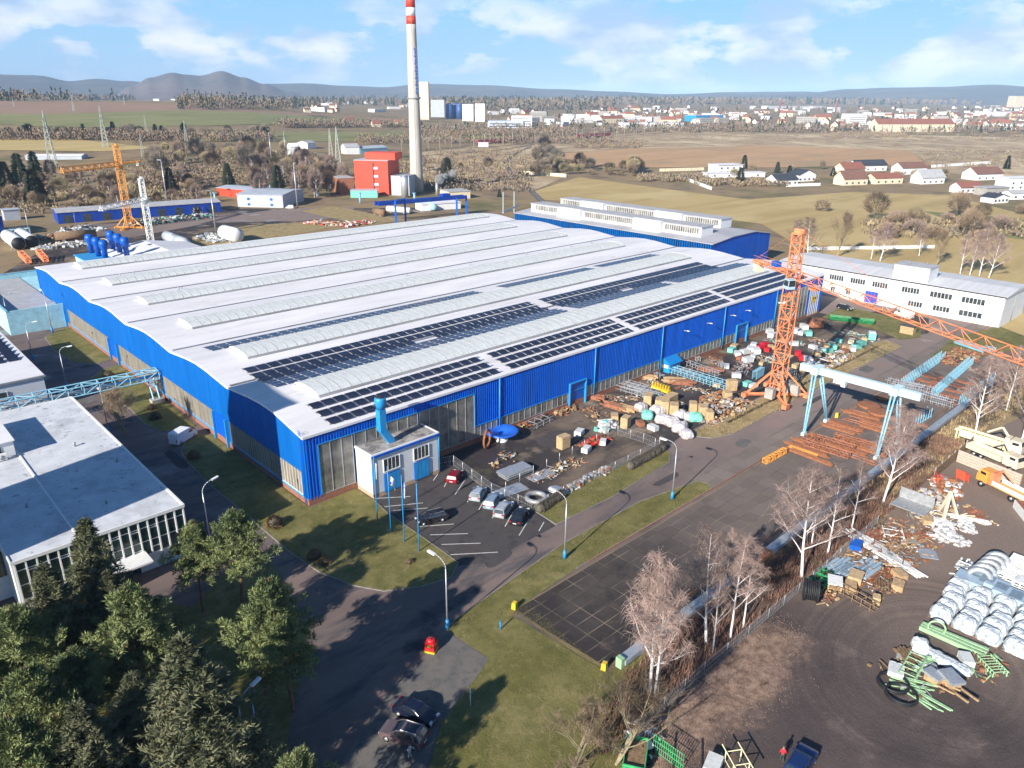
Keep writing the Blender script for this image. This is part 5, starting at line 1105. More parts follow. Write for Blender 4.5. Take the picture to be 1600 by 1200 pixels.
def needle_clump(b, c, R, n, s, rng, flat=.75):
    for _ in range(n):
        d = Vector((rng.gauss(0, 1), rng.gauss(0, 1), rng.gauss(0, 1)*flat)).normalized(); p = Vector(c)+Vector((d.x*R, d.y*R, d.z*R*flat))*rng.uniform(.3, 1)
        u = (d+Vector((rng.uniform(-.6, .6), rng.uniform(-.6, .6), rng.uniform(.1, 1.2)))).normalized(); w = u.orthogonal().normalized(); w = (Matrix.Rotation(rng.uniform(0, 6.28), 3, u) @ w)
        l = s*rng.uniform(.7, 1.4); b.add([p-w*l*.20, p+w*l*.20, p+u*l*1.25], [(0, 1, 2)])
def pine(seed, H=15, R=5.0, n=340, per=95, s=.25, m='needles_pine'):
    rng = random.Random(seed); t = thing('pine_tree', '', 'tree'); b = MB(); c = MB()
    tr = limb(b, (0, 0, 0), (rng.uniform(-.06, .06), rng.uniform(-.06, .06), 1), H*.95, H*.016, 8, .05, 7, .03, rng); nb = 34
    for i in range(nb):
        h = .38+.60*((i+rng.random())/nb); a = i*2.4+rng.uniform(-.4, .4); k = (1.04-h)/.70; rr = R*min(1, k)**.85*rng.uniform(.62, 1.04); p0, r = sample(tr, min(.98, h*.96))
        e = Vector((p0.x+math.cos(a)*rr, p0.y+math.sin(a)*rr, p0.z+rr*rng.uniform(.05, .45))); b.tube(p0, e, max(.035, r*.45), .02, n=4, caps=False, smooth=False)
        for q in range(int(n/nb)):
            u = rng.uniform(.35, 1.05); off = Vector((rng.gauss(0, .22), rng.gauss(0, .22), rng.uniform(-.02, .22)))*rr*.9; needle_clump(c, p0.lerp(e, u)+off, rng.uniform(.26, .62), int(per*.8), s, rng, 1.0)
    b.build('trunk', MATS['bark_pine'], t); c.build('crown', MATS[m], t); t['H'] = H; return t
def spruce(seed, H=17, R=4.2, wh=30, s=.26, m='needles_spruce', sub=8, per=30):
    rng = random.Random(seed); t = thing('spruce_tree', '', 'tree'); b = MB(); c = MB()
    b.tube((0, 0, 0), (0, 0, H*.97), H*.016, .03, n=7, caps=False)
    for i in range(wh):
        f = i/(wh-1); z = H*(.10+.88*f); r = R*(1-f)**.85*rng.uniform(.82, 1.12)+.22; k = max(4, int(11*(1-f)+3)); a0 = rng.uniform(0, 6.28)
        for j in range(k):
            a = a0+j*2*PI/k+rng.uniform(-.2, .2); rj = r*rng.uniform(.8, 1.12); tip = Vector((math.cos(a)*rj, math.sin(a)*rj, z-rj*.28)); st = Vector((0, 0, z))
            if i % 2 == 0: b.tube(st, tip, .04, .01, n=3, caps=False, smooth=False)
            for q in range(sub):
                u = (q+.6)/sub; p = st.lerp(tip, u)+Vector((0, 0, rj*.10*u*u)); needle_clump(c, p, (.20+.26*u*rj/R), max(2, int(per*(.5+.5*u))), s, rng, .45)
    needle_clump(c, (0, 0, H), .18, 10, s, rng, 1.6)
    b.build('trunk', MATS['bark_brown'], t); c.build('crown', MATS[m], t); t['H'] = H; return t
def tip_at(px, py, H): p = at(px, py, H); return Vector((p.x, p.y, .05))
# conifers round the low building (pixel of the tip, height)
PG = 'pines and spruces round the low building'
pines = [(355, 774, 15, 5.2, 'broad pine whose crown covers the right end of the white roof'), (292, 806, 13.5, 4.2, 'darker pine touching the right front of the low building'), (196, 905, 15.5, 5.8, 'large pale pine in the middle of the grove'),
         (388, 885, 16, 5.4, 'yellow-green pine on the right of the grove beside the road'), (438, 948, 13, 4.6, 'lower lit pine crown nearest the road junction'), (12, 930, 15, 5.4, 'pine cut by the left edge below the white wall'),
         (112, 985, 12.5, 5, 'shaded pine between the pale pine and the left edge'), (40, 1035, 14, 5.4, 'dark pine at the left edge, lower third'), (455, 1160, 13.5, 4.2, 'pine top poking in at the bottom edge by the road'), (10, 1130, 15, 5.2, 'pine in the very bottom-left corner')]
for i, (px, py, H, R, lab) in enumerate(pines):
    k = i % 3; again('pine%d' % k, lambda: pine(20+k, 15, 5.0), tip_at(px, py, H), random.uniform(0, 6), lab, PG, (R/5.0, R/5.0, H/15))
for i, (px, py, H, R, lab) in enumerate([(130, 812, 17, 5.4, 'dark spruce standing before the middle of the low building'), (166, 893, 12, 4.2, 'small spruce below the dark spruce'), (283, 996, 18, 7.0, 'big pointed spruce at the front of the grove, sunlit tip'), (66, 884, 15, 5.4, 'green spruce before the left corner of the low building'), (205, 1055, 13, 5.4, 'shaded spruce below the pale pine'), (118, 1100, 14, 5.2, 'shaded spruce in the bottom-left corner')]):
    k = i % 2; again('spruce%d' % k, lambda: spruce(40+k), tip_at(px, py, H), random.uniform(0, 6), lab, PG, (R/4.2, R/4.2, H/17))
for i, (x, y, H) in enumerate(((-53, -44, 17), (-59, -52, 19), (-47, -57, 16), (-52, -66, 17), (-66, -46, 20), (-62, -64, 18), (-44, -63, 13), (-40, -66, 11), (-60, -38, 17), (-56, -30, 16), (-50, -22, 14))):
    again('spruce0' if i % 2 else 'pine1', None, Vector((x, y, 0)), i*1.3, 'conifer beyond the bottom-left edge whose shadow falls on the road', 'conifers beyond the bottom-left edge', (H/17*1.25, H/17*1.25, H/17*1.1))
# birches along the strip between duct and yard
def tree_at(key, make, px, py, ptop, label, group, kxy=1.0, H0=14.0, far=False):
    g_ = atT(px, py) if far else at(px, py); h = hgt(px, py, ptop, g_); s = h/H0
    return again(key, make, Vector((g_.x, g_.y, g_.z-.05)), random.uniform(0, 6.28), label, group, (s*kxy, s*kxy, s))
BG = 'bare birches on the strip beside the heating duct'
mk = [lambda: bare_tree(61, 14, 'bark_white', 'twig_birch', limbs=15, ntw=30, tw=.014, twL=1.5, droop=1.6, spreadk=.34), lambda: bare_tree(62, 14, 'bark_white', 'twig_birch', limbs=16, ntw=40, tw=.013, twL=1.3, droop=.9, spreadk=.40), lambda: bare_tree(63, 14, 'bark_white', 'twig_birch', limbs=14, ntw=34, tw=.013, twL=1.1, droop=.4, spreadk=.36, crown_lo=.3)]
for px, py, pt, k, w, lab in ((1015, 1085, 868, 0, .95, 'nearest birch, left of the twin pair by the duct end'), (1023, 1090, 884, 0, .8, 'nearest birch, right of the twin pair by the duct end'), (1103, 1006, 818, 1, .9, 'birch with open white limbs left of the middle cluster'),
                              (1113, 1022, 890, 2, .7, 'slender leaning birch in the middle cluster'), (1141, 998, 830, 2, .8, 'straight birch third in the middle cluster'), (1161, 981, 845, 2, .8, 'rightmost birch of the middle cluster'), (1134, 900, 822, 1, .6, 'small birch behind the middle cluster'),
                              (1252, 905, 728, 1, 1.05, 'large white-limbed birch above the black hose reel'), (1293, 866, 720, 2, .8, 'thin birch right of the large white-limbed one'), (1331, 824, 712, 2, .8, 'thin birch beside the rusty timber piles'), (1268, 850, 735, 0, .8, 'birch just behind the large white-limbed one'),
                              (1379, 787, 628, 1, .95, 'tall birch before the right gantry leg'), (1521, 690, 552, 1, .95, 'birch by the fence corner near the white trucks'), (1572, 642, 540, 2, .9, 'birch at the right edge under the orange jib'), (1546, 620, 548, 0, .8, 'birch between duct end and orange jib'), (1596, 690, 560, 2, .9, 'birch cut by the right edge of the photo')):
    tree_at('birch%d' % k, mk[k], px, py, pt, lab, BG, w)
def bush(seed, H=14, m='twig_brown', tr='bark_olive'): return bare_tree(seed, H, tr, m, limbs=20, ntw=22, tw=.02, twL=1.4, droop=.2, spreadk=.62, crown_lo=.15, ang=.7, forks=3, name='bare_tree')
tree_at('broad0', lambda: bush(71), 962, 1195, 1055, 'wide bare brownish tree at the bottom edge beside the green skips', None, 1.15)
tree_at('broad0', None, 890, 1215, 1110, 'lower bare bush left of the wide bare tree at the bottom', None, 1.3)
tree_at('broad0', None, 197, 682, 600, 'bare bushy tree under the pipe bridge beside the white roof', None, 1.0)
tree_at('broad0', None, 700//4+20, 655, 610, 'small bare shrub on the lawn behind the pipe bridge support', None, 1.2)
OG = 'bare trees behind the office wing'
for px, py, pt, k, w, lab in ((1262, 405, 337, 'birch1', 1.2, 'mauve birch clump behind the crane head'), (1240, 400, 342, 'birch0', 1.3, 'birch left of the crane head against the tan field'), (1307, 402, 330, 'broad0', .75, 'olive bare tree between crane head and office roof'), (1375, 408, 345, 'birch1', 1.1, 'white-limbed birch behind the left part of the office roof'), (1361, 405, 355, 'birch2', 1, 'thin birch beside the white-limbed one'),
                              (1436, 400, 350, 'birch1', 1.1, 'birch with bright trunk left of the roof box'), (1463, 415, 358, 'broad0', .7, 'dark bare tree behind the roof box'), (1500, 428, 362, 'birch0', .9, 'first of the tall birches right of the roof box'), (1515, 430, 358, 'birch1', .8, 'second of the tall birches right of the roof box'), (1530, 431, 356, 'birch0', 1, 'third of the tall birches right of the roof box'), (1545, 434, 362, 'birch1', 1, 'last of the tall birches right of the roof box')):
    tree_at(k, None, px, py, pt, lab, OG, w)
# hedges and small shrubs
def hedge(a, c, w, h, label, m='twig_grey', n=2600, s=.3, seed=5):
    rng = random.Random(seed); A, B_ = at(*a), at(*c); d = B_-A; t = thing('hedge', label, 'hedge', A, math.atan2(d.y, d.x)); b = MB()
    for i in range(n):
        u = rng.random(); ph = rng.uniform(0, PI); wob = 1+.25*noise.noise(Vector((u*d.length*.5, 3, 1)))
        p = Vector((u*d.length, math.cos(ph)*w/2*wob*rng.uniform(.6, 1), .1+math.sin(ph)*h*wob*rng.uniform(.6, 1))); dr = Vector((rng.uniform(-.5, .5), rng.uniform(-.6, .6), 1)).normalized(); sv = dr.orthogonal().normalized()*.04; b.add([p-sv, p+sv, p+dr*s], [(0, 1, 2)])
    b.build('foliage', MATS[m], t); c_ = MB()
    for i in range(26): c_.lathe((d.length*(i+.5)/26, rng.uniform(-.1, .1), 0), [(w*.36, .05), (w*.42, h*.5), (w*.3, h*.8), (.1, h*.9)], n=7)
    c_.build('core', mat('hedge_core', (.11, .095, .07), .95, var=.4, scale=4), t); return t
hedge((983, 733), (1035, 704), 1.9, 1.5, 'clipped grey-brown hedge at the far end of the green verge'); hedge((843, 800), (878, 776), 1.7, 1.4, 'shorter grey-brown hedge by the row of parked cars', seed=8)
def shrub(): 
    rng = random.Random(3); t = thing('round_shrub', '', 'shrub'); b = MB(); c = MB(); c.lathe((0, 0, 0), [(.5, 0), (.85, .5), (.7, 1.0), (.1, 1.25)], n=9)
    for i in range(700): d = Vector((rng.gauss(0, 1), rng.gauss(0, 1), abs(rng.gauss(0, 1)))).normalized(); p = Vector((d.x, d.y, d.z*1.3))*rng.uniform(.8, 1.05); u = (d+Vector((0, 0, .5))).normalized(); w = u.orthogonal().normalized()*.05; b.add([p-w, p+w, p+u*.3], [(0, 1, 2)])
    b.build('foliage', mat('shrub_brown', (.26, .15, .07), .95, var=.3), t); c.build('core', MATS['hedge_core'], t); return t
for px, py, s, lab in ((430, 822, 1.2, 'reddish-brown round shrub at the kerb by the lower road'), (492, 872, .9, 'dark round shrub on the sunny lawn'), (508, 880, .8, 'smaller round shrub right beside the dark one'), (303, 716, 1.0, 'shaded round shrub on the lawn by the van'), (243, 655, 1.1, 'round shrub in front of the bridge support'), (238, 640, .8, 'low shrub behind the bridge support shrub'), (640, 880, .5, 'tiny shrub near the lawn tip'), (170, 590, 1.2, 'shaded shrub on the middle lawn')):
    again('shrub', shrub, at(px, py), px, lab, 'round shrubs on the lawns', s)
# dry grass and brushwood on the strips: nobody could count it
def tufts(name, poly, n, h, m, z, seed, label, cat='grass', dens=None):
    rng = random.Random(seed); P_ = [at(*p) for p in poly] if len(poly[0]) == 2 else poly; xs = [p.x for p in P_]; ys = [p.y for p in P_]; b = MB(); k = 0; nn = len(P_)
    while k < n:
        x, y = rng.uniform(min(xs), max(xs)), rng.uniform(min(ys), max(ys)); ins = False; j = nn-1
        for i in range(nn):
            if (P_[i].y > y) != (P_[j].y > y) and x < (P_[j].x-P_[i].x)*(y-P_[i].y)/(P_[j].y-P_[i].y)+P_[i].x: ins = not ins
            j = i
        if not ins: continue
        if noise.noise(Vector((x*.12, y*.12, seed))) < rng.uniform(-.55, .2): k += .25; continue
        if dens and rng.random() > dens(x, y): k += .2; continue
        k += 1; hh = h*rng.uniform(.5, 1.4); a = rng.uniform(0, 6.28); w = rng.uniform(.03, .09)*min(1, h*3)
        for q in range(3):
            a2 = a+q*2.1; l = Vector((math.cos(a2)*hh*.5, math.sin(a2)*hh*.5, hh)); sv = Vector((-math.sin(a2), math.cos(a2), 0))*w; p = Vector((x, y, z)); b.add([p-sv, p+sv, p+l], [(0, 1, 2)])
    o = b.build(name, m); tag(o, label, cat, kind='stuff'); return o
strip = [Vector((7, -56, 0)), Vector((100, -56, 0)), Vector((100, -61.4, 0)), Vector((-6, -61.6, 0)), Vector((-10, -72, 0)), Vector((-4, -60, 0))]
tufts('brushwood', strip, 5200, .8, mat('brush_stems', (.22, .12, .085), .95, var=.4, scale=.3), .03, 1, 'tangled brown brushwood under the birches', 'brushwood')
tufts('dry_grass_tufts', [Vector((60, -55.6, 0)), Vector((170, -55.6, 0)), Vector((190, -70, 0)), Vector((112, -61.5, 0)), Vector((60, -61, 0))], 4200, .55, mat('straw', (.42, .31, .17), .95, var=.3, scale=.3), .04, 2, 'tall straw-coloured dry grass beyond the duct')
tufts('weeds', [Vector((-8, -61.8, 0)), Vector((34, -61.8, 0)), Vector((34, -80, 0)), Vector((-8, -80, 0))], 9000, .13, mat('weed_red', (.30, .21, .15), .95, var=.6, scale=.6), .05, 3, 'low reddish weeds on the edge of the dirt yard', 'weeds', dens=lambda x, y: max(0, min(1, (y+70+6*noise.noise(Vector((x*.15, y*.15, 3))))/6))*max(0, min(1, (30+6*noise.noise(Vector((x*.15, y*.15, 9)))-x)/8)))
tufts('dry_grass_tufts', [(1137, 684), (1072, 680), (1180, 625), (1300, 562), (1385, 533), (1408, 543)], 2500, .22, MATS['straw'], .1, 4, 'short straw grass on the verge under the orange crane')
def frange_grass():
    tufts('grass', [(700, 990), (812, 930), (950, 1052), (1005, 1020), (985, 1190), (700, 1190), (690, 1130), (764, 1030)], 9000, .10, mat('grass_blades', (.23, .205, .075), .95, var=.35, scale=.3), .07, 6, 'short winter grass on the large lawn at the bottom')
    tufts('grass', [(490, 800), (600, 790), (700, 870), (705, 900), (600, 922), (500, 893), (420, 835), (340, 765), (340, 690)], 9000, .10, MATS['grass_blades'], .1, 7, 'short winter grass on the lawn before the hall corner')
frange_grass()

for V_, n_ in ((VA, 2600), (VB[:9]+[VB[10], VB[9]], 3800)):
    tufts('grass', V_, n_, .16, MATS['grass_blades'], .09, n_, 'short winter grass on the road verges')
# ------------------------------------------------------------------ goods standing in the yards
RN = random.Random(11)
def ang(a, c): A, B_ = at(*a), at(*c); return math.atan2(B_.y-A.y, B_.x-A.x)
def put(o, px, py, rz, label, group=None, z=.03, s=None):
    p = at(px, py); o.location = (p.x, p.y, z); o.rotation_euler = (0, 0, rz); o['label'] = label
    if group: o['group'] = group
    if s: o.scale = (s, s, s)
    return o
def P7(key, make, px, py, rz, label, group=None, z=.03, s=None):
    p = at(px, py); return again(key, make, Vector((p.x, p.y, z)), rz, label, group, s)
def one(name, cat, build, m, extra=None):
    """a thing with one or more parts: extra = [(part name, builder, material)]"""
    if not extra:
        o = build(MB()).build(name, MATS[m]); return tag(o, '', cat)
    t = thing(name, '', cat); build(MB()).build(extra[0], MATS[m], t)
    for n, f, mm in extra[1:]: f(MB()).build(n, MATS[mm], t)
    return t
def crate(w, d, h, m='timber', slats=5):
    def mk_():
        t = thing('wooden_crate', '', 'crate'); b = MB(); b.box((0, 0, h/2+.12), (w, d, h-.05)); b.build('panel', MATS[m], t); f = MB()
        for s in (-1, 1):
            for q in range(slats):
                x = -w/2+w*(q+.5)/slats; f.box((x, s*(d/2+.02), h/2+.12), (w/slats*.72, .04, h)); 
            for q in range(max(2, slats-2)): y = -d/2+d*(q+.5)/max(2, slats-2); f.box((s*(w/2+.02), y, h/2+.12), (.04, d/max(2, slats-2)*.72, h))
        f.build('slats', MATS['timber' if m != 'timber' else 'timber_dark'] if False else MATS[m], t); c = MB()
        for y in (-d*.4, 0, d*.4): c.box((0, y, .06), (w, .12, .12))
        c.build('pallet_base', MATS['timber_dark'], t); return t
    return mk_
def bundle(w, d, h, m, seed, pallet=True):
    def mk_():
        rng = random.Random(seed); t = thing('wrapped_bundle', '', 'bundle'); b = MB(); nx, ny = 9, 6; vs = []
        for k, zf in enumerate((0, .35, .75, 1.0)):
            for i in range(20):
                a = 2*PI*i/20; e = 1/max(abs(math.cos(a)), abs(math.sin(a)))**.75; sh = (1.0, 1.06, .95, .66)[k]
                vs.append((math.cos(a)*e*w/2*sh*rng.uniform(.9, 1.08), math.sin(a)*e*d/2*sh*rng.uniform(.9, 1.08), .14+zf*h+rng.uniform(-.12, .1)*(k > 1)))
        fs = [(k*20+i, k*20+(i+1) % 20, (k+1)*20+(i+1) % 20, (k+1)*20+i) for k in range(3) for i in range(20)]
        vs.append((0, 0, h*1.08+.14)); fs += [(60+i, 60+(i+1) % 20, 80) for i in range(20)]; b.add(vs, fs); b.build('wrapping', MATS[m], t); c = MB()
        for y in (-d*.36, 0, d*.36): c.box((0, y, .07), (w*1.02, .12, .14))
        c.build('pallet_base', MATS['timber_dark'], t); return t
    return mk_
def rack(L_, w, h, m='galvanised', n=6, arms=False, comb=False):
    def mk_():
        t = thing('storage_rack', '', 'rack'); b = MB()
        for s in (-1, 1):
            if not comb: b.bar((-L_/2, s*w/2, h), (L_/2, s*w/2, h), .1); b.bar((-L_/2, s*w/2, h*.35), (L_/2, s*w/2, h*.35), .07)
            else: b.bar((-L_/2, s*w/2, .12), (L_/2, s*w/2, .12), .12)
        b.build('rail', MATS[m], t); b = MB()
        for i in range(n):
            x = -L_/2+L_*(i+.5)/n
            for s in (-1, 1): b.bar((x, s*w/2, 0), (x, s*w/2, h+(.4 if arms else 0)), .1 if not comb else .13)
            b.bar((x, -w/2, .15 if comb else h*.95), (x, w/2, .15 if comb else h*.95), .08)
        b.build('uprights', MATS[m], t); return t
    return mk_
def bars(L_, n, m, w=.12, spread=1.6, layers=1, jitter=.1, seed=1, name='steel_bars', cat='steel bars', hgt_=None, skew=.05):
    def mk_():
        rng = random.Random(seed); b = MB()
        for l in range(layers):
            for i in range(n):
                y = spread*(i/(max(1, n-1))-.5)+rng.uniform(-jitter, jitter)*.4; x = rng.uniform(-1, 1)*jitter*4; a = rng.uniform(-skew, skew); ll = L_*rng.uniform(.75, 1); hh = hgt_ or w
                b.box((x, y, .08+hh/2+l*hh*1.15), (ll, w, hh), rz=a)
        o = b.build(name, MATS[m]); return tag(o, '', cat)
    return mk_
def plates(w, d, n, m, seed=1, name='steel_plates', cat='steel plates', th=.05):
    def mk_():
        rng = random.Random(seed); b = MB()
        for i in range(n): b.box((rng.uniform(-.2, .2), rng.uniform(-.2, .2), .08+i*th*1.3), (w*rng.uniform(.85, 1), d*rng.uniform(.85, 1), th), rz=rng.uniform(-.06, .06))
        return tag(b.build(name, MATS[m]), '', cat)
    return mk_
def heap(w, d, h, mats, n, seed, name='scrap_heap', cat='scrap heap', size=.5, long_=.4):
    """a heap nobody could count: one object of many bits and pieces"""
    def mk_():
        rng = random.Random(seed); b = MB()
        for i in range(n):
            u, v = rng.uniform(-1, 1), rng.uniform(-1, 1); r = max(0, 1-max(abs(u), abs(v))**2); b.mi = rng.randrange(len(mats)); s = size*rng.uniform(.4, 1.4)
            if rng.random() < long_: b.box((u*w/2, v*d/2, r*h*rng.random()+.1), (s*3.2, s*.3, s*.2), rz=rng.uniform(-.6, .6)+(0 if rng.random() < .6 else 1.5), ry=rng.uniform(-.3, .3), rx=rng.uniform(-.4, .4))
            else: b.box((u*w/2, v*d/2, r*h*rng.random()*.9+s*.25), (s*rng.uniform(.6, 1.5), s*rng.uniform(.5, 1.2), s*rng.uniform(.3, .9)), rz=rng.uniform(0, 3), ry=rng.uniform(-.35, .35))
        o = b.build(name, [MATS[m] for m in mats]); tag(o, '', cat); o['kind'] = 'stuff'; return o
    return mk_
mat('box_white', (.62, .64, .63), .6, var=.12, scale=2); mat('box_tan', (.50, .36, .20), .8, var=.2, scale=2); mat('film_white', (.70, .68, .70), .5, col2=(.40, .36, .36), scale=1.4, bump=.5)
YA = ang((1070, 660), (1100, 645)); D0, D90 = 0.0, PI/2
# yard before the long wall --- wrapped white bags in front
G_ = 'white wrapped bundles in front of the tall crates'
for i, (px, py, m, s) in enumerate(((1001, 641, 'film_white', 1), (1011, 653, 'turquoise', 1), (1027, 646, 'film_white', 1.1), (1035, 660, 'film_white', 1.1), (1049, 664, 'film_white', 1.1), (1062, 673, 'film_white', 1.2), (1072, 683, 'film_white', 1), (1060, 652, 'film_white', 1.1), (1086, 657, 'turquoise', 1.05), (1076, 655, 'film_white', .9))):
    P7('bag_'+m, bundle(2.6, 2.2, 1.3, m, 3), px, py, i*.7, ('turquoise tarpaulin bundle among the white bags, '+('left one' if i == 1 else 'right one') if m == 'turquoise' else ['leftmost', '', 'second', 'third', 'fourth', 'fifth', 'nearest', 'rear', '', 'small rear'][i]+' white wrapped bundle before the tall crates'), G_, s=s)
G_ = 'tall wooden crates in the yard'
for i, (px, py, s) in enumerate(((1012, 634, 1), (1029, 640, .95), (1038, 644, 1.05), (1052, 650, 1.05), (1082, 645, .9), (1097, 652, 1), (1107, 658, .9), (1135, 628, .95))):
    P7('crate', crate(2.2, 1.5, 2.4, 'box_tan'), px, py, .5+i*.05, ['leftmost', 'second', 'third', 'fourth', 'fifth', 'sixth', 'seventh', 'isolated far'][i]+' tall wooden crate counted from the left in the yard', G_, s=s)
P7('longbox', crate(4.6, 1.6, 1.6, 'box_tan', 8), 1045, 630, .1, 'long brown crate lying behind the tall crates')
P7('heap1', heap(17, 5.5, 1.9, ['rust', 'timber', 'timber_dark', 'box_tan', 'film_white', 'steel_grey'], 420, 5), 1130, 643, ang((1090, 660), (1170, 620)), 'heap of rusty and wooden scrap along the yard edge by the orange crane')
P7('heap2', heap(9, 4, 1.6, ['rust', 'timber_dark', 'steel_grey', 'box_tan'], 240, 6), 1118, 626, .1, 'darker heap of scrap behind the main heap')
P7('rackA', rack(15.5, 1.2, 1.3, 'sky_blue_paint', 9), 1091, 597, ang((1052, 585), (1130, 610)), 'longest pale blue trestle rack beside the blue shelter')
P7('rackA', None, 1085, 590, ang((1052, 580), (1130, 604)), 'second pale blue trestle rack, just behind the longest one')
P7('rackB', rack(10, 1.2, 1.2, 'galvanised', 6), 1097, 580, ang((1072, 572), (1122, 590)), 'grey trestle rack behind the rusty parts')
P7('heap3', heap(6.5, 2.4, 1.0, ['rust_orange', 'rust'], 150, 7, 'rusty_parts', 'rusty parts', .35), 1078, 583, ang((1062, 575), (1100, 590)), 'rusty orange parts lying between two trestle racks')
def comb():
    b = MB(); b.box((0, 0, .7), (4.6, 1.0, .5))
    for i in range(7): b.box((-2.1+i*.7, 0, 1.4), (.16, .5, 1.2))
    return tag(b.build('yellow_comb_frame', MATS['yellow_paint']), '', 'steel frame')
P7('comb', comb, 1032, 613, ang((1020, 608), (1045, 617)), 'bright yellow comb-shaped frame standing on a trestle')
for i, (px, py, k, lab) in enumerate(((977, 612, 'rackC', 'first grey trestle rack by the blue door'), (1000, 612, 'rackC', 'second grey trestle rack by the blue door'), (1020, 622, 'rackC', 'third grey trestle rack, beneath the yellow comb frame'), (985, 605, 'rackC', 'grey trestle rack nearest the hall wall'), (1003, 620, 'rackC', 'grey trestle rack in the middle of the group'))):
    P7('rackC', rack(8.5, 1.4, 1.2, 'galvanised', 6), px, py, ang((957, 603), (1047, 628)), lab, 'grey trestle racks by the blue door')
for i, (px, py) in enumerate(((1026, 590), (1034, 593), (1077, 562), (1090, 565), (1126, 574), (1130, 577))):
    P7('trestle', rack(1.4, .9, 1.1, 'galvanised', 2), px, py, .4*i, ['single small steel trestle left of the blue shelter', 'second small trestle left of the blue shelter', 'small trestle table behind the blue shelter', 'second small trestle behind the blue shelter', 'lone small trestle in the open yard', 'its neighbour trestle in the open yard'][i], 'small steel trestles')
for i, (px, py, L_, lab) in enumerate(((960, 637, 5, 'long brown timber beam pile by the door tracks'), (978, 641, 5, 'orange-brown beams in front of the grey racks'), (925, 622, 4, 'pile of reddish timber beside the blue door'), (1010, 592, 4, 'short timber pile by the wall'), (1110, 580, 3, 'small pile of dark boards near the racks'), (1055, 597, 4, 'flat pile of rusty bars before the long blue rack'), (1065, 600, 4, 'second flat pile of rusty bars before the long blue rack'))):
    P7('timb%d' % (i % 2), bars(5, 6, 'timber' if i % 2 else 'rust_orange', .22, 1.8, 3, .2, i+3, 'timber_pile', 'timber pile'), px, py, ang((950, 630), (1000, 645))+.1*i, lab)
P7('rods', bars(7, 12, 'rust', .1, 5, 1, .1, 4, 'rusty_grating', 'grating'), 1112, 556, .1, 'rusty bars laid out as a grid by the hall wall')
# blue shelter
p = at(1045, 578); t = thing('blue_shelter', 'bright blue shelter hut with a pitched roof standing by the hall wall', 'hut', (p.x, p.y, 0))
b = MB(); b.box((0, 0, 1.1), (4.2, 3.2, 2.2)); b.build('wall', MATS['blue_light'], t); b = MB(); b.wallpoly([(-2.0, 2.203), (2.0, 2.203), (0, 3.5)], 'X', -2.5, 5.0); b.build('roof', mat('shelter_roof', (.01, .22, .58), .5, var=.05), t); b = MB(); b.box((-2.12, 0, 1.5), (.03, 2.4, .7)); b.build('window', MATS['cream_wall'], t)
# boxes by the wall and round the crane
G_ = 'steel boxes stacked near the orange crane'
bx_ = ((1143, 550, 'turquoise'), (1152, 556, 'box_white'), (1147, 545, 'box_tan'), (1163, 553, 'box_white'), (1172, 549, 'box_white'), (1158, 563, 'rust_orange'), (1168, 566, 'box_white'), (1176, 560, 'box_white'), (1181, 552, 'box_white'), (1177, 543, 'box_white'), (1188, 545, 'red_plastic'), (1199, 549, 'red_plastic'), (1194, 541, 'red_plastic'),
       (1201, 520, 'box_white'), (1206, 527, 'box_white'), (1212, 512, 'box_white'), (1243, 520, 'box_white'), (1252, 523, 'box_white'), (1256, 514, 'box_white'), (1263, 524, 'turquoise'), (1167, 603, 'turquoise'), (1177, 606, 'box_white'), (1246, 555, 'red_plastic'), (1252, 562, 'red_plastic'),
       (1262, 566, 'box_white'), (1283, 550, 'box_white'), (1290, 545, 'box_tan'), (1276, 556, 'box_tan'), (1257, 580, 'box_tan'), (1270, 572, 'box_white'), (1294, 551, 'turquoise'), (1300, 545, 'turquoise'), (1311, 555, 'box_white'), (1322, 545, 'timber'), (1332, 548, 'box_white'), (1330, 536, 'cream_wall'), (1345, 540, 'turquoise'), (1338, 545, 'turquoise'), (1318, 552, 'rust'), (1244, 575, 'box_tan'))
ordn = ['first', 'second', 'third', 'fourth', 'fifth', 'sixth', 'seventh', 'eighth', 'ninth', 'tenth', 'eleventh', 'twelfth', 'thirteenth', 'fourteenth', 'fifteenth', 'sixteenth', 'seventeenth', 'eighteenth', 'nineteenth', 'twentieth']
cnt = {}
def sbox(m):
    def mk_():
        t = thing('steel_box', '', 'box'); b = MB(); b.box((0, 0, .55), (2.0, 1.3, .9)); b.build('body', MATS[m], t); b = MB()
        for x in (-.8, .8): b.box((x, 0, .06), (.2, 1.2, .12))
        for x in (-1.0, 1.0): b.box((x, 0, .55), (.06, 1.36, .96))
        b.box((0, 0, 1.03), (2.06, 1.36, .06)); b.build('rim', MATS[m], t); return t
    return mk_
cn = {'box_white': 'white', 'box_tan': 'tan', 'red_plastic': 'red', 'turquoise': 'turquoise', 'rust_orange': 'rusty orange', 'rust': 'rusty', 'timber': 'wooden', 'cream_wall': 'cream'}
zone = lambda px, py: 'left of the crane mast by the hall' if px < 1200 else ('behind the crane mast' if py < 530 and px < 1270 else 'in the row right of the crane mast')
for i, (px, py, m) in enumerate(bx_):
    zk = (m, zone(px, py)); cnt[zk] = cnt.get(zk, 0)+1
    P7('sbox_'+m, sbox(m), px, py, RN.uniform(-.4, .8), '%s %s storage box %s' % (ordn[cnt[zk]-1], cn[m], zone(px, py)), G_, s=RN.uniform(.85, 1.25))
P7('heap4', heap(15, 4, 1.5, ['box_white', 'steel_grey', 'rust', 'box_tan', 'timber_dark'], 240, 9, 'mixed_goods', 'mixed goods', .6), 1300, 564, ang((1255, 590), (1345, 545)), 'mixed steel parts heaped along the straw verge')
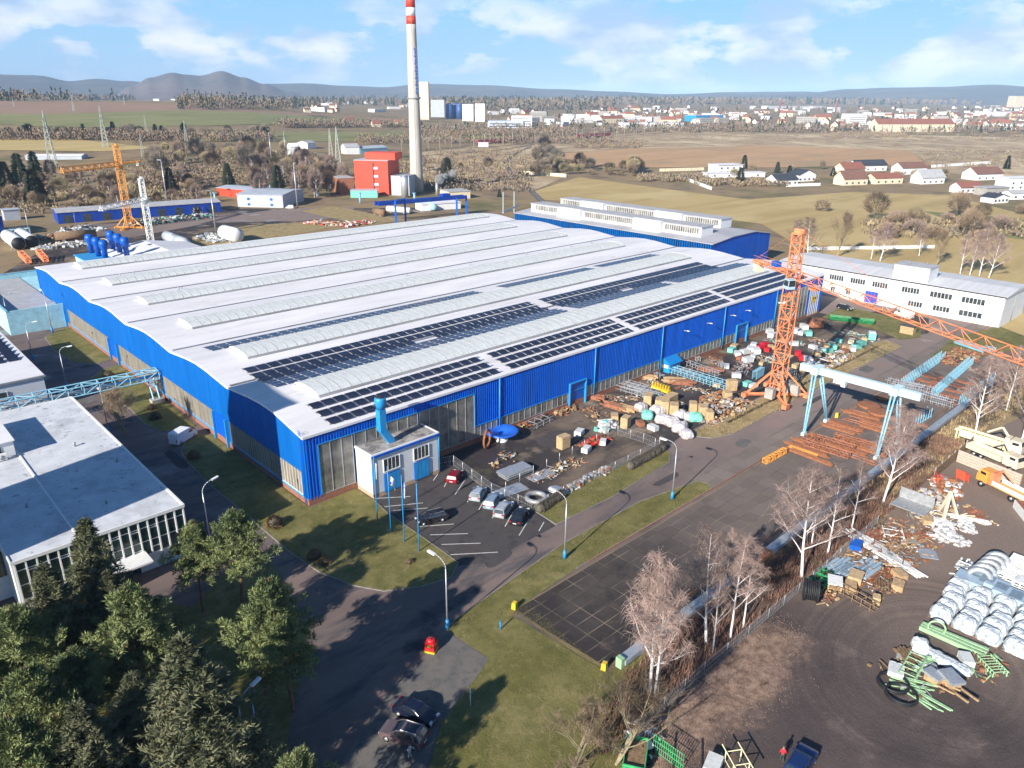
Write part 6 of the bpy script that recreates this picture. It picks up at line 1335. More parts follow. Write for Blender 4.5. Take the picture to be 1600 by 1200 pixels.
P7('blacktarp', bundle(5.5, 2.4, 1.1, 'black_rubber', 9), 1275, 581, ang((1255, 590), (1345, 545)), 'long bundle under a shiny black tarpaulin')
P7('blacktarp', None, 1287, 571, ang((1255, 590), (1345, 545)), 'second shorter bundle under black tarpaulin', s=.8)
P7('drum', lambda: one('rusty_tank', 'tank', lambda b: (b.tube((-2.0, 0, 1.5), (2.0, 0, 1.5), 1.5, n=24), b.tube((-2.3, 0, 1.5), (-2.0, 0, 1.5), .4, n=12))[0], 'rust_orange'), 1273, 513, -.9, 'rusty brown cylindrical tank lying behind the crane mast')
P7('machine', lambda: one('loader_cab', 'machine', lambda b: b.box((0, 0, 1.1), (2.6, 1.8, 1.7)), 'turquoise', ['body', ('roof', lambda b: b.box((0, 0, 2.1), (1.8, 1.6, .25)), 'box_white'), ('wheels', lambda b: (b.tube((-.8, -1, .45), (-.8, 1, .45), .45, n=14), b.tube((.9, -1, .45), (.9, 1, .45), .45, n=14))[0], 'black_rubber')]), 1361, 531, .5, 'turquoise machine with white roof at the far end of the row')
P7('frame_b', rack(4.6, .9, 1.9, 'sky_blue_paint', 8), 1184, 589, ang((1170, 597), (1197, 580)), 'pale blue ladder-like frame left of the crane mast')
P7('frame_c', rack(3, 1.6, 1.9, 'steel_grey', 5), 1233, 590, 1.2, 'grey rack of upright frames right of the crane mast')
# fenced yard behind the car park
P7('sheets', plates(6, 2.6, 10, 'galvanised', 2, th=.09), 805, 742, ang((785, 750), (825, 735)), 'stack of folded galvanised sheets leaning by the wire fence'); P7('sheets2', plates(6, 2.8, 2, 'galvanised', 3), 797, 767, ang((770, 772), (818, 755)), 'flat grey plate lying next to the wire fence'); P7('sheets2', None, 845, 743, ang((828, 750), (858, 737)), 'pale plate lying farther into the fenced yard', s=.85)
P7('heapf', heap(5, 2.4, 1.3, ['film_white', 'turquoise', 'box_white'], 70, 12, 'wrapped_goods', 'wrapped goods', .8, .1), 945, 668, .2, 'pile of white and turquoise wrapped goods inside the fenced yard'); P7('crate', None, 977, 668, .3, 'brown crate standing by the post line gate', 'tall wooden crates in the yard', s=.9)
P7('redm', heap(6.5, 2, 1.0, ['rust_orange', 'rust', 'red_plastic'], 110, 13, 'machine_parts', 'machine parts', .5), 930, 692, ang((905, 700), (955, 680)), 'reddish machine parts along the line of fence posts'); P7('sbox_box_white', None, 916, 706, .3, 'white box at the end of the reddish machine parts', G_, s=.9); P7('sbox_box_white', None, 942, 694, .6, 'small white-grey box among the reddish machine parts', G_, s=.8)
P7('heapv', heap(13, 1.6, .7, ['steel_grey', 'box_white', 'rust', 'concrete'], 120, 14, 'loose_parts', 'loose parts', .5), 915, 752, ang((880, 772), (960, 728)), 'grey loose parts lined up along the green verge fence'); P7('ringg', lambda: tag(MB().ring((0, 0, .5), 1.5, .4).build('coiled_hose', MATS['steel_grey']), '', 'coil'), 838, 782, 0, 'grey coil beside the hedge and the parked cars'); P7('disc', lambda: tag(MB().lathe((0, 0, 0), [(1.2, .5), (1.25, .65), (1.1, .7)], 20).build('drum_cover', MATS['galvanised']), '', 'lid'), 868, 770, 0, 'round pale lid beside the grey coil')
P7('tablew', rack(6, 2.2, 1.1, 'galvanised', 3), 842, 663, ang((825, 668), (858, 652)), 'steel work table standing by the long hall wall'); P7('heapw', heap(4.5, 2, 1.0, ['rust', 'timber', 'timber_dark'], 70, 15, 'timber_scrap', 'timber scrap', .5), 880, 644, .2, 'timber scrap by the wall left of the blue door'); P7('heapw', None, 812, 670, .2, 'timber scrap behind the blue dish')
P7('heapw', None, 895, 638, .8, 'timber scrap closest to the blue door', s=.7)
# slab yard: rusty steel laid across the slabs
G_ = 'rusty steel laid across the slab yard'
k = 0
for i in range(24):
    X = 73+i*1.3+RN.uniform(-.3, .3)
    if 83 < X < 88 and RN.random() < .3: continue
    y = RN.choice((-42.5, -47.5, -44.5, -49.5)); L_ = RN.uniform(.8, 1.1); kk = 'rb%d' % (i % 4)
    o = again(kk, bars(8.5, (3, 2, 6, 1)[i % 4], ('rust', 'rust_orange', 'rust', 'rust_orange')[i % 4], (.28, .6, .16, 1.3)[i % 4], (1.1, 1.3, 1.0, 0)[i % 4], (2, 1, 2, 1)[i % 4], .1, i, 'rusty_beams', 'rusty beams', .22), Vector((X, y, .03)), PI/2+RN.uniform(-.09, .09), 'bundle of rusty steel beams laid across the slab yard near the gantry crane', G_, (L_, .75, .8))
for i in range(10):
    X = 118+i*1.9; again('rplate', plates(9, 1.5, 3, 'rust_orange', 5), Vector((X, (-43.2, -49)[i % 2], .04)), PI/2+RN.uniform(-.03, .03), 'rusty flat plates between the pale blue comb racks', 'rusty flat plates between the comb racks')
def truss_piece():
    b = MB(); b.truss((-4, 0, .6), (4, 0, .6), .9, .9, 9, r=.07); return tag(b.build('lattice_section', MATS['rust_orange']), '', 'lattice section')
for X, y, lab in ((77.5, -45.2, 'rusty lattice section left of the gantry legs'), (81, -44.5, 'rusty lattice section before the gantry beam shadow'), (84.5, -47.5, 'rusty lattice section under the gantry beam')): again('lat', truss_piece, Vector((X, y, .15)), PI/2+.05, lab, G_)
def ytruss(): b = MB(); b.truss((-3.3, 0, .5), (3.3, 0, .5), .8, .8, 7, r=.08); return tag(b.build('lattice_section', MATS['crane_yellow']), '', 'lattice section')
P7('ylat', ytruss, 1210, 716, ang((1190, 726), (1228, 705)), 'yellow-orange lattice section lying on the near slabs'); P7('ybar', bars(6.5, 3, 'crane_yellow', .25, .9, 1, .1, 2, 'yellow_beams', 'yellow beams', .25), 1253, 706, ang((1235, 700), (1275, 713)), 'two yellow beams lying on the near slabs'); P7('sbar', bars(6, 7, 'galvanised', .16, 1.1, 1, .05, 2, 'galvanised_bars', 'galvanised bars'), 1315, 703, ang((1300, 694), (1331, 711)), 'bundle of bright galvanised bars in front of the rusty steel')
P7('rheap', heap(3.5, 2.6, 1.6, ['rust', 'rust_orange'], 80, 16, 'rusty_frames', 'rusty frames', .5, .8), 1268, 690, .5, 'heap of rusty frames at the foot of the near gantry leg')
def disc(): b = MB(); b.lathe((0, 0, 0), [(2.0, .1), (2.1, .5), (2.1, .62), (1.7, .66)], 28); return tag(b.build('rusty_disc', MATS['rust']), '', 'steel disc')
for i, (px, py) in enumerate(((1357, 637), (1374, 648), (1379, 624))): P7('disc_r', disc, px, py, 0, ['flat rusty steel disc under the gantry beam', 'darker rusty disc nearer the camera', 'small rusty disc by the silver racks'][i], 'rusty steel discs', s=(1.1, 1.1, .7)[i])
for (a, c, lab) in (((1408, 606), (1473, 560), 'nearest-to-road pale blue comb rack on the slab yard'), ((1456, 622), (1517, 568), 'middle pale blue comb rack on the slab yard'), ((1500, 634), (1556, 594), 'outer pale blue comb rack beside the duct'), ((1423, 668), (1452, 650), 'short pale blue comb rack under the gantry')):
    A, B_ = at(*a), at(*c); L_ = (B_-A).length; n_ = max(4, int(L_/1.15)); o = rack(L_, .9, 2.0, 'sky_blue_paint', n_, comb=True)(); m_ = (A+B_)/2; o.location = (m_.x, m_.y, .03); o.rotation_euler = (0, 0, math.atan2(B_.y-A.y, B_.x-A.x)); o['label'] = lab; o['group'] = 'pale blue comb racks'
for i, (px, py) in enumerate(((1400, 606), (1412, 609), (1424, 611), (1436, 613), (1405, 615), (1418, 618), (1430, 621), (1460, 630), (1472, 634))): P7('silv', rack(4.5, 1.6, 1.5, 'galvanised', 4, arms=True), px, py, ang((1390, 600), (1450, 615)), '%s silver stillage between gantry and comb racks' % ordn[i], 'silver stillages')
P7('pan', plates(9, 3.2, 5, 'sky_blue_paint', 4, 'panel_stack', 'panels', .1), 1520, 543, ang((1500, 538), (1545, 552)), 'stack of pale blue panels at the far end of the slab yard'); P7('pan2', rack(6, 2.4, 1.3, 'sky_blue_paint', 5), 1545, 553, .2, 'pale blue frames beside the blue panels'); P7('heapfar', heap(16, 7, 1.2, ['rust_orange', 'timber', 'rust', 'timber_dark'], 260, 18, 'steel_scrap', 'scrap heap', .6, .7), 1500, 560, 0, 'rusty steel scrap at the far end of the slab yard')
# ------------------------------------------------------------------ dirt yard lower right
G_ = 'foil-wrapped bundles in the dirt yard'
rzb = -PI/2; k = 0
rows = [4, 5, 5, 6, 6]
for r, n_ in enumerate(rows):
    for c in range(n_):
        p = Vector((42.9+1.95*r+RN.uniform(-.12, .12), -76.1+(r > 2)*.6-2.62*c+RN.uniform(-.12, .12), .04)); P_ = ['front row, next to the pale green beams', 'second row from the front', 'third row from the front', 'fourth row from the front', 'rearmost row'][r]
        again('foil%d' % (k % 3), bundle(2.45, 1.75, 1.6, 'foil', 30+k), p, rzb+RN.uniform(-.08, .08), '%s foil-wrapped bundle of the %s' % (ordn[c], P_), G_, RN.uniform(.94, 1.04)); k += 1
def flat(): t = thing('sheet_stack', '', 'stack'); b = MB(); b.box((0, 0, .85), (3.0, 2.2, 1.4)); b.build('sheets', mat('sheet_blue', (.36, .47, .56), .4, var=.1), t); b = MB(); b.box((0, 0, .07), (2.8, 2.0, .14)); b.build('pallet_base', MATS['timber_dark'], t); return t
for i, (px, py) in enumerate(((1512, 918), (1530, 914), (1550, 926), (1572, 940), (1596, 952))): P7('flat', flat, px, py, rzb, '%s grey-blue sheet stack from the left behind the foil bundles' % ordn[i], 'grey-blue sheet stacks', s=1.05)
def wcr():
    t = thing('grid_crate', '', 'crate'); b = MB(); b.box((0, 0, .9), (2.3, 1.7, 1.4)); b.build('core', MATS['dark_metal'], t); b = MB()
    for z in (.15, .5, .85, 1.2, 1.58): 
        for s in (-1, 1): b.box((0, s*.88, z), (2.4, .07, .16)); b.box((s*1.18, 0, z), (.07, 1.8, .16))
    for x in (-1.1, -.37, .37, 1.1):
        for s in (-1, 1): b.box((x, s*.92, .9), (.16, .06, 1.55))
    for y in (-.75, -.4, 0, .4, .75): b.box((0, y, 1.68), (2.4, .2, .07))
    b.build('grid', MATS['white_paint'], t); return t
for i, (px, py) in enumerate(((1565, 893), (1578, 900), (1590, 907), (1573, 912), (1586, 920), (1598, 926), (1592, 890), (1603, 896))): P7('wcr', wcr, px, py, rzb, '%s white grid crate of the block at the right edge' % ordn[i], 'white grid crates')
def coil(): b = MB(); b.ring((0, 0, 0), .95, .28, 22, 8, 'X'); return tag(b.build('pipe_coil', MATS['galvanised']), '', 'coil')
for i in range(5):
    p = at(1530+i*7, 903-i*6.2, 1.25); again('coil', coil, p, .25, '%s grey ring of the coil roll beside the grid crates' % ordn[i], 'grey coil rings', 1.3)
P7('heapw2', heap(4.5, 3.5, 1.1, ['white_paint', 'galvanised'], 60, 21, 'white_profiles', 'profiles', .6, .95), 1520, 898, .4, 'loose white profiles left of the coil roll')
# pale green beams etc
def gbeam(): b = MB(); [b.box((0, y, .35), (7, .35, .5), rz=y*.05) for y in (-.6, 0, .6)]; return tag(b.build('green_beams', MATS['pale_green']), '', 'steel beams')
P7('gb', gbeam, 1488, 1003, ang((1462, 992), (1515, 1015)), 'long pale green beams in front of the foil bundles'); P7('gl', lambda: tag(MB().ring((0, 0, .9), .9, .12, 20, 6, 'X').build('green_hoop', MATS['pale_green']), '', 'hoop'), 1461, 992, .3, 'pale green hoop at the end of the beams', z=.1)
P7('gf', rack(5, 1.6, .9, 'pale_green', 5), 1424, 1048, ang((1412, 1072), (1434, 1032)), 'pale green frame lying in the goods island'); P7('gf2', bars(4.5, 6, 'pale_green', .14, 1.4, 1, .2, 4, 'green_bars', 'steel bars', .14, .25), 1446, 1095, ang((1430, 1086), (1463, 1108)), 'pale green bars, nearest of the goods island'); P7('gf2', None, 1428, 1070, ang((1412, 1066), (1443, 1076)), 'pale green bars beside the black rings')
P7('gf3', rack(3, 1.6, .7, 'pale_green', 7), 1549, 1045, .9, 'pale green toothed frame at the right of the goods island'); P7('pal', bars(2.6, 6, 'timber_dark', .2, 1.8, 2, .05, 4, 'pallet', 'pallet'), 1534, 1032, .4, 'brown pallet beside the toothed frame'); P7('pal', None, 1418, 1027, .9, 'brown pallet at the left of the goods island')
P7('roll', bundle(2.4, 1.8, 1.2, 'white_paint', 44), 1436, 1017, .4, 'upright white block at the left of the film rolls', 'white blocks'); 
for i, (px, py) in enumerate(((1453, 1025), (1466, 1033), (1479, 1040), (1492, 1046))): P7('rollf', bundle(3.4, 1.6, .8, 'foil', 46), px, py, ang((1445, 1022), (1500, 1048)), '%s white film roll of the diagonal row' % ordn[i], 'white film rolls', s=.9)
P7('sbox_box_white', None, 1508, 1037, .6, 'white tray box at the end of the film rolls', s=.9); P7('gch', heap(2.6, 1.8, .9, ['pale_green', 'galvanised'], 40, 22, 'green_parts', 'parts', .5), 1447, 1040, .4, 'pile of pale green grey parts beside the film rolls'); P7('palw', crate(1.9, 1.5, .6, 'box_white', 4), 1399, 1052, .3, 'white open crate beside the black rings')
def ring_(): b = MB(); [b.ring((0, 0, .15+.2*i), 1.55-.05*i, .13, 30, 6) for i in range(2)]; return tag(b.build('black_hose_ring', MATS['black_rubber']), '', 'hose ring')
P7('hr', ring_, 1395, 1070, 0, 'upper left black hose ring lying on the dirt', 'black hose rings'); P7('hr', None, 1408, 1088, 0, 'lower right black hose ring lying on the dirt', 'black hose rings')
def tray(): 
    t = thing('grey_tray', '', 'tray'); b = MB(); b.box((0, 0, 1.0), (1.9, 1.4, .3)); b.build('tray', MATS['galvanised'], t); b = MB(); b.box((-1.6, -.5, .5), (2.2, .16, .16), ry=.2); b.box((-1.6, .5, .5), (2.2, .16, .16), ry=.2); b.box((0, 0, .4), (1.5, 1, .8)); b.build('wooden_prop', MATS['timber'], t); return t
P7('tray', tray, 1457, 1065, 1.3, 'grey tray on wooden props, left one'); P7('tray', None, 1483, 1072, 1.0, 'larger grey tray on wooden props, right one', s=1.2)
# junk belt along the fence
def reel():
    t = thing('hose_reel', '', 'hose reel'); b = MB(); b.tube((0, -.8, 1.5), (0, .8, 1.5), .75, n=20); b.build('drum', MATS['dark_metal'], t)
    for s in (-1, 1): b = MB(); b.ring((0, s*.8, 1.5), 1.35, .12, 30, 6, 'Y'); b.ring((0, s*.8, 1.5), .7, .08, 20, 5, 'Y'); [b.bar((0, s*.8, 1.5), (1.3*math.cos(a), s*.8, 1.5+1.3*math.sin(a)), .1) for a in (0, 1.05, 2.1, 3.14, 4.2, 5.2)]; b.build('flange', MATS['black_rubber'], t)
    b = MB(); [b.ring((0, y*.22, 1.5), 1.15, .12, 26, 5, 'Y') for y in range(-3, 4)]; b.build('black_hose', MATS['black_rubber'], t); return t
P7('reel', reel, 1265, 938, .5, 'big black hose reel standing by the low fence')
P7('heapg', heap(5, 2.2, 1.4, ['green_paint', 'needles_far'], 220, 24, 'green_netting', 'netting', .3, .3), 1284, 908, ang((1265, 925), (1300, 890)), 'heap of dark green netting above the hose reel')
tb_l = thing('work_table', '', 'table'); b = MB(); b.box((0, 0, 1.1), (2.3, 1.8, .12)); b.build('tabletop', MATS['white_paint'], tb_l)
for x in (-1, 1):
    for y in (-.75, .75): b = MB(); b.box((x, y, .52), (.18, .18, 1.04)); b.build('leg', MATS['timber'], tb_l)
b = MB(); b.box((0, 0, .35), (2.0, 1.5, .1)); b.build('shelf', MATS['timber'], tb_l); put(tb_l, 1303, 918, .45, 'white-topped wooden table in the junk belt')
junk = [(1322, 862, 'timber', 'timber_dark'), (1345, 835, 'rust_orange', 'timber'), (1372, 815, 'timber_dark', 'rust'), (1398, 838, 'rust_orange', 'timber'), (1425, 850, 'rust_orange', 'timber'), (1442, 838, 'rust', 'timber'), (1455, 830, 'rust', 'rust_orange'), (1360, 850, 'rust', 'rust_orange'), (1388, 860, 'rust', 'timber_dark'), (1370, 838, 'rust_orange', 'timber'), (1340, 868, 'timber', 'box_tan')]
for i, (px, py, m1, m2) in enumerate(junk): P7('junk%d' % (i % 4), bars(3.6, 6, m1, .2, 1.5, 2, .3, i+40, 'timber_stack', 'timber stack', .14, .14), px, py, ang((1330, 850), (1400, 800))+RN.uniform(-.4, .25), '%s brown timber stack counted along the low fence' % ordn[i], 'brown timber stacks along the low fence')
for i, (px, py) in enumerate(((1378, 866), (1392, 872), (1368, 858))): P7('wprof', bars(9, 6, 'white_paint', .22, 1.5, 2, .3, i+5, 'white_profiles', 'profiles', .16, .12), px, py, ang((1350, 852), (1410, 890)), '%s bundle of long white profiles in the junk belt' % ordn[i], 'long white profiles')
for i, (px, py) in enumerate(((1337, 893), (1348, 888), (1358, 892), (1310, 885), (1318, 893))): P7('bprof', bars(4.5, 4, 'sheet_blue', .35, 1.5, 2, .2, i+9, 'blue_profiles', 'profiles', .2, .1), px, py, ang((1325, 905), (1360, 880)), '%s bundle of blue-grey profiles below the white ones' % ordn[i], 'blue-grey profiles')
P7('bluebox', crate(2, 1.4, .9, 'blue_paint'), 1336, 858, .3, 'bright blue crate at the fence side of the junk belt'); P7('purp', crate(2.2, 1.6, 1.0, 'box_tan'), 1336, 908, .2, 'tan crate with pale lid beside the white table'); P7('crs', crate(1.8, 1.3, .8, 'timber'), 1328, 922, .4, 'open wooden crate right of the white table'); P7('crs', None, 1448, 818, .5, 'yellowish wooden box above the timber stacks'); P7('crs', None, 1404, 903, 1.0, 'rust-coloured wooden box right end of the junk belt')
P7('crs', None, 1402, 920, .2, 'slatted wooden box at the lower right of the junk belt'); P7('pal', None, 1380, 915, .4, 'brown pallet among the green-grey rods'); P7('wplate', plates(2.6, 2.2, 2, 'galvanised', 4), 1450, 866, .6, 'pale blue-grey plate lying right of the timber stacks', None)
for i, (px, py) in enumerate(((1372, 905), (1385, 900), (1366, 912))): P7('rods2', bars(4, 7, 'rust', .12, 1.5, 2, .3, i, 'rusty_rods', 'rods', .12, .2), px, py, ang((1360, 920), (1395, 890)), '%s bundle of rusty rods at the lower junk belt' % ordn[i], 'rusty rods')
P7('rackj', rack(6, 1.0, 1.1, 'timber_dark', 5), 1334, 938, ang((1317, 928), (1352, 948)), 'long dark trestle at the lower edge of the junk belt'); P7('chair_j', crate(1, .8, 1.0, 'box_tan', 3), 1368, 943, .4, 'small tan crate at the lower edge of the junk belt')
P7('winf', rack(3.4, 2.6, .6, 'white_paint', 2), 1395, 838, .5, 'white window-like frame lying on the timber stacks'); P7('heapj', heap(22, 9, .7, ['rust', 'timber', 'timber_dark', 'steel_grey', 'box_white', 'rust_orange'], 420, 31, 'small_junk', 'junk', .35, .5), 1385, 865, ang((1320, 920), (1450, 810)), 'scattered small junk between the stacks')
P7('wire_box', lambda: one('wire_cage', 'cage', lambda b: b.box((0, 0, 1.0), (5, 3.4, .12)).box((0, 1.7, 1.9), (5, .08, 1.8)), 'steel_grey', ['platform', ('frame', lambda b: [b.bar((x, y, 0), (x, y, 2.2 if y > 0 else 1.0), .1) for x in (-2.5, 2.5) for y in (-1.7, 1.7)][0], 'galvanised')]), 1422, 800, ang((1400, 795), (1440, 810)), 'grey mesh platform with railing below the fence')
def aframe():
    b = MB(); b.bar((-3.4, 0, 0), (.2, 0, 4.2), .35); b.bar((.2, 0, 4.2), (1.5, .9, 0), .3); b.bar((.2, 0, 4.2), (1.2, -1.6, 0), .3); return tag(b.build('propped_beams', MATS['cream_wall']), '', 'props')
P7('af', aframe, 1476, 808, .2, 'pale beams propped up as a tripod')
P7('heapr', heap(6, 4, 1.8, ['rust', 'rust', 'box_tan', 'rust_orange', 'steel_grey', 'box_white'], 110, 33, 'red_machinery', 'machinery', .7, .4), 1478, 765, .3, 'red and white farm machinery beside the orange truck'); P7('heapb', heap(6, 3.5, 1.0, ['film_white', 'white_paint', 'box_white'], 90, 34, 'torn_film', 'film heap', .6, .3), 1470, 830, .2, 'heap of torn white film right of the wooden box'); P7('heapb', None, 1490, 842, 1.0, 'lower heap of torn white film', s=.7)
P7('heapb', None, 1510, 824, .4, 'right heap of torn white film by the rusty plate', s=.6); P7('rpl', plates(3, 2.4, 3, 'rust_orange', 3), 1524, 805, .4, 'rusty brown plate lying in the open dirt'); P7('heapt', heap(6, 4, 1.0, ['timber', 'cream_wall', 'timber_dark', 'film_white'], 110, 36, 'timber_scrap', 'timber scrap', .6, .6), 1448, 782, .2, 'pale timber scrap below the red machinery')
P7('wb', bars(6, 2, 'white_paint', .3, .6, 1, .1, 3, 'white_beam', 'beam', .25), 1515, 813, ang((1485, 808), (1545, 818)), 'long white beam lying before the rusty plate'); P7('skipw', lambda: one('white_skip', 'skip', lambda b: b.box((0, 0, .75), (4.4, 2.4, 1.3)), 'white_paint', ['tub', ('load', lambda b: b.box((0, 0, 1.43), (4.1, 2.1, .06)), 'rust_orange')]), 1604, 806, .6, 'white open skip with rusty load cut by the right edge')
# orange truck and cream crane trucks
def truck(cabm, bedm, crane=None):
    def mk_():
        t = thing('lorry', '', 'lorry'); b = MB(); b.prism([(2.2, -1.15), (4.1, -1.15), (4.1, 1.15), (2.2, 1.15)], .9, 2.0); b.v = list(b.v); b.add([(2.2, -1.15, 2.0), (4.1, -1.15, 2.0), (4.1, 1.15, 2.0), (2.2, 1.15, 2.0), (2.3, -1.0, 2.9), (3.75, -1.0, 2.9), (3.75, 1.0, 2.9), (2.3, 1.0, 2.9)], [(0, 1, 5, 4), (1, 2, 6, 5), (2, 3, 7, 6), (3, 0, 4, 7), (4, 5, 6, 7)]); c = b.build('cab', MATS[cabm], t)
        b = MB(); b.add([(4.0, -.95, 2.1), (4.0, .95, 2.1), (3.82, .88, 2.8), (3.82, -.88, 2.8)], [(0, 1, 2, 3)]); b.v = [(x+.06, y, z) for x, y, z in b.v]; b.build('windscreen', MATS['glass_dark'], c)
        for s in (-1, 1): b = MB(); b.box((3.1, s*1.09, 2.35), (.95, .05, .6)); b.build('window', MATS['glass_dark'], c)
        b = MB(); b.box((-1, 0, .85), (8.4, 1.0, .3)); b.build('chassis', MATS['dark_metal'], t)
        for x in (3.1, -2.2, -3.5):
            for s in (-1, 1): b = MB(); b.tube((x, s*.75, .52), (x, s*1.2, .52), .52, n=18); w = b.build('wheel', MATS['black_rubber'], t); b = MB(); b.tube((x, s*1.201, .52), (x, s*1.22, .52), .26, n=12); b.build('rim', MATS['galvanised'], w)
        b = MB(); b.box((-1.9, 0, 1.15), (6.4, 2.4, .2)); b.build('load_bed', MATS[bedm], t)
        for s in (-1, 1): b = MB(); b.box((-1.9, s*1.17, 1.6), (6.4, .08, .7)); b.build('side_board', MATS['white_paint' if bedm == 'crane_yellow' else bedm], t)
        b = MB(); b.box((-5.1, 0, 1.6), (.08, 2.4, .7)); b.build('tail_board', MATS[bedm], t)
        if crane:
            b = MB(); b.box((1.75, 0, 1.9), (.7, 1.6, 2.2)); b.bar((1.75, .3, 2.6), (.4, .5, 4.0), .3); b.bar((.4, .5, 4.0), (-1.5, .2, 2.6), .25); b.build('loading_crane', MATS[crane], t)
        return t
    return mk_
P7('lorry_o', truck('crane_yellow', 'crane_yellow', 'crane_orange'), 1566, 772, ang((1590, 780), (1530, 750)), 'orange lorry with a loading crane and open bed'); P7('lorry_c', truck('cream_wall', 'cream_wall', 'cream_wall'), 1556, 724, ang((1505, 705), (1590, 742)), 'cream crane lorry behind the plank fence'); P7('lorry_c', None, 1552, 703, ang((1500, 690), (1590, 718)), 'white-cream lorry, rear one of the two', s=1.1)
def yframe(): b = MB(); b.bar((-4.5, 0, 2.2), (4.2, 0, 2.0), .35); b.bar((-4.5, 1.6, 2.2), (4.2, 1.6, 2.0), .35); [b.bar((x, 0, 2.1), (x, 1.6, 2.1), .3) for x in (-4.5, -2.5, -.5, 2.0, 4.2)]; [b.bar((x, y, 0), (x, y, 2.1), .25) for x in (-4.2, 4) for y in (0, 1.6)]; return tag(b.build('cream_frame', mat('cream_yellow', (.74, .70, .42), .5, var=.1)), '', 'machine frame')
P7('yf', yframe, 1530, 700, ang((1500, 690), (1590, 718)), 'cream-yellow machine frame between the two cream lorries')
A, B_ = at(1494, 722), at(1592, 762); d = B_-A; t = thing('plank_fence', 'pale horizontal plank wall between the orange lorry and the cream lorries', 'fence', A, math.atan2(d.y, d.x))
for i in range(5): b = MB(); b.box((d.length/2, 0, .35+i*.46), (d.length, .12, .40)); b.build('plank', mat('plank_pale', (.50, .42, .34), .85, var=.15), t)
for i in range(6): b = MB(); b.box((d.length*i/5, .14, 1.3), (.2, .14, 2.6)); b.build('post', MATS['timber_dark'], t)
A, B_ = at(1460, 748), at(1526, 690); d = B_-A; t = thing('plank_fence', 'dark leaning plank fence running back from the red machinery', 'fence', A, math.atan2(d.y, d.x))
for i in range(4): b = MB(); b.box((d.length/2, 0, .35+i*.46), (d.length, .1, .36)); b.build('plank', MATS['timber_dark'], t)
for i in range(8): b = MB(); b.box((d.length*i/7, .12, 1.1), (.18, .14, 2.3)); b.build('post', MATS['concrete'], t)
# lower edge: green skips and panels
def gskip():
    t = thing('green_container', '', 'container'); b = MB()
    for s in (-1, 1):
        for z in (.3, .65, 1.0, 1.35): b.box((0, s*1.0, z), (3.6, .1, .26)); b.box((s*1.8, 0, z), (.1, 2.1, .26))
    b.build('slatted_wall', MATS['green_paint'], t); b = MB(); b.box((0, 0, .6), (3.4, 1.9, 1.0)); b.build('load', MATS['timber_dark'], t); return t
P7('gsk', gskip, 992, 1192, .55, 'green slatted container full of brown scrap at the bottom edge')
P7('heapk', heap(4.5, 3, 1.2, ['dark_metal', 'steel_grey', 'white_paint'], 90, 41, 'dark_scrap', 'scrap heap', .5), 1003, 1160, .3, 'dark scrap heap behind the green container')
A, B_ = at(1020, 1172), at(1066, 1205); d = B_-A; t = thing('mesh_panel_fence', 'green wire mesh panels at the bottom edge', 'fence', A, math.atan2(d.y, d.x)); b = MB(); [b.bar((d.length*i/14, 0, 0), (d.length*i/14, 0, 2.0), .05) for i in range(15)]; [b.bar((0, 0, z), (d.length, 0, z), .05) for z in (.1, .7, 1.3, 2.0)]; b.build('mesh_panel', MATS['green_paint'], t)
P7('yfr', rack(3.2, 1.6, 1.6, 'cream_yellow', 2), 1150, 1203, 1.0, 'cream metal frames standing at the bottom edge'); P7('sbox_box_white', None, 1113, 1204, .3, 'white box cut by the bottom edge of the photo')
P7('dfr', bars(4.5, 2, 'dark_metal', .12, 2.6, 1, 0, 3, 'metal_frame', 'frame', .1), 1075, 1178, .6, 'dark empty frame lying flat on the dirt')

for i, (px, py, w, d, n, ms, lab) in enumerate(((1215, 560, 9, 4, 110, ['box_white', 'steel_grey', 'rust', 'turquoise', 'timber'], 'loose steel parts behind the crane foot'), (1160, 575, 8, 4, 70, ['steel_grey', 'rust', 'galvanised'], 'loose bars in the open yard before the white boxes'), (1120, 565, 7, 3, 60, ['rust', 'timber_dark', 'steel_grey'], 'rusty odds and ends near the grey rack'), (1015, 600, 12, 4, 90, ['rust', 'galvanised', 'timber', 'steel_grey'], 'odds and ends between blue door and yellow comb'), (935, 650, 9, 5, 60, ['rust', 'timber', 'timber_dark'], 'timber bits on the yard floor before the blue door'), (1340, 525, 10, 5, 70, ['timber', 'steel_grey', 'turquoise', 'box_white'], 'parts near the turquoise machine'), (1290, 535, 9, 5, 70, ['rust', 'steel_grey', 'box_tan'], 'small parts behind the row of boxes'), (1225, 535, 10, 4, 80, ['box_white', 'turquoise', 'steel_grey', 'rust'], 'parts under the mast towards the hall'),
    (1480, 805, 12, 6, 130, ['timber', 'rust', 'cream_wall', 'box_white', 'steel_grey'], 'scattered bits round the propped beams'), (1440, 1055, 9, 6, 60, ['pale_green', 'timber', 'galvanised', 'timber_dark'], 'small bits inside the goods island'), (1300, 925, 7, 3, 60, ['timber', 'rust', 'box_tan', 'steel_grey'], 'bits round the white table'), (1540, 1040, 6, 3, 40, ['timber_dark', 'rust', 'pale_green'], 'bits at the right of the goods island'))):
    P7('clut%d' % i, heap(w, d, .45, ms, n, 90+i, 'loose_parts', 'loose parts', .38, .6), px, py, .3*i, lab)

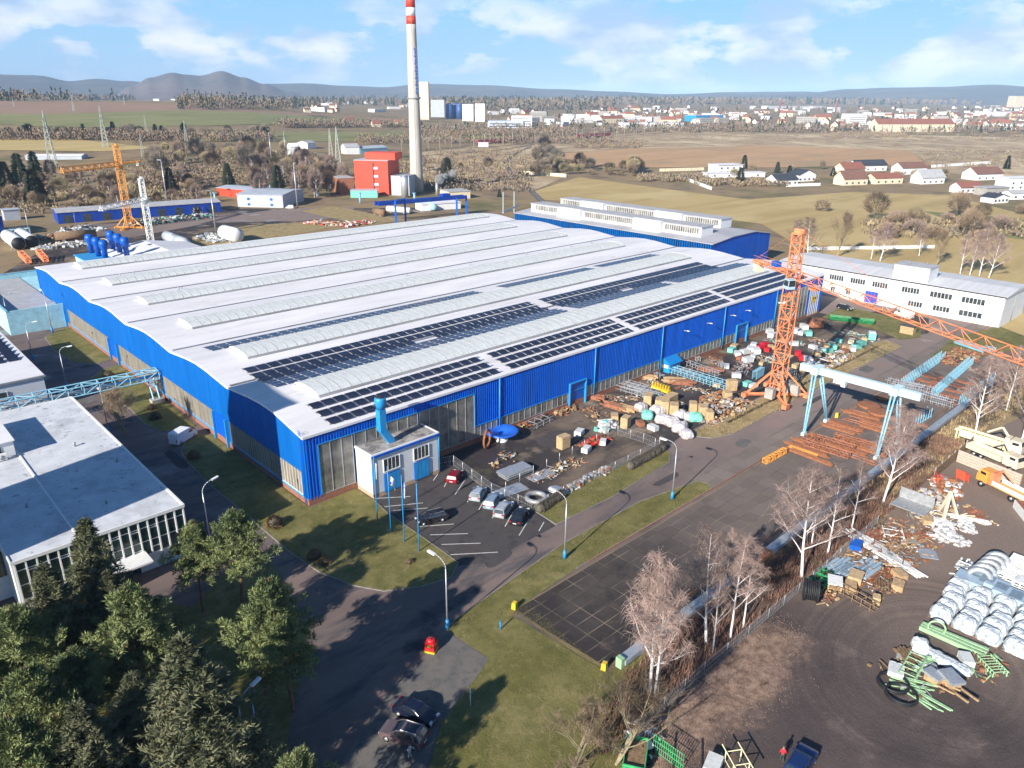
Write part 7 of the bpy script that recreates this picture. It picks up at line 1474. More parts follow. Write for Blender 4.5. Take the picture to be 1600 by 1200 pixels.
def rbox(): b = MB(); b.box((0, 0, 1.0), (1.6, 1.2, 1.0)); b.box((0, .7, 1.6), (1.7, .1, .9)); [b.bar((x, y, 0), (x, y, .6), .12) for x in (-.7, .7) for y in (-.5, .5)]; return tag(b.build('red_spreader', mat('red_orange', (.62, .10, .05), .5)), '', 'machine')
P7('rbox', rbox, 1467, 757, .5, 'orange-red spreader box at the left of the machinery'); P7('rbox', None, 1503, 752, 1.2, 'orange-red spreader box at the right of the machinery')
for i, (px, py, k) in enumerate(((880, 700, 'crate'), (905, 680, 'sbox_box_white'), (960, 655, 'sbox_box_tan'), (1000, 665, 'sbox_rust_orange'), (1020, 672, 'sbox_box_white'), (1120, 605, 'sbox_box_tan'), (1150, 590, 'sbox_box_white'), (1142, 610, 'crate'), (1100, 625, 'sbox_rust'), (1190, 570, 'sbox_box_tan'), (1135, 575, 'sbox_box_white'), (1205, 545, 'sbox_box_tan'), (1270, 545, 'sbox_box_white'), (1310, 535, 'sbox_turquoise'), (1350, 532, 'sbox_box_tan'), (1240, 540, 'sbox_box_white'))):
    P7(k, None, px, py, i*.37, '%s of the single boxes strewn over the yard floor, counted from the left' % ordn[i], 'single boxes on the yard floor', s=RN.uniform(.7, 1.0))
for i, (px, py, w, d, n) in enumerate(((870, 735, 12, 3, 110), (790, 720, 7, 4, 40), (1060, 640, 9, 3, 70), (1180, 555, 8, 5, 60), (1225, 590, 6, 5, 60), (1085, 610, 8, 3, 50), (975, 625, 10, 4, 60))):
    P7('cl2%d' % i, heap(w, d, .4, ['timber', 'rust', 'steel_grey', 'box_tan', 'box_white'], n, 130+i, 'loose_parts', 'loose parts', .34, .6), px, py, .4*i, ['loose parts behind the row of hose coils', 'sparse litter near the folded sheets', 'litter before the wooden crates', 'litter between the box stacks', 'litter at the crane foot', 'litter beside the long blue rack', 'litter by the grey racks'][i])

for i, (x, y, w, d, a, m) in enumerate(((12, -30, 5, 2, .1, 'asphalt_dark'), (48, -32, 7, 1.4, 0, 'asphalt_dark'), (70, -33, 4, 2.4, .2, 'asphalt_pale'), (-8, -20, 4, 3, .4, 'asphalt_pale'), (-9, 30, 2, 9, 0, 'asphalt_dark'), (-12, 70, 3, 5, .1, 'asphalt_pale'), (100, -32, 10, 1.2, 0, 'asphalt_dark'), (128, -31, 5, 3, .1, 'asphalt_pale'), (60, -13, 9, 5, .1, 'asphalt_pale'), (84, -11, 7, 4, .3, 'asphalt_dark'), (46, -9, 8, 6, .1, 'asphalt_dark'), (31, -14, 6, 7, .1, 'asphalt_dark'), (-20, -24, 6, 1.1, .7, 'asphalt_dark'))):
    n_ = 14; R_ = random.Random(i); pts = []
    for k in range(n_): t_ = 2*PI*k/n_; e_ = 1/max(abs(math.cos(t_)), abs(math.sin(t_)))**.8; px_, py_ = math.cos(t_)*e_*w/2*R_.uniform(.85, 1.1), math.sin(t_)*e_*d/2*R_.uniform(.85, 1.1); pts.append((x+px_*math.cos(a)-py_*math.sin(a), y+px_*math.sin(a)+py_*math.cos(a)))
    sheet('asphalt_patch', pts, .034, MATS[m], True, k=1)
for x, y in ((20, -29.9), (58, -29.9), (-3, -24), (-8, 20), (90, -30.3), (130, -30.2)):
    b = MB(); b.tube((x, y, .035), (x, y, .045), .35, n=16); struct(b.build('drain_cover', MATS['dark_metal']))
# ------------------------------------------------------------------ the back of the works
def gable(name, label, cat, a, c, dep, h, hr, wall, roof, over=.4, group=None, wins=0, doors=0, winm='window_dark', zoff=0, ridge_along=True, parts=None):
    """pitched building: a, c = pixels of the front base corners, dep = depth away from the viewer"""
    A, B_ = atT(*a), atT(*c); d = B_-A; L_ = math.hypot(d.x, d.y); rz = math.atan2(d.y, d.x)
    t = thing(name, label, cat, (A.x, A.y, min(A.z, B_.z)-.3), rz, group); H_ = h+.3
    b = MB(); b.bx(0, L_, 0, dep, 0, H_)
    if hr > 0:
        if ridge_along: b.wallpoly([(0, H_+.001), (dep, H_+.001), (dep/2, H_+hr)], 'X', 0, L_)
        else: b.wallpoly([(0, H_+.001), (L_, H_+.001), (L_/2, H_+hr)], 'Y', 0, dep)
    b.build('wall', MATS[wall], t); b = MB(); o = over
    if hr > 0:
        if ridge_along:
            k = hr/(dep/2)
            for s in (0, 1):
                y0 = -o if s == 0 else dep+o; b.add([(-o, y0, H_-o*k+.05), (L_+o, y0, H_-o*k+.05), (L_+o, dep/2, H_+hr+.05), (-o, dep/2, H_+hr+.05), (-o, y0, H_-o*k+.25), (L_+o, y0, H_-o*k+.25), (L_+o, dep/2, H_+hr+.25), (-o, dep/2, H_+hr+.25)], [(4, 5, 6, 7) if s == 0 else (7, 6, 5, 4), (0, 1, 5, 4), (0, 4, 7, 3), (1, 2, 6, 5), (3, 2, 1, 0)])
        else:
            k = hr/(L_/2)
            for s in (0, 1):
                x0 = -o if s == 0 else L_+o; b.add([(x0, -o, H_-o*k+.05), (L_/2, -o, H_+hr+.05), (L_/2, dep+o, H_+hr+.05), (x0, dep+o, H_-o*k+.05), (x0, -o, H_-o*k+.25), (L_/2, -o, H_+hr+.25), (L_/2, dep+o, H_+hr+.25), (x0, dep+o, H_-o*k+.25)], [(4, 5, 6, 7), (0, 1, 5, 4), (0, 4, 7, 3), (3, 2, 1, 0), (3, 7, 6, 2)])
    else: b.bx(-o, L_+o, -o, dep+o, H_+.003, H_+.3)
    b.build('roof', MATS[roof], t)
    for i in range(wins):
        x = L_*(i+.5)/wins; w = min(1.6, L_/wins*.5); b = MB()
        for fl in range(max(1, int(h/3.2))): b.bx(x-w/2, x+w/2, -.06, -.003, 1.2+fl*3.0, 2.5+fl*3.0)
        b.build('window', MATS[winm], t)
    for i in range(doors): x = L_*(i+.5)/doors; b = MB(); b.bx(x-1.8, x+1.8, -.08, -.004, .3, min(4.2, h*.8)); b.build('gate', MATS['window_dark'], t)
    return t
mat('blue_shed_wall', (.004, .05, .36), .5, var=.15, scale=.3); mat('grey_sheet', (.44, .48, .54), .6, var=.08, scale=.2)
gable('garage_shed', 'long low dark blue shed with pale roof behind the yellow crane', 'shed', (92, 350), (346, 331), 17, 5.2, 1.2, 'blue_shed_wall', 'roof_grey', doors=9)
gable('warehouse', 'grey-blue sheet-metal warehouse with an open red-fronted lean-to', 'warehouse', (372, 323), (443, 325), 30, 7, .9, 'grey_sheet', 'grey_sheet', wins=2, winm='blue_paint')
gable('open_shed', 'long open shed roof joined behind the grey-blue warehouse', 'shed', (340, 305), (405, 312), 16, 5, .8, 'cladding_red', 'grey_sheet')
gable('blue_workshop', 'plain blue workshop gable at the far-left edge', 'workshop', (-40, 372), (9, 366), 20, 8, .6, 'blue_shed_wall', 'roof_grey')
gable('container_office', 'long grey container behind the blue workshop at the left edge', 'container', (8, 345), (33, 343), 6, 5, 0, 'grey_sheet', 'grey_sheet')
for i, px in enumerate((15, 33)): gable('site_cabin', ['left pale blue site cabin with one window', 'right, darker pale blue site cabin with two windows'][i], 'cabin', (px, 368-i*2), (px+15, 367-i*2), 5, 2.9, 0, 'pale_blue_wall', 'roof_dark', over=.15, group='site cabins at the left edge', wins=1+i)
# white-hulled tanks and other cylinders
def cyl(label, a, c, r, m, endm=None, z=None, cat='tank', name='cylindrical_tank', bands=0):
    A, B_ = at(*a), at(*c); z = z or r+.1; t = thing(name, label, cat, (A.x, A.y, z)); d = Vector((B_.x-A.x, B_.y-A.y, 0)); u = d.normalized()
    b = MB(); b.tube((0, 0, 0), d, r, n=24); 
    if not endm: b.tube(-u*r*.35, (0, 0, 0), r*.6, r, n=24); b.tube(d, d+u*r*.35, r, r*.6, n=24)
    b.build('shell', MATS[m], t)
    if endm: b = MB(); b.tube(-u*.05, -u*.01, r*.97, n=24); b.build('open_end', MATS[endm], t)
    for k in range(2): b = MB(); p = d*(.2+.6*k)+Vector((0, 0, -r*.75)); b.box(p+Vector((0, 0, -r*.1)), (r*.6, r*1.6, r*.5), rz=math.atan2(d.y, d.x)); b.build('cradle', MATS['steel_grey'], t)
    return t
cyl('left white ribless tank section with dark open end, far left', (31, 391), (14, 378), 2.6, 'white_paint', 'black_rubber'); cyl('right white tank section with dark open end, far left', (52, 388), (35, 375), 2.6, 'white_paint', 'black_rubber')
cyl('long dark brown cylinder lying behind the blue shed roof', (86, 378), (151, 372), 1.9, 'timber_dark', 'dark_metal'); cyl('grey tank lying behind the hall, left of the pair', (262, 377), (277, 384), 2.2, 'grey_sheet'); cyl('grey tank lying behind the hall, right of the pair', (279, 384), (292, 390), 2.2, 'grey_sheet')
cyl('fat white tank lying beside the lattice machine behind the hall', (352, 374), (372, 380), 3.1, 'white_paint'); cyl('dark horizontal drum behind the hall near the blue gantry', (586, 335), (600, 339), 1.8, 'timber_dark', 'dark_metal')
P7('heapx', heap(18, 7, 2.5, ['galvanised', 'steel_grey', 'box_white'], 260, 51, 'lattice_parts', 'parts', 1.1, .8), 332, 374, ang((312, 368), (352, 380)), 'grey-white lattice machine parts behind the hall roof')
P7('heapy', heap(26, 9, 2.4, ['timber_dark', 'rust', 'steel_grey', 'box_tan'], 300, 52, 'scrap_heap', 'scrap heap', .9), 90, 372, 0, 'scrap and timber heaps behind the white tank sections'); P7('heapz', heap(34, 9, 1.8, ['box_white', 'galvanised', 'steel_grey', 'cream_wall'], 340, 53, 'metal_goods', 'metal goods', 1.0), 125, 383, ang((95, 385), (160, 380)), 'pale metal goods spread before the long brown cylinder')
P7('heapo', heap(20, 8, 1.6, ['rust_orange', 'red_plastic', 'box_white', 'timber'], 200, 54, 'crane_parts', 'crane parts', 1.0, .7), 508, 350, ang((480, 348), (540, 352)), 'orange and white crane parts lying in dry grass behind the hall'); P7('heapo', None, 560, 350, .2, 'second spread of orange and white crane parts nearer the blue gantry')
P7('heapn', heap(42, 10, 2.6, ['steel_grey', 'dark_metal', 'box_white', 'rust', 'turquoise'], 380, 55, 'machine_parts', 'machine parts', 1.1), 270, 345, ang((230, 350), (330, 338)), 'vehicles and machine parts parked before the long blue shed'); P7('heapn2', heap(36, 11, 3.2, ['white_paint', 'box_white', 'steel_grey'], 320, 56, 'white_goods', 'goods', 1.4, .3), 410, 296, ang((360, 285), (430, 308)), 'white goods piled behind the grey-blue warehouse'); P7('heapn3', heap(20, 8, 3.0, ['box_white', 'steel_grey', 'white_paint', 'dark_metal'], 160, 57, 'machine_parts', 'machine parts', 1.3), 125, 362, 0, 'white lorries and parts at the left end of the long blue shed')
P7('heapq', heap(15, 7, 1.8, ['steel_grey', 'galvanised', 'rust', 'dark_metal'], 300, 58, 'tangled_steel', 'scrap heap', .8, .8), 28, 460, ang((0, 455), (55, 475)), 'tangled grey steel scrap before the pale blue annex wall')
for i, (a, c) in enumerate((((45, 408), (32, 395)), ((72, 406), (60, 393)))):
    A, B_ = at(*a, 1.5), at(*c, 3); b = MB(); b.truss(A, B_, 1.6, 1.6, 6, r=.14); o = b.build('crane_section', MATS['crane_orange']); tag(o, ['left orange crane section near the pale blue annex', 'right orange crane section near the pale blue annex'][i], 'crane section', 'orange crane sections')
# power plant
RB = atT(562, 304); RBz = 0
pl = gable('boiler_house', 'tall red boiler house with vertical ladder strip beside the chimney', 'power plant', (556, 303), (608, 305), 22, 21, 0, 'cladding_red', 'grey_sheet', over=.2)
b = MB(); b.bx(6, 26, 4, 18, 21.6, 26); b.build('roof_box', MATS['cladding_red'], pl)
for z in (6, 11, 16): b = MB(); b.bx(13, 16, -.5, -.05, z, z+1.6); b.build('balcony', MATS['grey_sheet'], pl)
b = MB(); b.bx(12.4, 13.0, -.35, -.05, .3, 20); b.build('ladder_strip', MATS['dark_metal'], pl)
gable('boiler_annex', 'lower pale annex left of the red boiler house', 'annex', (531, 304), (554, 303), 20, 10, 0, 'rust_orange', 'roof_grey', over=.2); gable('switch_house', 'turquoise low switch house before the red boiler house', 'shed', (548, 309), (590, 309), 9, 4.2, 0, 'turquoise', 'grey_sheet', over=.2); gable('plant_annex', 'dark cluttered annex between red boiler house and chimney', 'annex', (612, 305), (640, 306), 18, 12, 0, 'grey_sheet', 'steel_grey', over=.2)
gable('white_shed', 'white flat shed right of the chimney foot', 'shed', (702, 312), (735, 310), 14, 4.5, 0, 'cream_wall', 'roof_grey'); gable('low_white_wall', 'white low building behind the blue gantry', 'shed', (660, 330), (720, 326), 10, 3.5, 0, 'white_wall', 'roof_white')
ch = thing('chimney', 'very tall tapering concrete chimney with red and white bands near the top', 'chimney', atT(652, 301))
CB = atT(652, 301); Hc = 126.0; rad = lambda z: 4.3-1.75*z/Hc
def zat(py): return hgt(652, 301, py, CB)
b = MB(); b.lathe((0, 0, 0), [(rad(z), z) for z in (0, 12, 24, 36, 48, 60, 72, 84, 96, zat(38))], 32); b.build('shaft', MATS['chimney_concrete'], ch)
for i, (y0, y1, m) in enumerate(((38, 25, 'cladding_red'), (25, 12, 'white_paint'), (12, -8, 'cladding_red'), (-8, -22, 'white_paint'))): z0, z1 = zat(y0), zat(y1); b = MB(); b.lathe((0, 0, 0), [(rad(z0)+.02, z0), (rad(z1)+.02, z1)], 32); b.build('painted_band', MATS[m], ch)
zp = zat(154); b = MB(); b.lathe((0, 0, 0), [(rad(zp), zp-.5), (rad(zp)+.8, zp), (rad(zp)+.8, zp+.9), (rad(zp), zp+.9)], 32); b.build('gallery', MATS['steel_grey'], ch)
z0, z1 = zat(147), zat(74); a0 = math.atan2(CAM.y-CB.y, CAM.x-CB.x)-0; b = MB(); vs = []
for z in (z0, z1):
    for k in range(6): a = a0+.35+.14*k; vs.append(((rad(z)+.12)*math.cos(a), (rad(z)+.12)*math.sin(a), z))
b.add(vs, [(k, k+1, 6+k+1, 6+k) for k in range(5)]); bn = b.build('banner', MATS['white_paint'], ch); b = MB()
for i in range(13):
    z = z0+(z1-z0)*(i+.5)/13; a = a0+.62; r = rad(z)+.2; c = Vector((r*math.cos(a), r*math.sin(a), z)); tng = Vector((-math.sin(a), math.cos(a), 0))
    for k in range(3): b.bar(c+tng*(-.8+k*.5)+Vector((0, 0, -.8)), c+tng*(-.8+k*.5+(.3 if i % 2 else -.2))+Vector((0, 0, .8)), .16)
    b.bar(c-tng*.8+Vector((0, 0, (i % 3-1)*.6)), c+tng*.8+Vector((0, 0, (i % 3-1)*.6)), .16)
b.build('banner_lettering', MATS['blue_deep'], bn)
b = MB(); b.tube((rad(0)*math.cos(a0)+.1, rad(0)*math.sin(a0), 2), (rad(110)*math.cos(a0), rad(110)*math.sin(a0), 110), .1); b.build('climbing_ladder', MATS['steel_grey'], ch)
p = at(633, 309); t = thing('silver_silo', 'upright silver cylindrical tank left of the chimney foot', 'tank', p); b = MB(); b.lathe((0, 0, 0), [(2.3, 0), (2.3, 13), (1.0, 14)], 28); b.build('shell', MATS['galvanised'], t); b = MB(); b.ring((0, 0, 13), 2.5, .12); b.build('railing', MATS['blue_paint'], t)
p = at(683, 306); t = thing('vent_pipe', 'short silver vent pipe giving off steam', 'pipe', p); b = MB(); b.tube((0, 0, 0), (0, 0, 8), .9, n=14); b.build('pipe', MATS['galvanised'], t)
vm = bpy.data.materials.new('steam'); vm.use_nodes = True; vn = vm.node_tree; vn.nodes.clear(); vo = vn.nodes.new('ShaderNodeOutputMaterial'); pv = vn.nodes.new('ShaderNodeVolumePrincipled'); pv.inputs['Color'].default_value = (1, 1, 1, 1); pv.inputs['Density'].default_value = .55; vn.links.new(pv.outputs[0], vo.inputs['Volume'])
bm = bmesh.new(); rs = random.Random(4)
for i in range(15):
    q = rs.uniform(0, 1); c = Vector((q*17, q*3+rs.uniform(-1, 1), 9.5+q*3+rs.uniform(-1.5, 1.5))); bmesh.ops.create_icosphere(bm, subdivisions=3, radius=rs.uniform(1.2, 2.4), matrix=Matrix.Translation(c))
for v in bm.verts: v.co += v.normal*noise.noise(v.co*.9)*.7
me = bpy.data.meshes.new('steam_cloud'); bm.to_mesh(me); bm.free(); me.materials.append(vm); o = bpy.data.objects.new('steam_cloud', me); COL.objects.link(o); o.location = at(683, 306); tag(o, 'white steam drifting right from the vent pipe', 'steam', kind='stuff')
cyl('left white horizontal gas tank behind the blue gantry', (606, 331), (640, 334), 1.6, 'white_paint'); cyl('pale turquoise horizontal tank under the chimney', (650, 320), (678, 330), 2.0, 'pale_blue_wall')
bgc = thing('gantry_crane', 'deep blue box-girder gantry crane behind the hall', 'gantry crane'); a, c = at(601, 349, 0), at(722, 337, 0); d = (c-a).normalized(); n_ = Vector((-d.y, d.x, 0)); zt = 9.6
for s in (0, 1): b = MB(); b.box((a+c)/2+n_*s*3.4+Vector((0, 0, zt)), ((c-a).length+6, 1.1, 1.7), rz=math.atan2(d.y, d.x)); b.build('girder', MATS['blue_shed_wall'], bgc)
for k, (px, py) in enumerate(((619, 350), (634, 347), (714, 338), (729, 336))): p = at(px, py); b = MB(); b.bar(p, p+Vector((0, 0, zt+1.2*(k < 2))), .9); b.build('leg', MATS['blue_paint'], bgc)
b = MB(); p = at(619, 350, 0); q_ = at(634, 347, 0); b.bar(p+Vector((0, 0, zt+1.6)), q_+Vector((0, 0, zt+1.6)), .9); b.build('end_frame', MATS['blue_paint'], bgc); b = MB(); b.box(a.lerp(c, .8)+n_*1.7+Vector((0, 0, zt+1.6)), (4.5, 3, 1.6), rz=math.atan2(d.y, d.x)); b.build('trolley', MATS['blue_shed_wall'], bgc)
tk = thing('pipe_gantry', 'silver pipe frame between the hall end and the second hall', 'pipe frame'); b = MB()
for k, (px, py) in enumerate(((786, 332), (803, 331))): p = at(px, py); b.bar(p, p+Vector((0, 0, 11)), .6)
p = at(786, 332, 11); q_ = at(812, 320, 11); b.bar(p, q_, .6); b.build('frame', MATS['galvanised'], tk)
# farm and depot buildings beyond the plant
for nm, lab, a, c, dp, h, hr, w, r in (('white_barn', 'white gabled barn behind the birches left of the plant', (455, 243), (470, 243), 14, 8, 3, 'white_wall', 'roof_white'), ('white_barn', 'second smaller white barn right of the first', (481, 233), (494, 232), 14, 6, 2, 'white_wall', 'roof_grey'), ('depot_house', 'white gable end of the depot before the green field', (540, 241), (562, 241), 14, 7, 3, 'white_wall', 'roof_grey'), ('depot_hall', 'pale blue low depot hall joined to the white gable', (563, 241), (606, 239), 16, 5.5, 2, 'pale_blue_wall', 'grey_sheet'), ('signal_box', 'small white signal box by the red wagons', (748, 230), (763, 230), 6, 5, 0, 'white_wall', 'roof_white')):
    gable(nm, lab, 'building', a, c, dp, h, hr, w, r)
# ------------------------------------------------------------------ village houses on the right
VH = [(1213, 1246, 290, 12, 4, 3.5, 'white_wall', 'roof_dark', 'white house with wide dark hipped roof, left of the dark-roofed pair'), (1247, 1274, 284, 12, 5, 3.5, 'white_wall', 'roof_dark', 'white house with steep dark roof, right of the dark-roofed pair'), (1122, 1160, 272, 14, 7, 0, 'white_wall', 'roof_white', 'modern white cube villa at the left end of the village'), (1105, 1195, 278, 9, 3.5, 0, 'white_wall', 'roof_white', 'long low white wing of the modern villa'),
      (1318, 1355, 290, 11, 5, 5, 'cream_wall', 'roof_brown', 'cream house with brown hipped roof near the tan field'), (1318, 1350, 276, 12, 6, 4.5, 'cream_wall', 'roof_red', 'gabled house with red roof behind the cream house'), (1338, 1385, 268, 12, 5, 4, 'white_wall', 'roof_dark', 'house with a big solar roof behind the gabled house'), (1367, 1410, 288, 11, 4.5, 2.8, 'cream_wall', 'roof_red', 'low cream bungalow with wide red roof'), (1409, 1447, 273, 12, 5.5, 4, 'white_wall', 'roof_brown', 'white chalet with brown roof in the middle of the village'), (1440, 1475, 288, 11, 5, 5, 'white_wall', 'roof_grey', 'white house with grey hipped roof'),
      (1525, 1566, 282, 14, 5, 4.5, 'white_wall', 'roof_brown', 'large white barn-like house with brown roof on the right'), (1575, 1625, 297, 12, 8, 0, 'white_wall', 'roof_white', 'white modern block at the right edge'), (1540, 1575, 306, 10, 5, 0, 'concrete', 'roof_grey', 'unfinished grey concrete house with open bays'), (1500, 1532, 302, 9, 4, 3, 'white_wall', 'roof_red', 'small house with orange-red roof among shrubs'), (1552, 1575, 318, 9, 3.5, 2, 'white_wall', 'roof_dark', 'small white house with dark roof below the concrete one'), (1580, 1630, 312, 8, 4, 1.5, 'white_wall', 'roof_grey', 'low white house below the modern block')]
for x0, x1, y, dp, h, hr, w, r, lab in VH: gable('village_house', lab, 'house', (x0, y), (x1, y-1.5), dp, h, hr, w, r, over=.7, group='houses of the village on the right', wins=4, ridge_along=(x1-x0) > 30 or hr == 0)
for i, (a, c, h, m, lab) in enumerate((((818, 272), (885, 277), 2.6, 'cream_wall', 'long pale garden wall beyond the railway curve'), ((1075, 283), (1112, 297), 2.2, 'white_wall', 'white boundary wall at the left end of the village'), ((1030, 268), (1100, 266), 2.4, 'cream_wall', 'pale wall before the ploughed field'), ((1455, 262), (1548, 256), 2.6, 'white_wall', 'row of white wall panels behind the village'), ((1228, 292), (1282, 290), 2.0, 'white_wall', 'white wall before the dark-roofed pair'), ((1262, 391), (1460, 388), 1.4, 'white_wall', 'low white concrete fence behind the office wing'))):
    A, B_ = atT(*a), atT(*c); d = B_-A; t = thing('garden_wall', lab, 'wall', A, math.atan2(d.y, d.x)); n = max(4, int(d.length/6))
    b = MB(); [b.box((d.length*(k+.5)/n, 0, h/2+(B_.z-A.z)*(k+.5)/n), (d.length/n*.93, .3, h)) for k in range(n)]; b.build('wall_panels', MATS[m], t)
# ------------------------------------------------------------------ railway
def track(pts, label=None):
    P_ = [atT(*p) for p in pts]; b = MB(); vs = []
    sm = [(p.x, p.y) for p in P_]
    for _ in range(2): sm = [sm[0]]+[((a[0]*(1-f)+c[0]*f), (a[1]*(1-f)+c[1]*f)) for a, c in zip(sm, sm[1:]) for f in (.25, .75)]+[sm[-1]]
    for off, w, z in ((0, 4.2, .45), (-.75, .22, .62), (.75, .22, .62)):
        vs = []
        for i, p in enumerate(sm):
            q_ = sm[min(i+1, len(sm)-1)]; r_ = sm[max(0, i-1)]; d = Vector((q_[0]-r_[0], q_[1]-r_[1], 0)).normalized(); n_ = Vector((-d.y, d.x, 0)); c = Vector((p[0], p[1], terrain(*p)+z))+n_*off; vs += [c-n_*w/2, c+n_*w/2]
        b.mi = 0 if off == 0 else 1; b.add(vs, [(2*i, 2*i+1, 2*i+3, 2*i+2) for i in range(len(sm)-1)])
    return struct(b.build('railway_track', [mat('ballast_brown', (.13, .10, .085), .95, var=.3, scale=.4), MATS['galvanised']]))
track([(870, 345), (850, 318), (820, 290), (797, 272), (790, 256), (797, 245), (820, 232), (860, 222), (960, 213), (1050, 207)]); track([(600, 246), (700, 241), (780, 236), (860, 221), (960, 211)]); track([(560, 235), (700, 233), (800, 228), (900, 215)])
for i in range(16):
    px = 752+i*8.4+(70 if i > 9 else 0); py = 226-(px-752)*.062
    def wag(): t = thing('goods_wagon', '', 'wagon'); b = MB(); b.box((0, 0, 2.2), (12, 2.8, 2.4)); b.build('body', mat('wagon_red', (.26, .04, .06), .8, var=.3), t); b = MB(); [b.box((x, 0, .6), (2.4, 2.4, .8)) for x in (-4, 4)]; b.build('bogie', MATS['dark_metal'], t); return t
    p = atT(px, py); q_ = atT(px+8, py-.5); p.z += .4; again('wagon', wag, p, math.atan2(q_.y-p.y, q_.x-p.x), '%s dark red goods wagon from the left on the far sidings' % ordn[i], 'goods wagons on the sidings', (1.1, 1.3, 1.5))
# ------------------------------------------------------------------ silos and the town
def silo(label, px, py, pt, w, m, n=20, cat='silo', square=False, dep=None, group=None):
    g_ = atT(px, py); h = hgt(px, py, pt, g_); r = w/FPX*(g_-CAM).dot(_F)/2; t = thing('grain_silo' if cat == 'silo' else 'tower_block', label, cat, g_, YAW-PI/2, group); b = MB()
    if square: b.bx(-r, r, 0, dep or 2*r, -1, h)
    else: b.lathe((0, r, 0), [(r, -1), (r, h*.93), (r*.25, h)], n)
    b.build('shell', MATS[m], t)
    if square:
        b = MB()
        for k in range(max(2, int(h/4))): b.bx(-r*.9, r*.9, -.15, -.01, 2+k*4, 3.3+k*4)
        b.build('window_band', MATS['window_dark' if cat != 'silo' else 'grey_sheet'], t)
    else: b = MB(); b.lathe((0, r, h*.93), [(r*1.04, -.4), (r*1.04, .2)], n); b.build('rim', MATS['steel_grey'], t)
    return t
silo('tall cream grain elevator tower right of the chimney', 663, 187, 128, 15, 'cream_wall', square=True); silo('grey square silo block beside the elevator tower', 684, 183, 156, 21, 'grey_sheet', square=True); mat('silo_blue', (.03, .09, .28), .5, var=.1)
for i, px in enumerate((702, 712, 718)): silo('%s dark blue round silo' % ordn[i], px, 186-(i == 1), 161, 11, 'silo_blue', group='dark blue silos')
silo('white square silo left of the white pair', 731, 189, 163, 17, 'white_wall', square=True); silo('white square silo with dark side', 750, 190, 162, 15, 'white_wall', square=True); silo('white long factory block right of the silos', 815, 200, 181, 32, 'white_wall', square=True, cat='tower block'); silo('tall white block of flats at the right horizon', 1338, 196, 178, 28, 'white_wall', square=True, cat='tower block')
silo('white high-rise at the right edge near the horizon', 1592, 168, 150, 18, 'cream_wall', square=True, cat='tower block'); silo('pale silver depot block below the silos', 790, 200, 189, 55, 'grey_sheet', square=True, cat='tower block')
for px, lab in ((1217, 'red brick works chimney left in the town'), (1305, 'second red brick works chimney in the town')):
    g_ = atT(px, 178); h = hgt(px, 178, 154, g_); t = thing('brick_chimney', lab, 'chimney', g_); b = MB(); b.lathe((0, 0, -1), [(3, 0), (1.9, h)], 14); b.build('shaft', MATS['roof_red'], t); b = MB(); b.lathe((0, 0, h-2.2), [(2.3, 0), (2.3, 1.2)], 14); b.build('crown', MATS['white_paint'], t)
TN = random.Random(77); walls = ['white_wall', 'white_wall', 'cream_wall', 'white_wall', 'concrete', 'grey_sheet', 'roof_white']; roofs = ['roof_red', 'roof_red', 'roof_brown', 'roof_grey', 'roof_white', 'roof_dark', 'roof_grey']
def town_house(kx, wall, roof, W_, D_, h, hr):
    def mk_():
        t = thing('town_house', '', 'house'); b = MB(); b.bx(-W_/2, W_/2, 0, D_, -2, h)
        if hr: b.wallpoly([(0, h+.001), (D_, h+.001), (D_/2, h+hr)], 'X', -W_/2, W_)
        b.build('wall', MATS[wall], t); b = MB()
        if hr: b.wallpoly([(-.6, h-.3), (0, h-.3), (D_/2, h+hr-.2), (D_, h-.3), (D_+.6, h-.3), (D_/2, h+hr+.5)], 'X', -W_/2-.4, W_+.8)
        else: b.bx(-W_/2-.2, W_/2+.2, -.2, D_+.2, h+.003, h+.5)
        b.build('roof', MATS[roof], t); b = MB()
        for f_ in range(max(1, int(h/3.3))):
            for k in range(int(W_/3.2)): x = -W_/2+W_*(k+.5)/int(W_/3.2); b.bx(x-.6, x+.6, -.08, -.004, 1.1+f_*3.2, 2.6+f_*3.2)
        b.build('window_row', MATS['window_dark'], t); return t
    return mk_
kinds = [('white_wall', 'roof_red', 14, 11, 6.5, 4), ('cream_wall', 'roof_brown', 16, 11, 7, 4.5), ('white_wall', 'roof_grey', 26, 14, 8, 0), ('white_wall', 'roof_white', 48, 22, 8, 0), ('white_wall', 'roof_white', 24, 12, 13, 0), ('concrete', 'roof_grey', 34, 13, 11, 0), ('cream_wall', 'roof_red', 30, 12, 9, 5), ('white_wall', 'roof_dark', 13, 10, 6, 4), ('cream_wall', 'roof_red', 13, 10, 5, 4.5), ('white_wall', 'roof_brown', 15, 11, 5, 4)]
kname = ['white town house with red roof', 'cream town house with brown roof', 'white flat-roofed block', 'long white factory hall', 'taller white block of flats', 'grey concrete block', 'long cream building with red roof', 'white house with dark roof', 'small cream house with red roof', 'white house with brown roof']
def town(n, x0, x1, y0f, y1f, ks, where):
    for i in range(n):
        px = TN.uniform(x0, x1); py = TN.uniform(y0f(px), y1f(px)); k = TN.choice(ks); p = atT(px, py)
        again('town%d' % k, town_house(k, *kinds[k]), p, YAW-PI/2+TN.choice((0, 0, .5, -.4, 1.1)), kname[k]+' '+where, kname[k]+' '+where, TN.uniform(.75, 1.1))
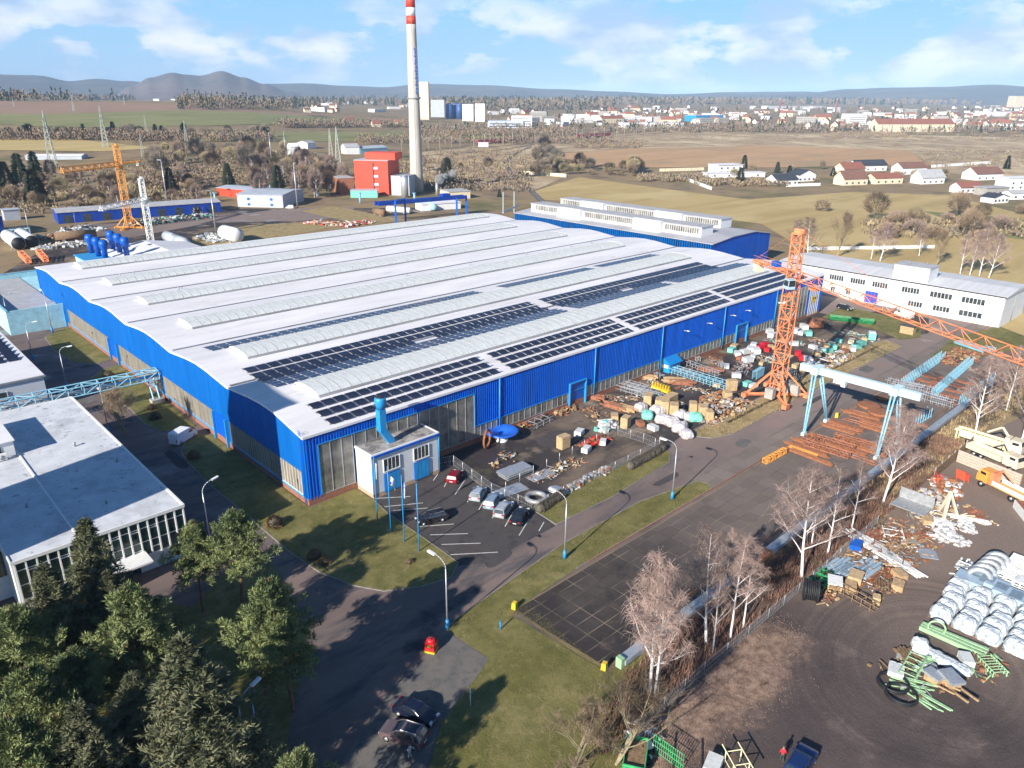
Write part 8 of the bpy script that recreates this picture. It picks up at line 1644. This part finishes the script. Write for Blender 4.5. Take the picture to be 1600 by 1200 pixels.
town(215, 930, 1620, lambda x: 168, lambda x: 196+(x > 1250)*8, (0, 1, 2, 3, 4, 5, 6, 7, 8, 9), 'in the town towards the right horizon'); town(26, 770, 940, lambda x: 176, lambda x: 200, (0, 2, 3, 4, 5, 6), 'in the town behind the railway'); town(20, 475, 640, lambda x: 160, lambda x: 176, (2, 3, 3, 7, 8, 1), 'of the works behind the left fields'); town(8, 200, 290, lambda x: 152, lambda x: 159, (2, 3, 5), 'beyond the brown field'); town(7, 540, 630, lambda x: 193, lambda x: 199, (2, 8, 1), 'between the two green fields')
for x0, x1, y, dp, h, hr, w, r, lab in ((1370, 1490, 207, 22, 13, 8, 'cream_wall', 'roof_red', 'very long cream barracks with red roof at the town edge'), (978, 1068, 200, 30, 8, 0, 'white_wall', 'roof_white', 'long white factory hall at the near edge of the town'), (1087, 1130, 190, 30, 12, 0, 'blue_light', 'roof_white', 'white and bright blue store in the town'), (1545, 1640, 182, 30, 12, 0, 'white_wall', 'roof_white', 'long white slab building at the right edge of the town'), (1200, 1290, 170, 30, 10, 0, 'white_wall', 'roof_white', 'long white factory behind the left brick chimney'), (940, 975, 193, 16, 9, 5, 'cream_wall', 'roof_red', 'pinkish apartment house left of the long white hall')):
    gable('town_building', lab, 'building', (x0, y), (x1, y-1), dp, h, hr, w, r, wins=8)
# glasshouses / covered rows at far left
gable('glasshouse', 'row of pale glasshouses behind the pines at the far left', 'glasshouse', (40, 250), (128, 249), 16, 3, 1.2, 'grey_sheet', 'roof_white', group=None)
# pylons
def pylon():
    b = MB()
    for s, c in (((1, 1), 0), ((1, -1), 0), ((-1, 1), 0), ((-1, -1), 0)): b.bar((s[0]*2, s[1]*2, 0), (s[0]*.5, s[1]*.5, 24), .3); b.bar((s[0]*.5, s[1]*.5, 24), (0, 0, 30), .25)
    for k in range(8):
        w0, w1 = 2-.19*k, 2-.19*(k+1); z0, z1 = k*3, k*3+3
        for a, c in (((1, 1), (1, -1)), ((1, -1), (-1, -1)), ((-1, -1), (-1, 1)), ((-1, 1), (1, 1))): b.bar((a[0]*w0, a[1]*w0, z0), (c[0]*w1, c[1]*w1, z1), .16)
    for z, w in ((17, 5), (21, 7), (25, 4.5)): b.bar((-w, 0, z), (w, 0, z), .25); b.bar((-w, 0, z), (0, 0, z+1.5), .16); b.bar((w, 0, z), (0, 0, z+1.5), .16)
    return tag(b.build('power_pylon', mat('pylon_grey', (.45, .48, .42), .7)), '', 'pylon', 'power pylons in the fields')
for px, py, pt, lab in ((84, 262, 172, 'tallest power pylon, left, before the ochre field'), (230, 211, 178, 'pylon in front of the dark conifers'), (293, 232, 188, 'pylon at the left end of the middle green field'), (116, 174, 148, 'small pylon on the brown field, middle'), (22, 167, 150, 'small pylon on the brown field, leftmost'), (195, 164, 148, 'small pylon on the brown field, right'), (166, 230, 165, 'slim pylon behind the yellow crane jib'), (224, 245, 208, 'pylon behind the yellow crane head'), (529, 258, 197, 'pale green lattice pylon above the red boiler house'), (518, 252, 200, 'pale green pylon just left of its twin')):
    g_ = atT(px, py); h = hgt(px, py, pt, g_); again('pylon', pylon, g_, YAW+.3, lab, None, h/30)
def mast(): b = MB(); b.tube((0, 0, 0), (0, 0, 14), .25, .14, n=6); b.bar((0, 0, 13), (0, 2.4, 13.4), .14); return tag(b.build('catenary_mast', MATS['pylon_grey']), '', 'mast', 'masts along the railway')
for i, px in enumerate(range(625, 1010, 16)): g_ = atT(px+TN.uniform(-4, 4), 238-(px-625)*.07); again('mast', mast, g_, YAW, 'pale mast along the railway sidings', 'masts along the railway')
for i, (px, py, pt, lab) in enumerate(((447, 248, 205, 'tall pale lamp mast left of the white barn'), (425, 258, 207, 'lamp mast among the birches'), (262, 320, 250, 'street lamp pole behind the long blue shed'), (338, 368, 298, 'lamp pole behind the hall beside the grey warehouse'), (47, 368, 325, 'lamp pole beside the site cabins'), (115, 345, 322, 'lamp pole at the end of the blue shed'), (118, 350, 333, 'short lamp pole before the blue shed'), (465, 325, 255, 'lamp pole right of the warehouse'))):
    g_ = atT(px, py); h = hgt(px, py, pt, g_); again('lpole', lambda: tag(MB().tube((0, 0, 0), (0, 0, 10), .16, .1, n=6).box((.5, 0, 10), (1.2, .3, .15)).build('lamp_post', MATS['galvanised']), '', 'lamp post', 'lamp posts behind the hall'), g_, i, lab, None, h/10)
for i, (px, py) in enumerate(((335, 330), (337, 318), (497, 308), (563, 318), (648, 318))): g_ = at(px, py); again('fpost', lambda: tag(MB().tube((0, 0, 0), (0, 0, 5), .5, n=8).box((0, 0, 5), (1.2, 1.2, .4)).build('pipe_post', MATS['sky_blue_paint']), '', 'post', 'pale blue pipe posts'), g_, 0, '%s pale blue pipe post from the left behind the hall' % ordn[i], None, 1.2)
# ------------------------------------------------------------------ far trees
def far_tree(seed, m, H, R, n, s, cone=False, trunk='bark_brown', white=False, lo=.25):
    def mk_():
        rng = random.Random(seed); t = thing('conifer_tree' if cone else 'bare_tree', '', 'tree'); b = MB(); b.tube((0, 0, 0), (0, 0, H*.8), H*.018, H*.006, n=5)
        if not cone:
            for k in range(9): a = k*2.4; z = H*(.3+.06*k); b.tube((0, 0, z), (math.cos(a)*R*.6, math.sin(a)*R*.6, z+H*.22), H*.007, .02, n=3)
        b.build('trunk', MATS['bark_white' if white else trunk], t); c = MB()
        for i in range(n):
            if cone: f = rng.random()**1.3; r = R*(1-f)*rng.uniform(.5, 1.05)+.1; z = H*(.08+.92*f); a = rng.uniform(0, 6.28); p = Vector((r*math.cos(a), r*math.sin(a), z)); d = Vector((math.cos(a), math.sin(a), -.2))
            else: d = Vector((rng.gauss(0, 1), rng.gauss(0, 1), rng.gauss(0, 1))).normalized(); k_ = rng.uniform(.35, 1)**.5; p = Vector((d.x*R*k_, d.y*R*k_, H*(lo+(1-lo)/2)+d.z*H*(1-lo)/2*k_)); d = (d+Vector((0, 0, .9))).normalized()
            w = d.orthogonal().normalized()*(s*(.4 if cone else .10)); l = s*rng.uniform(.7, 1.6); c.add([p-w, p+w, p+d*l], [(0, 1, 2)])
        c.build('crown', MATS[m], t); return t
    return mk_
kinds_t = {'fb': far_tree(1, 'twig_brown', 11, 4.2, 900, 1.5), 'fg': far_tree(2, 'twig_grey', 12, 4.5, 900, 1.6), 'fm': far_tree(3, 'twig_mauve', 13, 3.2, 800, 1.5, white=True), 'fo': far_tree(4, 'twig_olive', 10, 4.6, 900, 1.5), 'fc': far_tree(5, 'needles_far', 14, 3.3, 700, 1.5, cone=True), 'fs': far_tree(6, 'twig_brown', 5, 3.4, 600, 1.1, lo=.0), 'ff': far_tree(7, 'twig_mauve', 5, 3.4, 600, 1.1, lo=.0)}
TG = {'fb': 'brown bare tree', 'fg': 'grey bare tree', 'fm': 'white-stemmed mauve birch', 'fo': 'olive bare tree', 'fc': 'dark conifer', 'fs': 'low brown shrub', 'ff': 'low mauve-brown shrub'}
FT = random.Random(5)
def grove(n, x0, x1, fy0, fy1, ks, where, smin=.7, smax=1.3):
    for i in range(n):
        px = FT.uniform(x0, x1); py = FT.uniform(fy0(px) if callable(fy0) else fy0, fy1(px) if callable(fy1) else fy1); k = FT.choice(ks); p = atT(px, py); p.z -= .1; s = FT.uniform(smin, smax)
        again(k, kinds_t[k], p, FT.uniform(0, 6.28), TG[k]+' '+where, TG[k]+' '+where, (s*FT.uniform(.85, 1.2), s*FT.uniform(.85, 1.2), s))
grove(46, 0, 330, 278, 330, ('fb', 'fm', 'fb', 'fs', 'ff', 'fo'), 'on the brown slope behind the blue shed', .6, 1.1)
grove(30, 230, 450, 238, 275, ('fo', 'fb', 'fo', 'fg', 'fm'), 'in the thicket above the warehouse', .8, 1.4)
grove(40, 395, 545, 262, 312, ('fm', 'fm', 'fm', 'fb'), 'in the birch wood left of the red boiler house', .8, 1.35)
grove(7, 0, 60, 278, 318, ('fc',), 'of the group at the left edge', 1.0, 1.5); grove(14, 600, 800, 262, 290, ('fm', 'fb', 'fs', 'ff'), 'on the scrub behind the chimney', .5, 1.0)
for px, py, pt, lab in ((268, 300, 262, 'dark round conifer in the brown thicket'), (358, 292, 255, 'conifer above the warehouse roof'), (435, 297, 258, 'conifer left of the birch wood'), (699, 290, 246, 'slender conifer right of the chimney'), (780, 308, 295, 'tiny conifer by the railway curve')):
    g_ = atT(px, py); again('fc', kinds_t['fc'], g_, px, lab, None, hgt(px, py, pt, g_)/14)
grove(34, 815, 1010, 262, 276, ('fo', 'fb', 'fg', 'fo', 'fs'), 'along the wall beyond the railway curve', .7, 1.2); grove(8, 820, 880, 235, 265, ('fo', 'fg'), 'inside the railway curve', 1, 1.5)
grove(34, 1100, 1600, 262, 292, ('fs', 'fb', 'fc', 'fo', 'ff'), 'in the village gardens', .45, .9); grove(24, 1360, 1600, 335, 375, ('fs', 'ff', 'fb', 'fs'), 'on the scrubby mound in the tan field', .8, 1.4)
for px, py, pt in ((1284, 330, 313),): g_ = atT(px, py); again('fs', None, g_, 0, 'lone round shrub in the tan field', None, hgt(px, py, pt, g_)/5)
grove(40, 0, 420, lambda x: 214-(x/420)*3, lambda x: 217, ('fg', 'fb', 'fc', 'fg', 'fc'), 'in the hedgerow between green and ochre fields', .7, 1.2)
def wood(name, polys, m, n, H, R, label, per=14, seed=1, s=2.6, cat='wood'):
    """a far-off wood seen as one mass"""
    rng = random.Random(seed); b = MB()
    for _ in range(n):
        x0, x1, y0, y1 = rng.choice(polys); px = rng.uniform(x0, x1); p = atT(px, rng.uniform(y0, y1)); h = H*rng.uniform(.6, 1.3); r = R*rng.uniform(.7, 1.3); mi = rng.randrange(len(m)); b.mi = mi; cone = 'needles' in m[mi]
        dist = (p-CAM).length; ss = max(1.2, s*dist/1500)
        for i in range(per):
            if cone: f = rng.random(); rr = r*.75*(1-f); q_ = p+Vector((rng.uniform(-rr, rr), rng.uniform(-rr, rr), h*1.15*f)); d = Vector((rng.uniform(-.3, .3), rng.uniform(-.3, .3), 1)).normalized(); wd = .42
            else: d = Vector((rng.gauss(0, 1), rng.gauss(0, 1), rng.gauss(0, 1))).normalized(); q_ = p+Vector((d.x*r, d.y*r, h*.5+d.z*h*.45)); d = (d*.4+Vector((rng.uniform(-.4, .4), 0, 1))).normalized(); wd = .34
            w = d.orthogonal().normalized(); w = (Matrix.Rotation(rng.uniform(0, 6.28), 3, d) @ w)*ss*wd; b.add([q_-w, q_+w, q_+w*.7+d*ss, q_-w*.7+d*ss], [(0, 1, 2, 3)])
    o = b.build(name, [MATS[k] for k in m]); tag(o, label, cat, kind='stuff'); return o
wood('hedgerow', [(430, 640, 196, 200), (200, 430, 217, 222), (0, 200, 215, 220), (640, 900, 209, 214), (560, 960, 221, 226)], ['twig_grey', 'twig_brown', 'twig_brown', 'twig_mauve'], 1300, 9, 5, 'bare hedgerows and scrub between the left fields', seed=2, cat='hedgerow')
wood('woodland', [(-60, 210, 151, 157), (-60, 210, 153, 158), (280, 500, 157, 172), (380, 640, 152, 166)], ['twig_brown', 'twig_grey', 'needles_far', 'needles_far', 'twig_brown'], 2000, 17, 7, 'mixed wood along the crest of the left fields', seed=3)
wood('woodland', [(640, 1640, 160, 164), (900, 1640, 158, 163), (640, 960, 162, 172)], ['twig_grey', 'twig_brown', 'needles_far', 'twig_brown'], 3200, 22, 10, 'wooded horizon behind the town', seed=4, s=3)
wood('town_trees', [(760, 1640, 168, 196), (640, 1640, 198, 207), (940, 1640, 200, 208)], ['twig_brown', 'twig_grey', 'twig_mauve', 'needles_far', 'twig_grey'], 1300, 8, 5, 'bare trees and hedges scattered through the town', seed=5, cat='trees')
wood('scrub', [(0, 330, 262, 335), (230, 520, 240, 290), (620, 830, 255, 300), (900, 1000, 222, 232), (1300, 1420, 208, 216)], ['twig_brown', 'twig_brown', 'twig_grey', 'twig_olive', 'twig_mauve'], 1500, 2.8, 3.2, 'low brown scrub and brambles behind the works', seed=6, s=1.3, per=16, cat='scrub')
wood('scrub', [(640, 830, 236, 262), (830, 1600, 206, 222), (1440, 1640, 236, 262), (1350, 1640, 348, 372), (1000, 1100, 278, 284), (1090, 1230, 284, 292)], ['twig_brown', 'twig_grey', 'twig_brown', 'twig_olive'], 1000, 3.0, 3.6, 'low scrub on the waste ground and round the village', seed=7, s=1.6, per=14, cat='scrub')
# ------------------------------------------------------------------ hills on the horizon
def ridge(name, pts, D, m, depth=1500, seed=0, z0=None):
    """pts: (pixel x, pixel y of the crest); a real ridge at distance D with slopes on both sides"""
    b = MB(); rows = []; xs = [p[0] for p in pts]; N_ = 130
    for k in range(-6, 7):
        row = []
        for i in range(N_+1):
            px = xs[0]+(xs[-1]-xs[0])*i/N_
            for (a, ya), (c, yc) in zip(pts, pts[1:]):
                if a <= px <= c: f = (px-a)/(c-a); f = f*f*(3-2*f); py = ya+(yc-ya)*f; break
            d = ray(px, py); u = d/math.hypot(d.x, d.y); top = (CAM+u*D).z; base = 20
            f = max(0, math.cos(k/6*PI/2))**1.2; dist = D+k*depth/6; q_ = CAM+Vector((d.x, d.y, 0)).normalized()*dist
            z = base+(top-base)*f*(1+.10*noise.noise(Vector((q_.x*.0016, q_.y*.0016, seed)))*(1-f*.7)) +.6*noise.noise(Vector((q_.x*.006, q_.y*.006, seed)))*(top-base)*.05*(k != 0); row.append((q_.x, q_.y, z))
        rows.append(row)
    vs = [p for r_ in rows for p in r_]; n = N_+1; b.add(vs, [(r_*n+i, r_*n+i+1, (r_+1)*n+i+1, (r_+1)*n+i) for r_ in range(len(rows)-1) for i in range(n-1)], True)
    return struct(b.build(name, m))
gmat('hill_wood', [((.15, .12, .12), 1, 0, 1, None), ((.21, .16, .14), .004, .42, .6, None), ((.10, .105, .11), .002, .5, .62, None)], bump=1.0, bscale=.03)  # wood colour lightened, with a little distance haze put into it
gmat('hill_far', [((.10, .105, .11), 1, 0, 1, None), ((.15, .14, .13), .0015, .45, .6, None)], bump=.6, bscale=.01)
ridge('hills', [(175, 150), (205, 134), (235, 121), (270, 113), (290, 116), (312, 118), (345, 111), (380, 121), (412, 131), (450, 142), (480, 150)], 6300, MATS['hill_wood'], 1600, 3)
ridge('hills', [(-120, 116), (0, 117), (60, 118), (110, 127), (150, 123), (200, 127), (260, 133), (420, 131), (470, 130), (540, 134), (600, 136), (660, 131), (760, 133), (860, 139), (960, 143), (1050, 147), (1150, 144), (1250, 143), (1330, 146)], 8200, MATS['hill_far'], 2600, 5)
ridge('hills', [(1150, 151), (1250, 146), (1330, 139), (1400, 137), (1470, 136), (1550, 132), (1620, 136), (1760, 136)], 7800, MATS['hill_far'], 2400, 8)
# ------------------------------------------------------------------ the air between
hb = MB(); hb.bx(-11000, 16000, -9000, 17000, -1.5, 330); hz = hb.build('haze', None)
hm = bpy.data.materials.new('haze_air'); hm.use_nodes = True; hn = hm.node_tree; hn.nodes.clear(); ho = hn.nodes.new('ShaderNodeOutputMaterial'); hv = hn.nodes.new('ShaderNodeVolumePrincipled')
hv.inputs['Color'].default_value = (.50, .72, 1.0, 1); hv.inputs['Density'].default_value = 7.0e-5; hv.inputs['Anisotropy'].default_value = -.25; hn.links.new(hv.outputs[0], ho.inputs['Volume']); hz.data.materials.clear(); hz.data.materials.append(hm); hz['kind'] = 'stuff'; hz['label'] = 'pale bluish air haze over the whole valley'; hz['category'] = 'haze'

# things that look alike are told apart by their place, counted from the left of the photograph
def ordinal(n):
    t_ = ['', '', 'twenty', 'thirty', 'forty', 'fifty', 'sixty', 'seventy', 'eighty', 'ninety']; tt = {20: 'twentieth', 30: 'thirtieth', 40: 'fortieth', 50: 'fiftieth', 60: 'sixtieth'}
    return ordn[n-1] if n <= 20 else tt.get(n) or (t_[n//10]+'-'+ordn[n % 10-1] if n % 10 else str(n))
same = {}
for o in COL.objects:
    if o.parent is None and o.get('category') and not o.get('kind'): same.setdefault(o['label'], []).append(o)
for lab, os_ in same.items():
    if len(os_) < 2 or 'beyond the bottom-left' in lab: continue
    def sx_(o): v = o.location-CAM; return v.dot(CR)/max(1, v.dot(_F))
    for i, o in enumerate(sorted(os_, key=sx_)): o['label'] = lab+', '+ordinal(i+1)+' from left'; o['group'] = o.get('group') or lab
